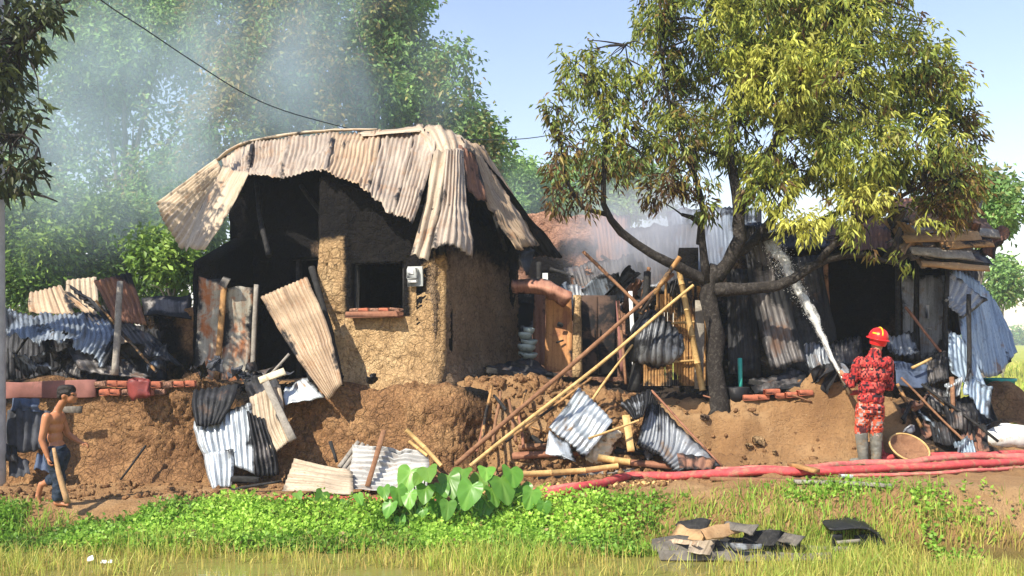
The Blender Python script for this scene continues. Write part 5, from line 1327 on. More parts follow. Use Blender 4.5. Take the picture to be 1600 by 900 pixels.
scraps((1400, 1560, 345, 415), 9, [TIN_TAN, TIN_CHAR, TIN_RUST, TIN_ROOF], 'torn tin scrap on the broken roof at the right', 'torn scraps on the right roof', 14, (.3, .6), Yfn=lambda x, y: 14.1)
# ---------------------------------------------------------------- tin and timber strewn in front of the house
sheet('tin_sheet', net_rows([(406, 463, 13.0), (480, 433, 12.95)], [(450, 540, 12.75), (512, 512, 12.7)], [(514, 626, 12.5), (534, 602, 12.45)]), TIN_TAN, None, 'large sunlit tan sheet leaning across the doorway', 'tin sheet', 'fallen tin sheets', ridges=12, amp=.014, dent=.03, ragged=.01, nv=26)
sheet('tin_sheet', net_rows([(298, 604, 12.75), (372, 598, 12.75)], [(300, 635, 12.55), (368, 625, 12.6)], [(310, 672, 12.45), (345, 668, 12.45)]), TIN_BLACK, None, 'black crumpled sheet draped over the plinth edge', 'tin sheet', 'fallen tin sheets', ridges=7, amp=.02, dent=.08, ragged=.06, nv=18)
sheet('tin_sheet', net_rows([(300, 655, 12.55), (392, 628, 12.55)], [(308, 690, 12.42), (397, 690, 12.4)], [(318, 712, 12.35), (398, 742, 12.25)]), TIN_SILVER, None, 'silver ribbed sheet hanging over the plinth, upper of two', 'tin sheet', 'fallen tin sheets', ridges=10, amp=.018, dent=.04, ragged=.03, nv=20)
sheet('tin_sheet', net_rows([(316, 708, 12.3), (364, 700, 12.3)], [(322, 740, 12.22), (364, 735, 12.22)], [(330, 765, 12.15), (360, 762, 12.15)]), TIN_SILVER, None, 'silver ribbed sheet at the plinth foot, lower of two', 'tin sheet', 'fallen tin sheets', ridges=5, amp=.018, dent=.03, ragged=.05)
sheet('tin_sheet', net_rows([(388, 618, 12.6), (436, 600, 12.6)], [(400, 680, 12.42), (448, 655, 12.42)], [(425, 716, 12.3), (459, 690, 12.3)]), TIN_PALE, None, 'pale tan ribbed sheet hanging right of the silver ones', 'tin sheet', 'fallen tin sheets', ridges=7, amp=.018, dent=.04, ragged=.04, nv=18)
sheet('tin_sheet', net_rows([(385, 640, 12.5), (412, 660, 12.5)], [(396, 700, 12.32), (430, 700, 12.32)], [(402, 746, 12.2), (436, 744, 12.2)]), TIN_CHAR, None, 'dark blue-black sheet between the silver and the tan ones', 'tin sheet', 'fallen tin sheets', ridges=5, amp=.02, dent=.04, ragged=.05)
sheet('tin_sheet', net_rows([(380, 595, 12.95), (430, 585, 12.95)], [(392, 630, 12.7), (440, 612, 12.7)]), TIN_BLACK, None, 'black sheet over the top of the fallen tin pile', 'tin sheet', 'fallen tin sheets', ridges=4, dent=.07, ragged=.08)
sheet('tin_sheet', net_rows([(440, 606, 12.8), (480, 590, 12.8)], [(446, 635, 12.6), (508, 622, 12.6)]), TIN_SILVER, None, 'white-edged curled sheet scrap on the plinth top', 'tin sheet', 'fallen tin sheets', ridges=3, dent=.06, ragged=.1)
board('wood_beam', P(412, 590, 12.55), P(458, 688, 12.2), .10, .06, WOOD_GREY, None, 'grey beam lying down the fallen tin pile', 'beam', up=(0, -1, .3))
board('wood_scrap', P(405, 595, 12.5), P(445, 580, 12.6), .10, .03, SACK_TAN, None, 'pale splinter crossing the head of the grey beam', 'board', up=(0, -1, .5))
pole('charred_stick', P(452, 553, 12.7), P(410, 600, 12.6), .018, .02, WOOD_GREY, None, 'thin grey stick rising from the tin pile to the tan sheet', 'stick', bamboo=False)
pole('charred_stick', P(345, 768, 11.9), P(440, 752, 11.9), .02, .016, CHAR, None, 'dark stick on the ground before the silver sheets', 'stick', bamboo=False)
board('charred_board', P(362, 748, 12.1), P(405, 750, 12.1), .12, .06, CHAR, None, 'black board under the lower silver sheet', 'board')

sheet('tin_sheet', net_rows([(458, 716, 11.7), (440, 768, 11.4)], [(510, 728, 11.65), (500, 770, 11.35)], [(552, 735, 11.65), (552, 772, 11.35)]), TIN_PALE, None, 'tan ribbed sheet lying by the plinth foot left of the white one', 'tin sheet', 'fallen tin sheets', ridges=6, amp=.02, dent=.04, ragged=.04)
sheet('tin_sheet', net_rows([(548, 700, 12.0), (540, 762, 11.5)], [(610, 704, 12.0), (610, 765, 11.5)], [(672, 712, 12.0), (672, 760, 11.5)]), mat_tin('tin_white', (.54, .53, .50), (.34, .33, .31), (.36, .25, .17), .3, .12, .2, .55), None, 'whitish ribbed sheet lying flat behind the taro', 'tin sheet', 'fallen tin sheets', ridges=9, amp=.022, dent=.05, ragged=.06)
for k in range(3):
    board('plank', P(530 + 5 * k, 730 + 4 * k, 11.9), P(560 + 8 * k, 690 + 3 * k, 12.1), .05, .03, WOOD_GREY, None, ['leftmost of three', 'middle one of three', 'rightmost of three'][k] + ' thin grey planks leaning beside the white sheet', 'plank', 'grey planks by the white sheet', up=(0, -1, .4))
board('plank', P(574, 760, 11.55), P(600, 672, 11.9), .06, .035, WOOD, None, 'upright brown plank in front of the white sheet', 'plank', up=(0, -1, .2))
pole('bamboo_pole', P(636, 672, 12.0), P(690, 728, 11.7), .030, .026, BAMBOO, None, 'short pale bamboo slanting down right above the taro', 'bamboo', 'bamboo pieces on the slope')
pole('bamboo_pole', P(640, 690, 12.0), P(668, 712, 11.85), .022, .02, BAMBOO, None, 'split bamboo end beside the short pale one', 'bamboo', 'bamboo pieces on the slope')
pole('charred_stick', P(516, 690, 12.1), P(526, 722, 12.0), .022, .02, CHAR, None, 'black stub standing at the plinth foot', 'stick', bamboo=False)
# stakes and splinters on the rubble slope below the doors
rng = random.Random(11)
for k, (x0, y0, x1, y1, m, r_) in enumerate([(768, 602, 754, 690, BAMBOO_BURNT, .022), (782, 612, 770, 700, WOOD, .02), (795, 625, 806, 690, WOOD, .024), (808, 640, 818, 700, WOOD_RED, .02), (772, 618, 790, 640, CHAR, .02), (822, 610, 806, 655, BAMBOO_BURNT, .016), (760, 640, 745, 705, WOOD_RED, .018)]):
    pole('stake', P(x0, y0, 12.75), P(x1, y1, 12.1), r_, r_, m, None, 'short burnt stake stuck in the rubble left of the long poles', 'stake', 'burnt stakes in the rubble', bamboo=False)

# tin, sacks and planks right of the long poles
sheet('tin_sheet', net_rows([(905, 602, 12.6), (958, 660, 12.3)], [(880, 640, 12.4), (935, 690, 12.15)], [(855, 672, 12.2), (912, 712, 12.0)]), TIN_SILVER, None, 'grey ribbed sheet leaning beside the white sack', 'tin sheet', 'fallen tin sheets', ridges=9, amp=.018, dent=.05, ragged=.04, nv=20)
sheet('tin_sheet', net_rows([(858, 675, 12.15), (890, 690, 12.05)], [(852, 706, 11.95), (900, 722, 11.85)]), TIN_SILVER, None, 'pale folded tin flap below the grey leaning sheet', 'tin sheet', 'fallen tin sheets', ridges=0, dent=.05)
sheet('tin_sheet', net_rows([(968, 632, 12.5), (1016, 606, 12.5)], [(982, 645, 12.35), (1012, 632, 12.35)], [(990, 656, 12.3), (1004, 652, 12.3)]), TIN_GREY, None, 'small pale ribbed scrap at the foot of the charred post', 'tin sheet', 'fallen tin sheets', ridges=6, amp=.018, dent=.04)
sheet('tin_sheet', net_rows([(1016, 612, 12.75), (1040, 640, 12.6), (1130, 728, 12.15)], [(1004, 660, 12.5), (1040, 690, 12.35), (1090, 728, 12.1)], [(994, 700, 12.3), (1030, 715, 12.15), (1060, 736, 12.0)]), TIN_GREY, None, 'dark grey triangular sheet lying on the earth slope', 'tin sheet', 'fallen tin sheets', ridges=14, amp=.016, dent=.07, ragged=.05, nv=20)
pole('charred_stick', P(1018, 610, 12.7), P(1128, 728, 12.08), .016, .014, WOOD_RED, None, 'thin red-brown lath along the edge of the triangular sheet', 'lath', bamboo=False)
sheet('tin_sheet', net_rows([(1058, 706, 12.0), (1120, 716, 11.98)], [(1062, 734, 11.85), (1110, 736, 11.85)]), TIN_RUST, None, 'rusted flap at the foot of the triangular sheet', 'tin sheet', 'fallen tin sheets', ridges=4, dent=.06, ragged=.1)
pole('bamboo_pole', P(920, 685, 11.9), P(998, 657, 12.1), .016, .014, BAMBOO, None, 'thin bamboo stick crossing the white sack', 'bamboo', 'bamboo pieces on the slope')
board('plank', P(978, 650, 12.35), P(986, 705, 12.1), .09, .05, BAMBOO, None, 'short yellow upright block right of the white sack', 'block', up=(0, -1, .2))
pole('bamboo_pole', P(805, 742, 11.5), P(965, 728, 11.7), .038, .034, BAMBOO, None, 'thick yellow bamboo lying flat below the sack', 'bamboo', 'bamboo lying on the path')
pole('bamboo_pole', P(935, 715, 11.8), P(985, 722, 11.7), .045, .04, BAMBOO, None, 'split bamboo stub at the foot of the sack', 'bamboo', 'bamboo lying on the path')
for k, (x0, y0, x1, y1, w_, m, lab) in enumerate([(800, 722, 945, 712, .10, WOOD_RED, 'red-brown plank lying behind the thick bamboo'), (810, 708, 900, 704, .08, WOOD, 'dark brown plank on the rubble below the long poles'), (960, 712, 1085, 716, .10, CHAR, 'charred plank under the triangular sheet'),
        (880, 750, 1000, 742, .07, WOOD_GREY, 'grey plank at the path edge before the thick bamboo'), (970, 728, 1110, 738, .09, WOOD_RED, 'red-brown plank behind the red hose'), (840, 752, 905, 748, .06, CHAR, 'short charred plank at the path edge'), (900, 700, 962, 706, .07, WOOD, 'brown plank under the white sack'),
        (1000, 700, 1062, 704, .08, CHAR, 'short charred plank left under the triangular sheet'), (830, 690, 862, 712, .06, CHAR, 'short charred stub left of the grey sheet')]):
    a, b = on_ground(x0, y0), on_ground(x1, y1)
    board('plank', a + [0, 0, .05], b + [0, 0, .05], w_, .05, m, None, lab, 'plank', 'planks on the path edge', up=(0, -.5, 1))

# bricks and pan under the leaning sheet
for k in range(6):
    b = on_ground(1172 + 17 * k, 628 - k * .6)
    box('brick', b + [0, 0, .05 + (.075 if k == 2 else 0)], (.21, .11, .075), BRICK, None, ['red brick at the left end of the row behind the tree', 'second red brick from the left in the row', 'red brick set on top of the row', 'fourth red brick from the left in the row', 'fifth red brick from the left in the row', 'red brick at the right end of the row by the earth heap'][k], 'brick', 'row of bricks by the earth heap', rot=(0, 0, .1 * ((k % 3) - 1)), bevel=.01, wob=.008)
sheet('tin_sheet', net_rows([(1170, 590, 13.7), (1255, 580, 13.7)], [(1175, 605, 13.4), (1262, 600, 13.3)], [(1180, 618, 13.25), (1260, 612, 13.15)]), TIN_CHAR, None, 'flat dark sheet on the ground behind the bricks', 'tin sheet', 'fallen tin sheets', ridges=6, dent=.07)
board('charred_beam', P(1170, 596, 13.5), P(1245, 612, 13.3), .08, .07, CHAR, None, 'charred beam behind the brick row', 'beam')
V, f = lathe_geo([(.02, 0), (.13, 0), (.15, .08), (.16, .20), (.155, .205), (.145, .20), (.135, .08), (.02, .02)], P(1153, 628, 13.25), 20)
obj('metal_pot', build_mesh('metal_pot', V, f, TIN_CHAR, True), None, 'dark metal pot standing right of the mango trunk', 'pot')
pole('green_pipe', P(1156, 560, 13.6), P(1157, 605, 13.5), .03, .03, PLASTIC_TEAL, None, 'short teal pipe behind the pot', 'pipe', bamboo=False, bend=.005)
sheet('tin_sheet', net_rows([(1255, 545, 13.7), (1300, 550, 13.6)], [(1258, 570, 13.5), (1305, 575, 13.4)], [(1268, 592, 13.3), (1310, 588, 13.3)]), TIN_GREY, None, 'crumpled silver grey tin heaped left of the firefighter', 'tin sheet', 'fallen tin sheets', ridges=7, amp=.03, dent=.12, ragged=.1, nv=22)
sheet('tin_sheet', net_rows([(1290, 535, 14.2), (1345, 528, 14.2)], [(1300, 580, 13.7), (1350, 580, 13.7)]), TIN_CHAR, None, 'dark ribbed sheet behind the water jet', 'tin sheet', 'fallen tin sheets', ridges=8, amp=.016, dent=.07)
# burnt heap right of the firefighter
hp = [((1385, 525, 14.0), (1430, 520, 14.0), (1390, 560, 13.6), (1440, 560, 13.6), TIN_GREY, 'grey ribbed sheet behind the firefighter shoulder'), ((1430, 560, 13.5), (1478, 545, 13.5), (1440, 600, 13.3), (1482, 600, 13.2), TIN_CHAR, 'dark ribbed sheet upright in the burnt heap'),
      ((1390, 570, 13.6), (1445, 575, 13.5), (1400, 600, 13.2), (1450, 610, 13.2), CLOTH_BLUE, 'blue-black cloth heap behind the firefighter'), ((1440, 600, 13.2), (1490, 610, 13.1), (1450, 640, 12.95), (1500, 650, 12.9), TIN_CHAR, 'bent dark scrap in the middle of the burnt heap'),
      ((1470, 620, 13.0), (1520, 630, 12.95), (1480, 680, 12.8), (1530, 690, 12.7), TIN_CHAR, 'dark scrap low in the burnt heap'), ((1498, 650, 12.85), (1545, 662, 12.8), (1505, 706, 12.6), (1550, 704, 12.6), TIN_RUST, 'rust red sheet at the right foot of the burnt heap'),
      ((1500, 580, 13.2), (1545, 610, 13.2), (1498, 625, 13.0), (1550, 660, 12.95), TIN_BLUE, 'pale blue strip across the burnt heap'), ((1476, 600, 13.05), (1502, 590, 13.05), (1478, 625, 12.98), (1500, 618, 12.98), PLASTIC_TEAL if False else TIN_SILVER, 'bright silver scrap in the burnt heap'),
      ((1450, 655, 12.9), (1490, 665, 12.85), (1462, 695, 12.75), (1500, 702, 12.7), TIN_BLACK, 'black flap at the left foot of the burnt heap'), ((1490, 690, 12.65), (1520, 690, 12.6), (1495, 712, 12.5), (1522, 712, 12.5), TIN_BLUE, 'small blue-grey scrap at the foot of the burnt heap')]
for a, b, c, d, m, lab in hp:
    sheet('scrap_sheet', net4(a, b, c, d), m, None, lab, 'scrap', 'scrap in the burnt heap', amp=.018, dent=.10, ragged=.12, nv=16, ridges=6 if m is not CLOTH_BLUE else 0)
for k, (a, b, r_, m, lab) in enumerate([((1408, 590, 13.1), (1524, 706, 12.5), .016, WOOD, 'long thin brown pole sloping down the right heap'), ((1402, 600, 13.1), (1440, 668, 12.8), .022, BAMBOO_BURNT, 'short tan pole on the earth right of the firefighter'), ((1415, 480, 14.0), (1470, 550, 13.6), .02, WOOD_RED, 'red-brown pole leaning against the hut posts'),
        ((1440, 600, 13.0), (1560, 690, 12.5), .018, CHAR, 'long charred pole down the right end of the heap'), ((1425, 575, 13.2), (1455, 560, 13.3), .02, BAMBOO, 'short yellow stub at the top of the heap'), ((1487, 590, 13.0), (1490, 650, 12.8), .03, WOOD, 'upright brown stub in the burnt heap'), ((1450, 610, 13.0), (1500, 655, 12.8), .014, BAMBOO_BURNT, 'thin tan lath across the burnt heap')]):
    pole('burnt_pole', P(*a), P(*b), r_, r_, m, None, lab, 'pole', 'poles in the burnt heap', bamboo=False, bend=.01)

# white sack, teal tub at the right edge
b = on_ground(1578, 698)
ws = thing('white_sack', b, 'bulging white sack lying at the right edge of the path', 'sack')
th = np.linspace(0, 2 * np.pi, 25)[:-1]; ph = np.linspace(-np.pi / 2, np.pi / 2, 14)
T, Q = np.meshgrid(th, ph)
G = np.stack([np.cos(Q) * np.cos(T) * .36, np.cos(Q) * np.sin(T) * .24, np.sin(Q) * .19], -1)
G = G * (1 + .16 * fbm(G * 4, 3, 7))[..., None] + b + [.03, .15, .13]
a_ = np.arange(24 * 14).reshape(14, 24); b_ = np.roll(a_, -1, 1)
obj('sack_body', build_mesh('sack_body', G.reshape(-1, 3), np.stack([a_[:-1], b_[:-1], b_[1:], a_[1:]], -1).reshape(-1, 4), WHITE_SACK, True), ws)
V, f = lathe_geo([(.02, 0), (.06, .02), (.10, .10), (.09, .12), (.02, .06)], b + [-.36, .1, .14], 14, rot=(0, -1.3, 0))
obj('sack_mouth', build_mesh('sack_mouth', V, f, WHITE_SACK, True), ws)
tb = thing('teal_tub', P(1562, 632, 16.5), 'teal plastic tub beside the field at the right', 'tub')
V, f = lathe_geo([(.02, 0), (.20, 0), (.24, .40), (.255, .41), (.255, .44), (.23, .44), (.19, .03), (.02, .03)], P(1562, 632, 16.5) , 24)
obj('tub_body', build_mesh('tub_body', V, f, PLASTIC_TEAL, True), tb)
V, f = lathe_geo([(.245, .395), (.268, .405), (.268, .45), (.245, .452)], P(1562, 632, 16.5), 24)
obj('tub_rim', build_mesh('tub_rim', V, f, PLASTIC_TEAL, True), tb)
G = lobes = None
hb = P(1555, 650, 15.6); xs = np.linspace(-1.3, 1.6, 60); ys = np.linspace(-.8, .8, 30); X, Y = np.meshgrid(xs, ys)
Z = .62 * np.exp(-(X / .7) ** 2 - (Y / .45) ** 2) + .08 * fbm(np.stack([X * 4, Y * 4], -1), 3, 3) - .12
obj('earth_mound', build_mesh('earth_mound', np.stack([X + hb[0] + .1, Y + hb[1], Z + hb[2] + .02], -1).reshape(-1, 3), grid_faces(60, 30), MUD_BROWN, True), None, 'low brown earth mound in front of the teal tub', 'mound')

# winnowing basket
bp = on_ground(1420, 722)
bk = thing('cane_basket', bp, 'round shallow cane basket lying by the firefighter boots', 'basket')
rt = (R(38), R(8), 0); bc = bp + [0, -.02, .19]
V, f = lathe_geo([(.01, -.13), (.12, -.125), (.20, -.08), (.248, -.01), (.256, .0), (.238, -.005), (.19, -.065), (.11, -.108), (.01, -.112)], bc, 40, rot=rt)
obj('basket_bowl', build_mesh('basket_bowl', V, f, WOOD, True), bk)
m = np.array(Euler(rt).to_matrix())
for k, (r_, z_) in enumerate([(.252, 0.0), (.236, -.03), (.215, -.06), (.18, -.09)]):
    th = np.linspace(0, 2 * np.pi, 41)
    ring = np.stack([r_ * np.cos(th), r_ * np.sin(th), z_ + 0 * th], -1) @ m.T + bc
    tube('rim' if k == 0 else 'cane_ring', ring, .013 if k == 0 else .007, BAMBOO if k == 0 else BASKET, bk, seg=6)

# ---------------------------------------------------------------- fire hoses
def hose(pts, r_, mat, label, lift=0.0):
    g = []
    for (px, py) in pts:
        q = on_ground(px, py); g.append(q + [0, 0, r_ * .75 + lift])
    g = resample(np.array(g), 110)
    z = ground_z(g[:, 0], g[:, 1], False) + r_ * .8 + lift
    g[:, 2] = np.maximum(g[:, 2] * .3 + z * .7, z)
    V, f = tube_geo(g, r_ * (1 + .08 * fbm(np.stack([np.arange(110) * .2, np.zeros(110)], -1), 2, nseed())), 12, .08, nseed(), flat=.75)
    return obj('fire_hose', build_mesh('fire_hose', V, f, mat, True), None, label, 'hose', 'fire hoses')
hose([(420, 792), (480, 789), (640, 791), (800, 789), (868, 778), (930, 764), (985, 752), (1060, 748), (1150, 747), (1270, 743), (1400, 738), (1500, 731), (1640, 724)], .066, HOSE, 'thick red fire hose running from the taro to the right edge')
hose([(700, 785), (790, 778), (850, 768), (905, 760), (960, 757)], .045, HOSE_PALE, 'short faded hose length behind the thick one near the taro')
hose([(1375, 722), (1420, 719), (1500, 718), (1640, 713)], .052, HOSE, 'red hose passing behind the basket to the right edge')
hose([(1120, 741), (1230, 739), (1330, 733), (1420, 729), (1520, 722), (1640, 717)], .060, HOSE_PALE, 'faded pink hose lying just behind the thick red one')
hose([(1330, 745), (1420, 743), (1500, 738), (1640, 731)], .028, HOSE_PALE, 'thin pale hose in front at the right')

# planks along the edge of the bank
for k, (x0, y0, x1, y1, w_, m, lab) in enumerate([(1112, 752, 1250, 756, .10, WOOD, 'left brown plank along the bank edge below the hose'), (1240, 757, 1392, 763, .08, WOOD_GREY, 'right grey plank along the bank edge below the hose'), (1236, 742, 1275, 750, .10, BAMBOO_BURNT, 'short tan board lying over the hoses')]):
    a, b = on_ground(x0, y0), on_ground(x1, y1)
    board('plank', a + [0, 0, .03 if k < 2 else .12], b + [0, 0, .03 if k < 2 else .10], w_, .04, m, None, lab, 'plank', 'planks along the bank')
a = on_ground(1322, 748)
box('white_scrap', a + [0, 0, .03], (.16, .05, .04), WHITE_PLASTIC, None, 'small white scrap beside the hoses', 'scrap', rot=(0, .1, .3), wob=.01)

# debris thrown into the pond
def at_w(px, py, lift=0.0):
    z = WATER_Z + lift; Y = (CAMZ - z) * F / (py - HOR)
    return np.array([(px - 800) / F * Y, Y, z])
for k, (x0, y0, x1, y1, w_, t_, m, lf, lab) in enumerate([
        (1020, 852, 1160, 858, .16, .04, WOOD_GREY, .06, 'long grey board floating at the left of the pond debris'), (1030, 868, 1300, 872, .09, .04, WOOD_GREY, .03, 'longest grey board at the near side of the pond debris'),
        (1055, 832, 1100, 838, .14, .03, SACK_TAN, .13, 'tan board on the left of the pond debris'), (1060, 818, 1105, 822, .12, .03, CHAR, .16, 'black board at the back left of the pond debris'),
        (1110, 845, 1250, 850, .12, .03, CHAR, .08, 'dark board across the middle of the pond debris'), (1130, 820, 1180, 828, .13, .03, WOOD_GREY, .20, 'grey board tilted on top of the pond debris'),
        (1165, 836, 1215, 842, .16, .03, CHAR, .15, 'black board in the middle of the pond debris'), (1100, 836, 1150, 824, .10, .03, SACK_TAN, .18, 'pale board crossing the top of the pond debris'),
        (1190, 832, 1250, 846, .12, .03, WOOD_GREY, .12, 'grey board at the right of the pond debris'), (1045, 846, 1180, 849, .07, .03, WOOD, .06, 'brown board under the pale scrap in the pond'), (1200, 856, 1330, 858, .06, .03, WOOD_GREY, .04, 'thin grey board reaching to the black box')]):
    board('debris_board', at_w(x0, y0, lf * 1.5), at_w(x1, y1, lf * 1.5 + .01), w_ * 1.1, t_ * .7, {WOOD_GREY: WOOD_DIM, SACK_TAN: STICK}.get(m, m), None, lab, 'board', 'boards in the pond', up=(.25 * math.sin(k * 2.1), -1.0, 1), rough=.45)
for q in [((1078, 848), (1122, 842), (1072, 868), (1108, 868), TIN_PALE, 'pale crumpled scrap in front of the pond debris'), ((1150, 812), (1195, 818), (1130, 838), (1180, 838), TIN_CHAR, 'dark bent sheet on top of the pond debris'), ((1205, 815), (1228, 818), (1203, 830), (1232, 832), PAPER, 'small white scrap at the top of the pond debris')]:
    g = np.array([[at_w(*q[0], .16), at_w(*q[1], .16)], [at_w(*q[2], .08), at_w(*q[3], .08)]])
    sheet('pond_scrap', g, q[4], None, q[5], 'scrap', 'scraps in the pond', ridges=0, dent=.05, ragged=.1)
for k, (x, y, w_, h_, m, lab) in enumerate([(1075, 826, 60, 16, TIN_RUST, 'rusty torn flap at the left end of the pond debris'), (1120, 838, 70, 18, TIN_CHAR, 'charred torn flap low in the middle of the pond debris'), (1185, 824, 60, 20, TIN_BLACK, 'black torn flap at the back of the pond debris'), (1225, 842, 60, 14, TIN_CHAR, 'charred torn flap at the right end of the pond debris'), (1060, 850, 60, 10, TIN_TAN, 'tan torn strip at the front left of the pond debris'), (1150, 852, 80, 10, TIN_GREY, 'grey torn strip along the front of the pond debris')]):
    g = np.array([[at_w(x + w_ * (i_ - 1) / 2 + 5 * math.sin(k * 3 + i_), y + h_ * (j_ - .5) + 3 * math.cos(k * 2 + i_ * 1.7), .17 - .06 * j_ + .03 * math.sin(k + i_ * 2)) for i_ in range(3)] for j_ in range(2)])
    sheet('pond_scrap', g, m, None, lab, 'scrap', 'scraps in the pond', ridges=0, dent=.06, ragged=.25)
bb = thing('black_box', at_w(1330, 868), 'broken black open box lying on its side in the pond', 'box')
c = at_w(1335, 862)
sheet('box_top', [[c + [-.30, .12, .28], c + [.10, .16, .30], c + [.36, .1, .06]], [c + [-.31, -.14, .22], c + [.08, -.16, .25], c + [.33, -.14, -.01]]], BLACK_BOX, bb, ridges=0, dent=.03, thick=.02)
board('box_side', c + [-.22, -.10, .20], c + [-.20, -.06, -.06], .12, .02, BLACK_BOX, bb, up=(0, -1, 0))
board('box_side', c + [.10, -.06, .20], c + [.16, -.05, -.08], .22, .02, BLACK_BOX, bb, up=(-.3, -1, 0))
board('box_back', c + [-.2, .12, .1], c + [.2, .12, .05], .28, .02, BLACK_BOX, bb, up=(0, -1, 0))
board('box_rail', c + [-.22, -.11, .12], c + [.02, -.11, .14], .03, .02, WOOD_GREY, bb, up=(0, -1, 0))
sheet('pond_scrap', np.array([[c + [.28, .05, .12], c + [.40, .02, .10]], [c + [.36, -.05, -.02], c + [.48, -.05, -.04]]]), PAPER, None, 'white scrap right of the black box', 'scrap', 'scraps in the pond', ridges=0, dent=.05, ragged=.15)
sheet('pond_scrap', np.array([[at_w(138, 872, .05), at_w(146, 872, .05)], [at_w(136, 878, .03), at_w(148, 879, .03)]]), PAPER, None, 'small round white scrap floating at the lower left', 'scrap', 'scraps in the pond', ridges=0, dent=.02)
sheet('pond_scrap', np.array([[at_w(158, 874, .05), at_w(176, 874, .05)], [at_w(157, 879, .03), at_w(177, 879, .03)]]), PAPER, None, 'longer white scrap floating at the lower left', 'scrap', 'scraps in the pond', ridges=0, dent=.02)

# loose clods and cinders at the foot of the walls and down the slopes (uncounted)
def clods(name, n, sampler, smin, smax, mat, label, seed):
    rng = np.random.default_rng(seed)
    ico = np.array([(0, 0, 1), (.894, 0, .447), (.276, .851, .447), (-.724, .526, .447), (-.724, -.526, .447), (.276, -.851, .447), (.724, .526, -.447), (-.276, .851, -.447), (-.894, 0, -.447), (-.276, -.851, -.447), (.724, -.526, -.447), (0, 0, -1)])
    fi = np.array([(0, 1, 2), (0, 2, 3), (0, 3, 4), (0, 4, 5), (0, 5, 1), (1, 6, 2), (2, 7, 3), (3, 8, 4), (4, 9, 5), (5, 10, 1), (6, 7, 2), (7, 8, 3), (8, 9, 4), (9, 10, 5), (10, 6, 1), (11, 7, 6), (11, 8, 7), (11, 9, 8), (11, 10, 9), (11, 6, 10)])
    X, Y = sampler(rng, n)
    s = smin + (smax - smin) * rng.uniform(size=n) ** 3
    Z = ground_z(X, Y, False) + s * .25
    V = ico[None] * (1 + .28 * rng.normal(size=(n, 12, 1))) * s[:, None, None] * rng.uniform(.6, 1.3, (n, 1, 3)) + np.stack([X, Y, Z], -1)[:, None]
    f = (fi[None] + np.arange(n)[:, None, None] * 12).reshape(-1, 3)
    tag(obj(name, build_mesh(name, V.reshape(-1, 3), f, mat)), label, 'rubble', kind='stuff')
clods('mud_rubble', 2600, lambda r, n: (r.uniform(-6.5, 6.4, n), 11.35 + np.abs(r.normal(size=n)) * .9), .006, .05, MUD_BROWN, 'crumbled brown mud clods strewn along the wall foot', 3)
clods('slope_rubble', 2200, lambda r, n: (r.uniform(-.6, 1.9, n), r.uniform(11.9, 13.6, n)), .01, .075, MUD_BROWN, 'mud rubble covering the slope under the poles', 4)
clods('cinders', 1500, lambda r, n: (r.uniform(-5.5, 7, n), r.uniform(13.5, 15.8, n)), .006, .05, CHAR, 'black cinders scattered over the burnt ground', 5)
clods('straw_chips', 900, lambda r, n: (r.uniform(-.5, 2.2, n), 11.6 + np.abs(r.normal(size=n)) * .6), .006, .03, BAMBOO, 'pale wood chips scattered below the long poles', 6)
for k, (px, py, s_, lab) in enumerate([(1184, 698, .13, 'large square mud block on the lit earth slope'), (1170, 704, .08, 'small mud block left of the square one on the slope'), (1100, 655, .09, 'dark mud block near the foot of the tree'), (1210, 712, .06, 'little mud block below the square one on the slope')]):
    g = on_ground(px, py)
    box('mud_block', g + [0, 0, s_ * .3], (s_ * 1.3, s_, s_ * .9), MUD if k != 2 else MUD_DARK, None, lab, 'mud block', 'mud blocks on the slope', rot=(.1, .15, .4 * k), bevel=s_ * .2, wob=s_ * .25)
# short charred sticks in the rubble
rng = random.Random(21)
for k in range(46):
    x = rng.choice([rng.uniform(740, 1000), rng.uniform(1130, 1330), rng.uniform(430, 740)]) if k < 34 else rng.uniform(1420, 1540)
    y = rng.uniform(640, 715) if x < 1000 else rng.uniform(612, 640)
    if 430 < x < 740: y = rng.uniform(752, 772)
    g = on_ground(x, y); an = rng.uniform(0, 3.14); L = rng.uniform(.12, .4)
    d = np.array([math.cos(an), math.sin(an) * .5, rng.uniform(-.05, .35)]) * L
    m = rng.choice([CHAR, WOOD, BAMBOO_BURNT, WOOD_RED])
    zone = ('on the rubble slope under the long poles', 'sticks under the long poles') if 740 <= x < 1000 else (('at the foot of the house plinth', 'sticks at the plinth foot') if x < 740 else (('on the ground before the burnt hut', 'sticks before the burnt hut') if x < 1400 else ('in the burnt heap at the right', 'sticks in the burnt heap')))
    pole('burnt_stick', g + [0, 0, .02], g + d + [0, 0, .03], rng.uniform(.009, .018), rng.uniform(.008, .014), m, None, 'short burnt stick lying ' + zone[0], 'stick', zone[1], bamboo=False, seg=6)

# ---------------------------------------------------------------- pole at the left edge, wires
up = thing('utility_pole', (P(-7, 700, 12.3)[0], 12.3, -.1), 'pale concrete utility pole at the left edge', 'pole')
tube('pole_shaft', [(P(-7, 700, 12.3)[0], 12.3, z) for z in (-.3, 2, 4, 6, 8)], [.125, .115, .105, .095, .085], CONCRETE, up, n=12, seg=16)
tube('wire', PS((-7, -196, 12.3), (70, -85, 12.6), (150, -6, 13), (230, 48, 14), (300, 95, 15), (380, 145, 16), (450, 175, 17), (560, 205, 18.5)), .010, WIRE, None, 'dark power wire drooping from upper left over the roof', 'wire', 'power wires', n=40, seg=5)
tube('wire', PS((560, 205, 18.5), (640, 215, 19.5), (730, 218, 20.5), (800, 218, 21.5), (860, 211, 22.5), (960, 190, 24)), .011, WIRE, None, 'thin wire passing behind the roof towards the mango tree', 'wire', 'power wires', n=40, seg=5)
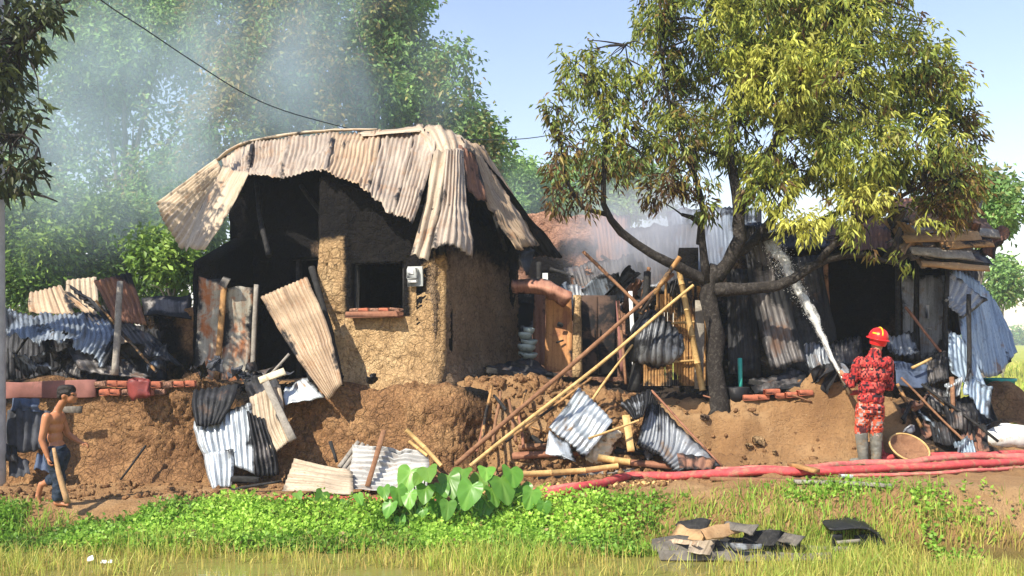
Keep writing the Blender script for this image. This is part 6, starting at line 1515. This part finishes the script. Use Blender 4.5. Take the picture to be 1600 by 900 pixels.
# ---------------------------------------------------------------- people
def cap_geo(p0, p1, r0, r1, seg=14, rings=8, sx=1.0, sy=1.0):
    """closed tapered capsule"""
    p0 = np.asarray(p0, float); p1 = np.asarray(p1, float)
    ax = p1 - p0; L = np.linalg.norm(ax); ax = ax / L if L > 1e-6 else np.array([0, 0, 1.0])
    ref = np.array([0, 1.0, 0]) if abs(ax[1]) < .9 else np.array([1.0, 0, 0])
    a = np.cross(ref, ax); a /= np.linalg.norm(a); b = np.cross(ax, a)
    V = [p0 - ax * r0]; ph0 = np.linspace(-np.pi / 2, 0, rings)[1:]; ph1 = np.linspace(0, np.pi / 2, rings)[:-1]
    th = np.arange(seg) * 2 * np.pi / seg
    rows = 0
    for c, r, ph in ((p0, r0, ph0), (p1, r1, ph1)):
        for q in ph:
            V += list(c + ax * r * math.sin(q) + r * math.cos(q) * (np.cos(th)[:, None] * a * sx + np.sin(th)[:, None] * b * sy)); rows += 1
    V.append(p1 + ax * r1); V = np.array(V)
    g = 1 + np.arange(rows * seg).reshape(rows, seg); h = np.roll(g, -1, 1)
    q = np.stack([g[:-1], h[:-1], h[1:], g[1:]], -1).reshape(-1, 4)
    t = np.concatenate([np.stack([np.zeros(seg, int), h[0], g[0]], -1), np.stack([g[-1], h[-1], np.full(seg, len(V) - 1)], -1)])
    return V, [q, t]

def ell_geo(c, r, rot=(0, 0, 0), seg=18, rings=12):
    V, f = cap_geo((0, 0, -1e-4), (0, 0, 1e-4), 1, 1, seg, rings)
    m = np.array(Euler(rot).to_matrix())
    return (V * np.asarray(r)) @ m.T + np.asarray(c, float), f

def fuse(name, parts, mat, base, parent, voxel=.010, smooth=3, wrinkle=0.0, label=None):
    """join closed shapes into one continuous skin (voxel remesh, then smoothing)"""
    V, f = join_geo(parts)
    me = build_mesh(name + '_src', V, f)
    o = bpy.data.objects.new(name + '_src', me); COL.objects.link(o)
    m = o.modifiers.new('r', 'REMESH'); m.mode = 'VOXEL'; m.voxel_size = voxel
    s = o.modifiers.new('s', 'SMOOTH'); s.factor = .5; s.iterations = smooth
    dg = bpy.context.evaluated_depsgraph_get()
    out = bpy.data.meshes.new_from_object(o.evaluated_get(dg))
    bpy.data.objects.remove(o); bpy.data.meshes.remove(me)
    out.name = name
    co = np.empty(len(out.vertices) * 3, np.float32); out.vertices.foreach_get('co', co); co = co.reshape(-1, 3)
    if wrinkle:
        nm = np.empty(len(out.vertices) * 3, np.float32); out.vertices.foreach_get('normal', nm); nm = nm.reshape(-1, 3)
        w = fbm(co * np.array([11, 11, 17]), 3, nseed())
        co = co + nm * (wrinkle * (1 - 2 * np.abs(w)))[:, None]
    co = co + np.asarray(base)
    out.vertices.foreach_set('co', co.astype(np.float32).ravel())
    out.polygons.foreach_set('use_smooth', np.ones(len(out.polygons), bool))
    out.materials.clear(); out.materials.append(mat); out.update()
    return obj(name, out, parent, label)

def chain(pts, rads, **kw):
    return [cap_geo(pts[i], pts[i + 1], rads[i], rads[i + 1], **kw) for i in range(len(pts) - 1)]

def hand(wrist, fwd, down, side, s=1.0, curl=.9):
    """palm, four unequal bent fingers, thumb off the side of the palm"""
    wrist, fwd, down, side = [np.asarray(v, float) for v in (wrist, fwd, down, side)]
    fwd /= np.linalg.norm(fwd); down = down - fwd * (down @ fwd); down /= np.linalg.norm(down); side = side - fwd * (side @ fwd) - down * (side @ down); side /= np.linalg.norm(side)
    g = []
    for k in (-1.2, -.4, .4, 1.2):
        g += chain([wrist, wrist + fwd * .075 * s + side * .017 * k * s], [.020 * s, .015 * s])
    for k, ln in zip((-1.35, -.45, .45, 1.35), (.060, .072, .068, .052)):
        a = wrist + fwd * .080 * s + side * .018 * k * s
        b = a + (fwd * math.cos(curl * .6) + down * math.sin(curl * .6)) * ln * .45 * s
        c = b + (fwd * math.cos(curl * 1.5) + down * math.sin(curl * 1.5)) * ln * .32 * s
        d = c + (fwd * math.cos(curl * 2.3) + down * math.sin(curl * 2.3)) * ln * .25 * s
        g += chain([a, b, c, d], [.0105 * s, .010 * s, .009 * s, .008 * s], seg=8, rings=5)
    a = wrist + fwd * .025 * s - side * .025 * s
    b = a + (fwd * .6 - side * .6 + down * .35) * .04 * s; c = b + (fwd * .8 + down * .6) * .03 * s
    g += chain([a, b, c], [.013 * s, .012 * s, .009 * s], seg=8, rings=5)
    return g

# --- the boy walking at the left
B0 = on_ground(93, 786, 10.5, 12.0)
boy = thing('person', B0, 'bare-chested person in rolled jeans walking with a stick, head bowed', 'person')
k_ = .0074
def L2(px, py, y=0.0): return np.array([(px - 93) * k_, y, (785 - py) * k_])
hd = L2(106, 617); N_, F_ = -.085, .085        # near and far side of the body
parts = [ell_geo(hd + [-.012, 0, .012], (.092, .074, .088), (0, .45, 0)), ell_geo(hd + [.035, 0, -.045], (.062, .056, .062), (0, .5, 0)), ell_geo(hd + [.062, 0, -.082], (.030, .034, .026)),
         cap_geo(hd + [.078, 0, -.012], hd + [.098, 0, -.045], .010, .014), ell_geo(hd + [.066, 0, .008], (.026, .055, .014)), ell_geo(hd + [.085, 0, -.072], (.012, .022, .009)),
         ell_geo(hd + [-.02, -.074, -.02], (.020, .010, .030), (0, .4, 0)), ell_geo(hd + [-.02, .074, -.02], (.020, .010, .030), (0, .4, 0))]
parts += chain([hd + [-.03, 0, -.05], L2(93, 637), L2(88, 648)], [.045, .043, .05])
for c, rx, ry, rz, t_ in [((87, 655), .088, .135, .085, .1), ((85, 668), .092, .125, .09, .05), ((86, 683), .078, .105, .09, 0), ((89, 697), .078, .108, .085, 0), ((91, 708), .085, .118, .075, 0)]:
    parts.append(ell_geo(L2(*c), (rx, ry, rz), (0, t_, 0)))
parts += [ell_geo(L2(80, 654, -.085), (.05, .045, .065)), ell_geo(L2(80, 654, .085), (.05, .045, .065))]
# near arm hangs to the stick, far arm swings forward
wr, el, sh = L2(87, 712, -.18), L2(77, 685, -.175), L2(82, 651, -.135)
parts += chain([sh, sh * .5 + el * .5, el, el * .5 + wr * .5, wr], [.052, .043, .036, .034, .024])
parts += hand(wr, (.25, -.1, -1), (1, .4, .1), (.1, 1, 0), .92, 1.0)
wr2, el2, sh2 = L2(116, 694, .16), L2(94, 681, .185), L2(86, 651, .135)
parts += chain([sh2, sh2 * .5 + el2 * .5, el2, el2 * .5 + wr2 * .5, wr2], [.050, .042, .036, .033, .023])
parts += hand(wr2, (1, 0, -.25), (.1, -.1, -1), (.0, 1, .1), .9, .8)
hipn, hipf = L2(90, 712, N_), L2(90, 712, F_)
kn, an = L2(97, 746, -.07), L2(95, 779, -.07)       # near leg carries the weight
kf, af, tf = L2(84, 746, .08), L2(63, 757, .085), L2(55, 781, .085)
parts += chain([hipn, hipn * .5 + kn * .5, kn, kn * .65 + an * .35, an], [.085, .072, .054, .052, .034])
parts += chain([hipf, hipf * .5 + kf * .5, kf, kf * .65 + af * .35, af], [.085, .072, .054, .052, .034])
def foot(heel, ball, toe, s_=1.0, side=1):
    g = chain([heel, ball, toe], [.034, .030, .020])
    for j in range(5):
        o_ = np.array([0, (j - 2) * .014 * side, 0])
        g += chain([ball + o_ * .9, toe + o_ + (toe - ball) * (.35 - .08 * j)], [.016, .011 if j else .014], seg=8, rings=5)
    return g
parts += foot(L2(93, 783, -.07), L2(104, 784.5, -.07), L2(110, 785.5, -.075))
parts += foot(L2(59, 758, .085), L2(54, 776, .085), L2(58, 783, .085))
fuse('body', parts, SKIN, B0, boy, .0085, 3)
for s_ in (-1, 1):
    V, f = ell_geo(B0 + hd + [.078, .028 * s_, -.012], (.010, .011, .008))
    obj('eye', build_mesh('eye', V, f, HAIR, True), boy)
hp_ = [ell_geo(hd + [-.024, 0, .030], (.098, .082, .085), (0, .45, 0)), ell_geo(hd + [.030, 0, .066], (.06, .068, .035), (0, .7, 0)), ell_geo(hd + [-.075, 0, -.01], (.042, .064, .062))]
fuse('hair', hp_, HAIR, B0, boy, .008, 2, wrinkle=.008)
jp = [ell_geo(L2(90, 700), (.092, .128, .05)), ell_geo(L2(91, 710), (.100, .132, .085))]
jp += chain([hipn, hipn * .5 + kn * .5, kn, kn * .35 + an * .65, an + [0, 0, .035]], [.100, .086, .070, .066, .062])
jp += chain([hipf, hipf * .5 + kf * .5, kf, kf * .55 + af * .45], [.100, .086, .070, .062])
jn = fuse('jeans', jp, JEANS, B0, boy, .009, 2, wrinkle=.007)
tube('rolled_cuff', [B0 + kf * .58 + af * .42, B0 + kf * .50 + af * .50, B0 + kf * .40 + af * .60], [.060, .066, .060], JEANS, jn, seg=14)
stk = resample(PS((84, 700, B0[1] - .20), (92, 738, B0[1] - .23), (106, 786, B0[1] - .27)), 9)
tube('walking_stick', stk, [.020, .024, .030, .034, .034], STICK, None, 'thick pale stick held pointing down by the walking person', 'stick', n=9, seg=9, jitter=.08)

# --- the firefighter at the right
F0 = on_ground(1358, 727, 11.0, 13.2)
ff = thing('person', F0, 'firefighter in red camouflage suit and helmet aiming a water jet', 'person')
kk = .00815
def L3(px, py, y=0.0): return np.array([(px - 1358) * kk, y, (727 - py) * kk])
hc = L3(1373, 532, .02)
bp = [ell_geo(hc + [0, 0, .005], (.078, .098, .105)), ell_geo(hc + [-.01, .05, -.06], (.055, .055, .06)), cap_geo(hc + [-.02, .11, -.01], hc + [-.022, .125, -.035], .010, .014),
      ell_geo(hc + [-.08, .0, -.015], (.012, .022, .034)), ell_geo(hc + [.08, .0, -.015], (.012, .022, .034)), ell_geo(hc + [-.01, .098, -.075], (.024, .014, .01)), ell_geo(hc + [-.01, .092, .01], (.06, .02, .014))]
bp += chain([hc + [-.005, -.01, -.08], L3(1366, 556)], [.056, .062])
bp += [ell_geo(L3(1364, 580), (.17, .10, .16)), ell_geo(L3(1362, 612), (.14, .09, .16)), ell_geo(L3(1359, 632), (.15, .10, .12))]
SL, SR = L3(1344, 568, .01), L3(1385, 568, .0)
EL, WL = L3(1335, 600, .10), L3(1331, 587, .30)
ER, WR = L3(1393, 604, .10), L3(1372, 602, .34)
bp += chain([SL, EL, WL], [.06, .042, .028]) + chain([SR, ER, WR], [.06, .042, .028])
bp += hand(WL, (-.25, .9, .3), (.9, .2, -.3), (.1, .2, 1), 1.0, 1.1)
bp += hand(WR, (-.9, .5, .1), (.1, .3, -1), (.3, .8, .2), 1.0, 1.0)
KL, AL = L3(1347, 675, .03), L3(1349, 716, .0)
KR, AR = L3(1370, 675, .02), L3(1369, 717, .0)
HL, HR = L3(1350, 640, .0), L3(1369, 640, .0)
bp += chain([HL, KL, AL], [.085, .055, .04]) + chain([HR, KR, AR], [.085, .055, .04])
bp += chain([AL, AL + [-.05, .05, -.04]], [.04, .035]) + chain([AR, AR + [.02, .08, -.04]], [.04, .035])
fuse('body', bp, SKIN_FF, F0, ff, .009, 3)
for s_ in (-1, 1):
    V, f = ell_geo(F0 + hc + [.03 * s_ - .01, .098, -.01], (.012, .010, .009))
    obj('eye', build_mesh('eye', V, f, HAIR, True), ff)
jk = [ell_geo(L3(1365, 570), (.190, .12, .085)), ell_geo(L3(1365, 586), (.188, .13, .14)), ell_geo(L3(1363, 606), (.168, .12, .14)), ell_geo(L3(1361, 624), (.165, .12, .10)), ell_geo(L3(1360, 637), (.175, .13, .055))]
jk += chain([L3(1367, 553), L3(1365, 562)], [.075, .10])
jk += [ell_geo(SL + [.01, 0, 0], (.085, .085, .08)), ell_geo(SR + [-.01, 0, 0], (.085, .085, .08))]
jk += chain([SL, SL * .5 + EL * .5, EL, EL * .35 + WL * .65], [.080, .074, .064, .052]) + chain([SR, SR * .5 + ER * .5, ER, ER * .35 + WR * .65], [.082, .076, .066, .052])
jkt = fuse('jacket', jk, CAMO, F0, ff, .0095, 2, wrinkle=.011)
tp = [ell_geo(L3(1360, 634), (.165, .118, .075)), ell_geo(L3(1360, 644), (.172, .125, .085))]
tp += chain([HL, HL * .5 + KL * .5, KL, KL * .85 + AL * .15], [.100, .090, .078, .072]) + chain([HR, HR * .5 + KR * .5, KR, KR * .85 + AR * .15], [.100, .090, .078, .072])
fuse('trousers', tp, CAMO_PALE, F0, ff, .0095, 2, wrinkle=.010)
for K_, A_, d_ in ((KL, AL, (-.10, .10)), (KR, AR, (.03, .16))):
    g = chain([K_ * .86 + A_ * .14, K_ * .4 + A_ * .6, A_], [.080, .070, .060])
    g += chain([A_ + [0, -.02, -.045], A_ + [d_[0] * .5, d_[1] * .5, -.048], A_ + [d_[0], d_[1], -.052]], [.048, .046, .040])
    bt = fuse('boot', g, RUBBER, F0, ff, .009, 2, wrinkle=.004)
    V, f = board_geo(F0 + A_ + [-d_[0] * .3, -d_[1] * .35, -.087], F0 + A_ + [d_[0] * 1.25, d_[1] * 1.25, -.087], .095, .022)
    obj('sole', build_mesh('sole', V, f, BELT), bt)
# helmet: dome, brim, ridge, yellow badge panel, neck flap
hr = (R(8), R(10), 0)
V, f = lathe_geo([(.128, -.010), (.131, .0), (.128, .035), (.115, .075), (.088, .108), (.05, .128), (.001, .134)], F0 + hc + [0, 0, .025], 32, rot=hr, squash=(.92, 1.12))
he = obj('helmet', build_mesh('helmet', V, f, HELMET_RED, True), ff)
V, f = lathe_geo([(.120, -.012), (.150, -.018), (.156, -.012), (.150, -.004), (.122, .008)], F0 + hc + [0, 0, .025], 32, rot=hr, squash=(.92, 1.14))
obj('brim', build_mesh('brim', V, f, HELMET_RED, True), he)
m3 = np.array(Euler(hr).to_matrix()); t_ = np.linspace(-1.25, 1.25, 14)
tube('crest', np.stack([0 * t_, np.sin(t_) * .142, np.cos(t_) * .132], -1) @ m3.T + F0 + hc + [0, 0, .028], .012, HELMET_YELLOW, he, seg=8)
def dome_patch(a0, a1, e0, e1, r=1.035):
    A, E = np.meshgrid(np.linspace(a0, a1, 9), np.linspace(e0, e1, 7))
    q = np.stack([np.cos(A) * np.cos(E) * .131 * .92, np.sin(A) * np.cos(E) * .131 * 1.12, np.sin(E) * .132], -1) * r
    return (q @ m3.T + F0 + hc + [0, 0, .025]).reshape(-1, 3), grid_faces(9, 7)
for a0, a1, e0, e1 in ((-2.75, -1.95, .40, 1.15), (-.5, .2, .05, .5)):
    V, f = dome_patch(a0, a1, e0, e1)
    obj('helmet_panel', build_mesh('helmet_panel', V, f, HELMET_YELLOW, True), he)
V, f = lathe_geo([(.105, -.085), (.118, -.05), (.118, .0)], F0 + hc + [.004, -.012, .02], 24, rot=hr, squash=(.9, 1.0))
obj('neck_flap', build_mesh('neck_flap', V, f, HELMET_RED, True), he)
# the branch pipe in the hands and the jet that leaves it
j0 = F0 + WL + np.array([-.03, .09, .03]); j1 = P(1196, 366, 13.75)
jd = (j1 - j0) / np.linalg.norm(j1 - j0)
nz = thing('hose_nozzle', j0 - jd * .2, 'metal hose nozzle held in the firefighter gloves'.replace(' gloves', ' hands'), 'nozzle')
tube('nozzle_body', [j0 - jd * .34, j0 - jd * .1, j0 + jd * .02, j0 + jd * .05], [.030, .027, .020, .017], METAL, nz, seg=12)
tube('nozzle_collar', [j0 - jd * .25, j0 - jd * .21], [.040, .040], BELT, nz, seg=12)
e = on_ground(1386, 718, 11, 13.5)
tube('fire_hose', [j0 - jd * .32, F0 + [.10, .42, .85], F0 + [.28, .44, .35], e + [0, .1, .05], e + [.25, .02, .04]], [.032, .034, .036, .038, .038], HOSE, None, 'red hose rising from the ground to the firefighter nozzle', 'hose', 'fire hoses', n=30, seg=10)
def water_jet():
    rng = np.random.default_rng(2)
    n = 90; t = np.linspace(0, 1, n)
    pts = j0 + (j1 - j0) * t[:, None] + np.array([0, 0, 1.0]) * (.10 * np.sin(np.pi * t))[:, None]
    geo = []; fade = []
    for c, (r0, r1, f0) in enumerate([(.014, .050, -.42), (.018, .078, .04), (.026, .130, .30)]):
        r = r0 + (r1 - r0) * t ** 1.2
        off = np.stack([fbm(np.stack([t * 26, t * 0 + k + c * 5], -1), 3, 40 + k + c) for k in range(3)], -1) * (.006 + .03 * t ** 1.3)[:, None]
        V, f = tube_geo(pts + off, r, 18, .38, 60 + c)
        geo.append((V, f))
        fd = np.repeat(f0 + .26 * t ** 1.5, 18); fade.append(np.r_[fd, fd[0], fd[-1]])
    V, f = join_geo(geo); fa = np.concatenate(fade)
    # droplets torn off the edge
    m = 2600; k = rng.uniform(.08, 1.05, m) ** .8
    c = j0 + (j1 - j0) * k[:, None] + np.array([0, 0, 1.0]) * (.10 * np.sin(np.pi * k))[:, None] + rng.normal(size=(m, 3)) * (.010 + .085 * k ** 1.2)[:, None]
    c[:, 2] -= np.abs(rng.normal(size=m)) * .07 * k
    s = rng.uniform(.002, .006, m) * (.5 + k * .8)
    oc = np.array([(1, 0, 0), (-1, 0, 0), (0, 1, 0), (0, -1, 0), (0, 0, 1.3), (0, 0, -1.3)])
    fo = np.array([(0, 2, 4), (2, 1, 4), (1, 3, 4), (3, 0, 4), (2, 0, 5), (1, 2, 5), (3, 1, 5), (0, 3, 5)])
    DV = (c[:, None] + oc[None] * s[:, None, None]).reshape(-1, 3); DF = (fo[None] + np.arange(m)[:, None, None] * 6).reshape(-1, 3)
    V2, f2 = join_geo([(V, f), (DV, [DF])])
    me = build_mesh('water_jet', V2, f2, JET, True, attrs={'fade': np.r_[fa, np.full(len(DV), -.6)]})
    tag(obj('water_jet', me), 'white jet of water sprayed up left into the burnt hut', 'water', kind='stuff')
water_jet()

# tied sack among the planks
S0 = on_ground(945, 720) + [0, 0, .02]
sk = thing('white_sack', S0, 'twisted off-white sack tied in the middle among the planks', 'sack')
sp_ = [ell_geo((-.08, 0, .06), (.17, .13, .10), (0, -.5, 0)), ell_geo((-.02, 0, .14), (.12, .11, .10), (0, -.5, 0)), ell_geo((.06, 0, .26), (.10, .09, .07), (0, -.6, 0)), ell_geo((.13, .02, .31), (.08, .07, .05), (0, -.2, 0)), cap_geo((.0, 0, .16), (.06, 0, .24), .07, .06)]
fuse('sack_body', sp_, SACK_TAN, S0, sk, .012, 2, wrinkle=.022)
V, f = lathe_geo([(.075, -.015), (.09, 0), (.075, .015)], S0 + [.035, 0, .205], 16, rot=(0, .6, 0))
obj('sack_tie', build_mesh('sack_tie', V, f, BASKET, True), sk)
# ---------------------------------------------------------------- haze and smoke
def haze():
    me = build_mesh('haze', *box_geo((0, 290, 13.5), (1300, 680, 32), bevel=.01))
    s = NT('haze_air')
    v = s.n('ShaderNodeVolumePrincipled'); v.inputs['Color'].default_value = (.80, .90, 1.0, 1); v.inputs['Density'].default_value = .0013; v.inputs['Anisotropy'].default_value = .2
    s.t.links.new(v.outputs[0], s.out.inputs['Volume'])
    me.materials.append(s.m)
    obj('haze', me, kind='stuff')
haze()
def smoke(center, radii, density, scale, label, seed, thr=.46, color=(.76, .93, 1.0), rise=1.6, rot=(0, 0, 0)):
    """a drifting cloud: an ellipsoid of air filled with noise-shaped smoke, thinning to its edge"""
    V, f = ell_geo((0, 0, 0), (1, 1, 1), seg=24, rings=16)
    me = build_mesh('smoke', V, f)
    s = NT('smoke_volume'); p = s.n('ShaderNodeTexCoord').outputs['Object']
    d = s.n('ShaderNodeVectorMath', {'operation': 'LENGTH'}, **{'0': p}).outputs['Value']
    w = s.n('ShaderNodeVectorMath', {'operation': 'MULTIPLY'}, **{'0': p, '1': tuple(radii)}).outputs[0]
    w = s.n('ShaderNodeVectorMath', {'operation': 'ADD'}, **{'0': w, '1': (seed * 3.7, seed * 1.9, seed * 5.3)}).outputs[0]
    nz_ = s.n('ShaderNodeTexNoise', Vector=s.scalev(w, (1, 1, 1 / rise)), Scale=scale, Detail=4.0, Roughness=.55, Distortion=.8).outputs['Fac']
    a = s.math('MULTIPLY', s.mr(nz_, thr - .12, thr + .22), s.mr(d, 1.0, .25))
    v = s.n('ShaderNodeVolumePrincipled', Density=s.math('MULTIPLY', a, density))
    v.inputs['Color'].default_value = (*color, 1); v.inputs['Anisotropy'].default_value = .1
    s.t.links.new(v.outputs[0], s.out.inputs['Volume'])
    me.materials.append(s.m)
    o = bpy.data.objects.new('smoke', me); COL.objects.link(o)
    o.location = center; o.scale = radii; o.rotation_euler = rot
    tag(o, label, 'smoke', 'smoke drifting over the ruins', 'stuff')
smoke(P(250, 170, 21), (4.6, 3.2, 3.8), .38, .42, 'blue smoke drifting in front of the trees at upper left', 1)
smoke(P(520, 110, 20.5), (4.0, 2.4, 3.0), .20, .5, 'thin smoke rising behind the tin roof', 2)
smoke(P(1010, 370, 17.0), (1.9, 1.4, 1.3), 1.3, .9, 'white smoke hanging over the ruined back house', 3, thr=.42, color=(.92, .94, 1.0))
smoke(P(870, 330, 21.5), (3.2, 1.4, 1.6), .16, .6, 'pale smoke in front of the far trees in the gap', 4)
smoke(P(120, 300, 19.5), (2.8, 1.8, 2.4), .16, .6, 'low blue smoke drifting over the bushes at the left', 5)
print('SCENE BUILT', round(time.time() - _T0, 1), 's', len(bpy.data.objects), 'objects')
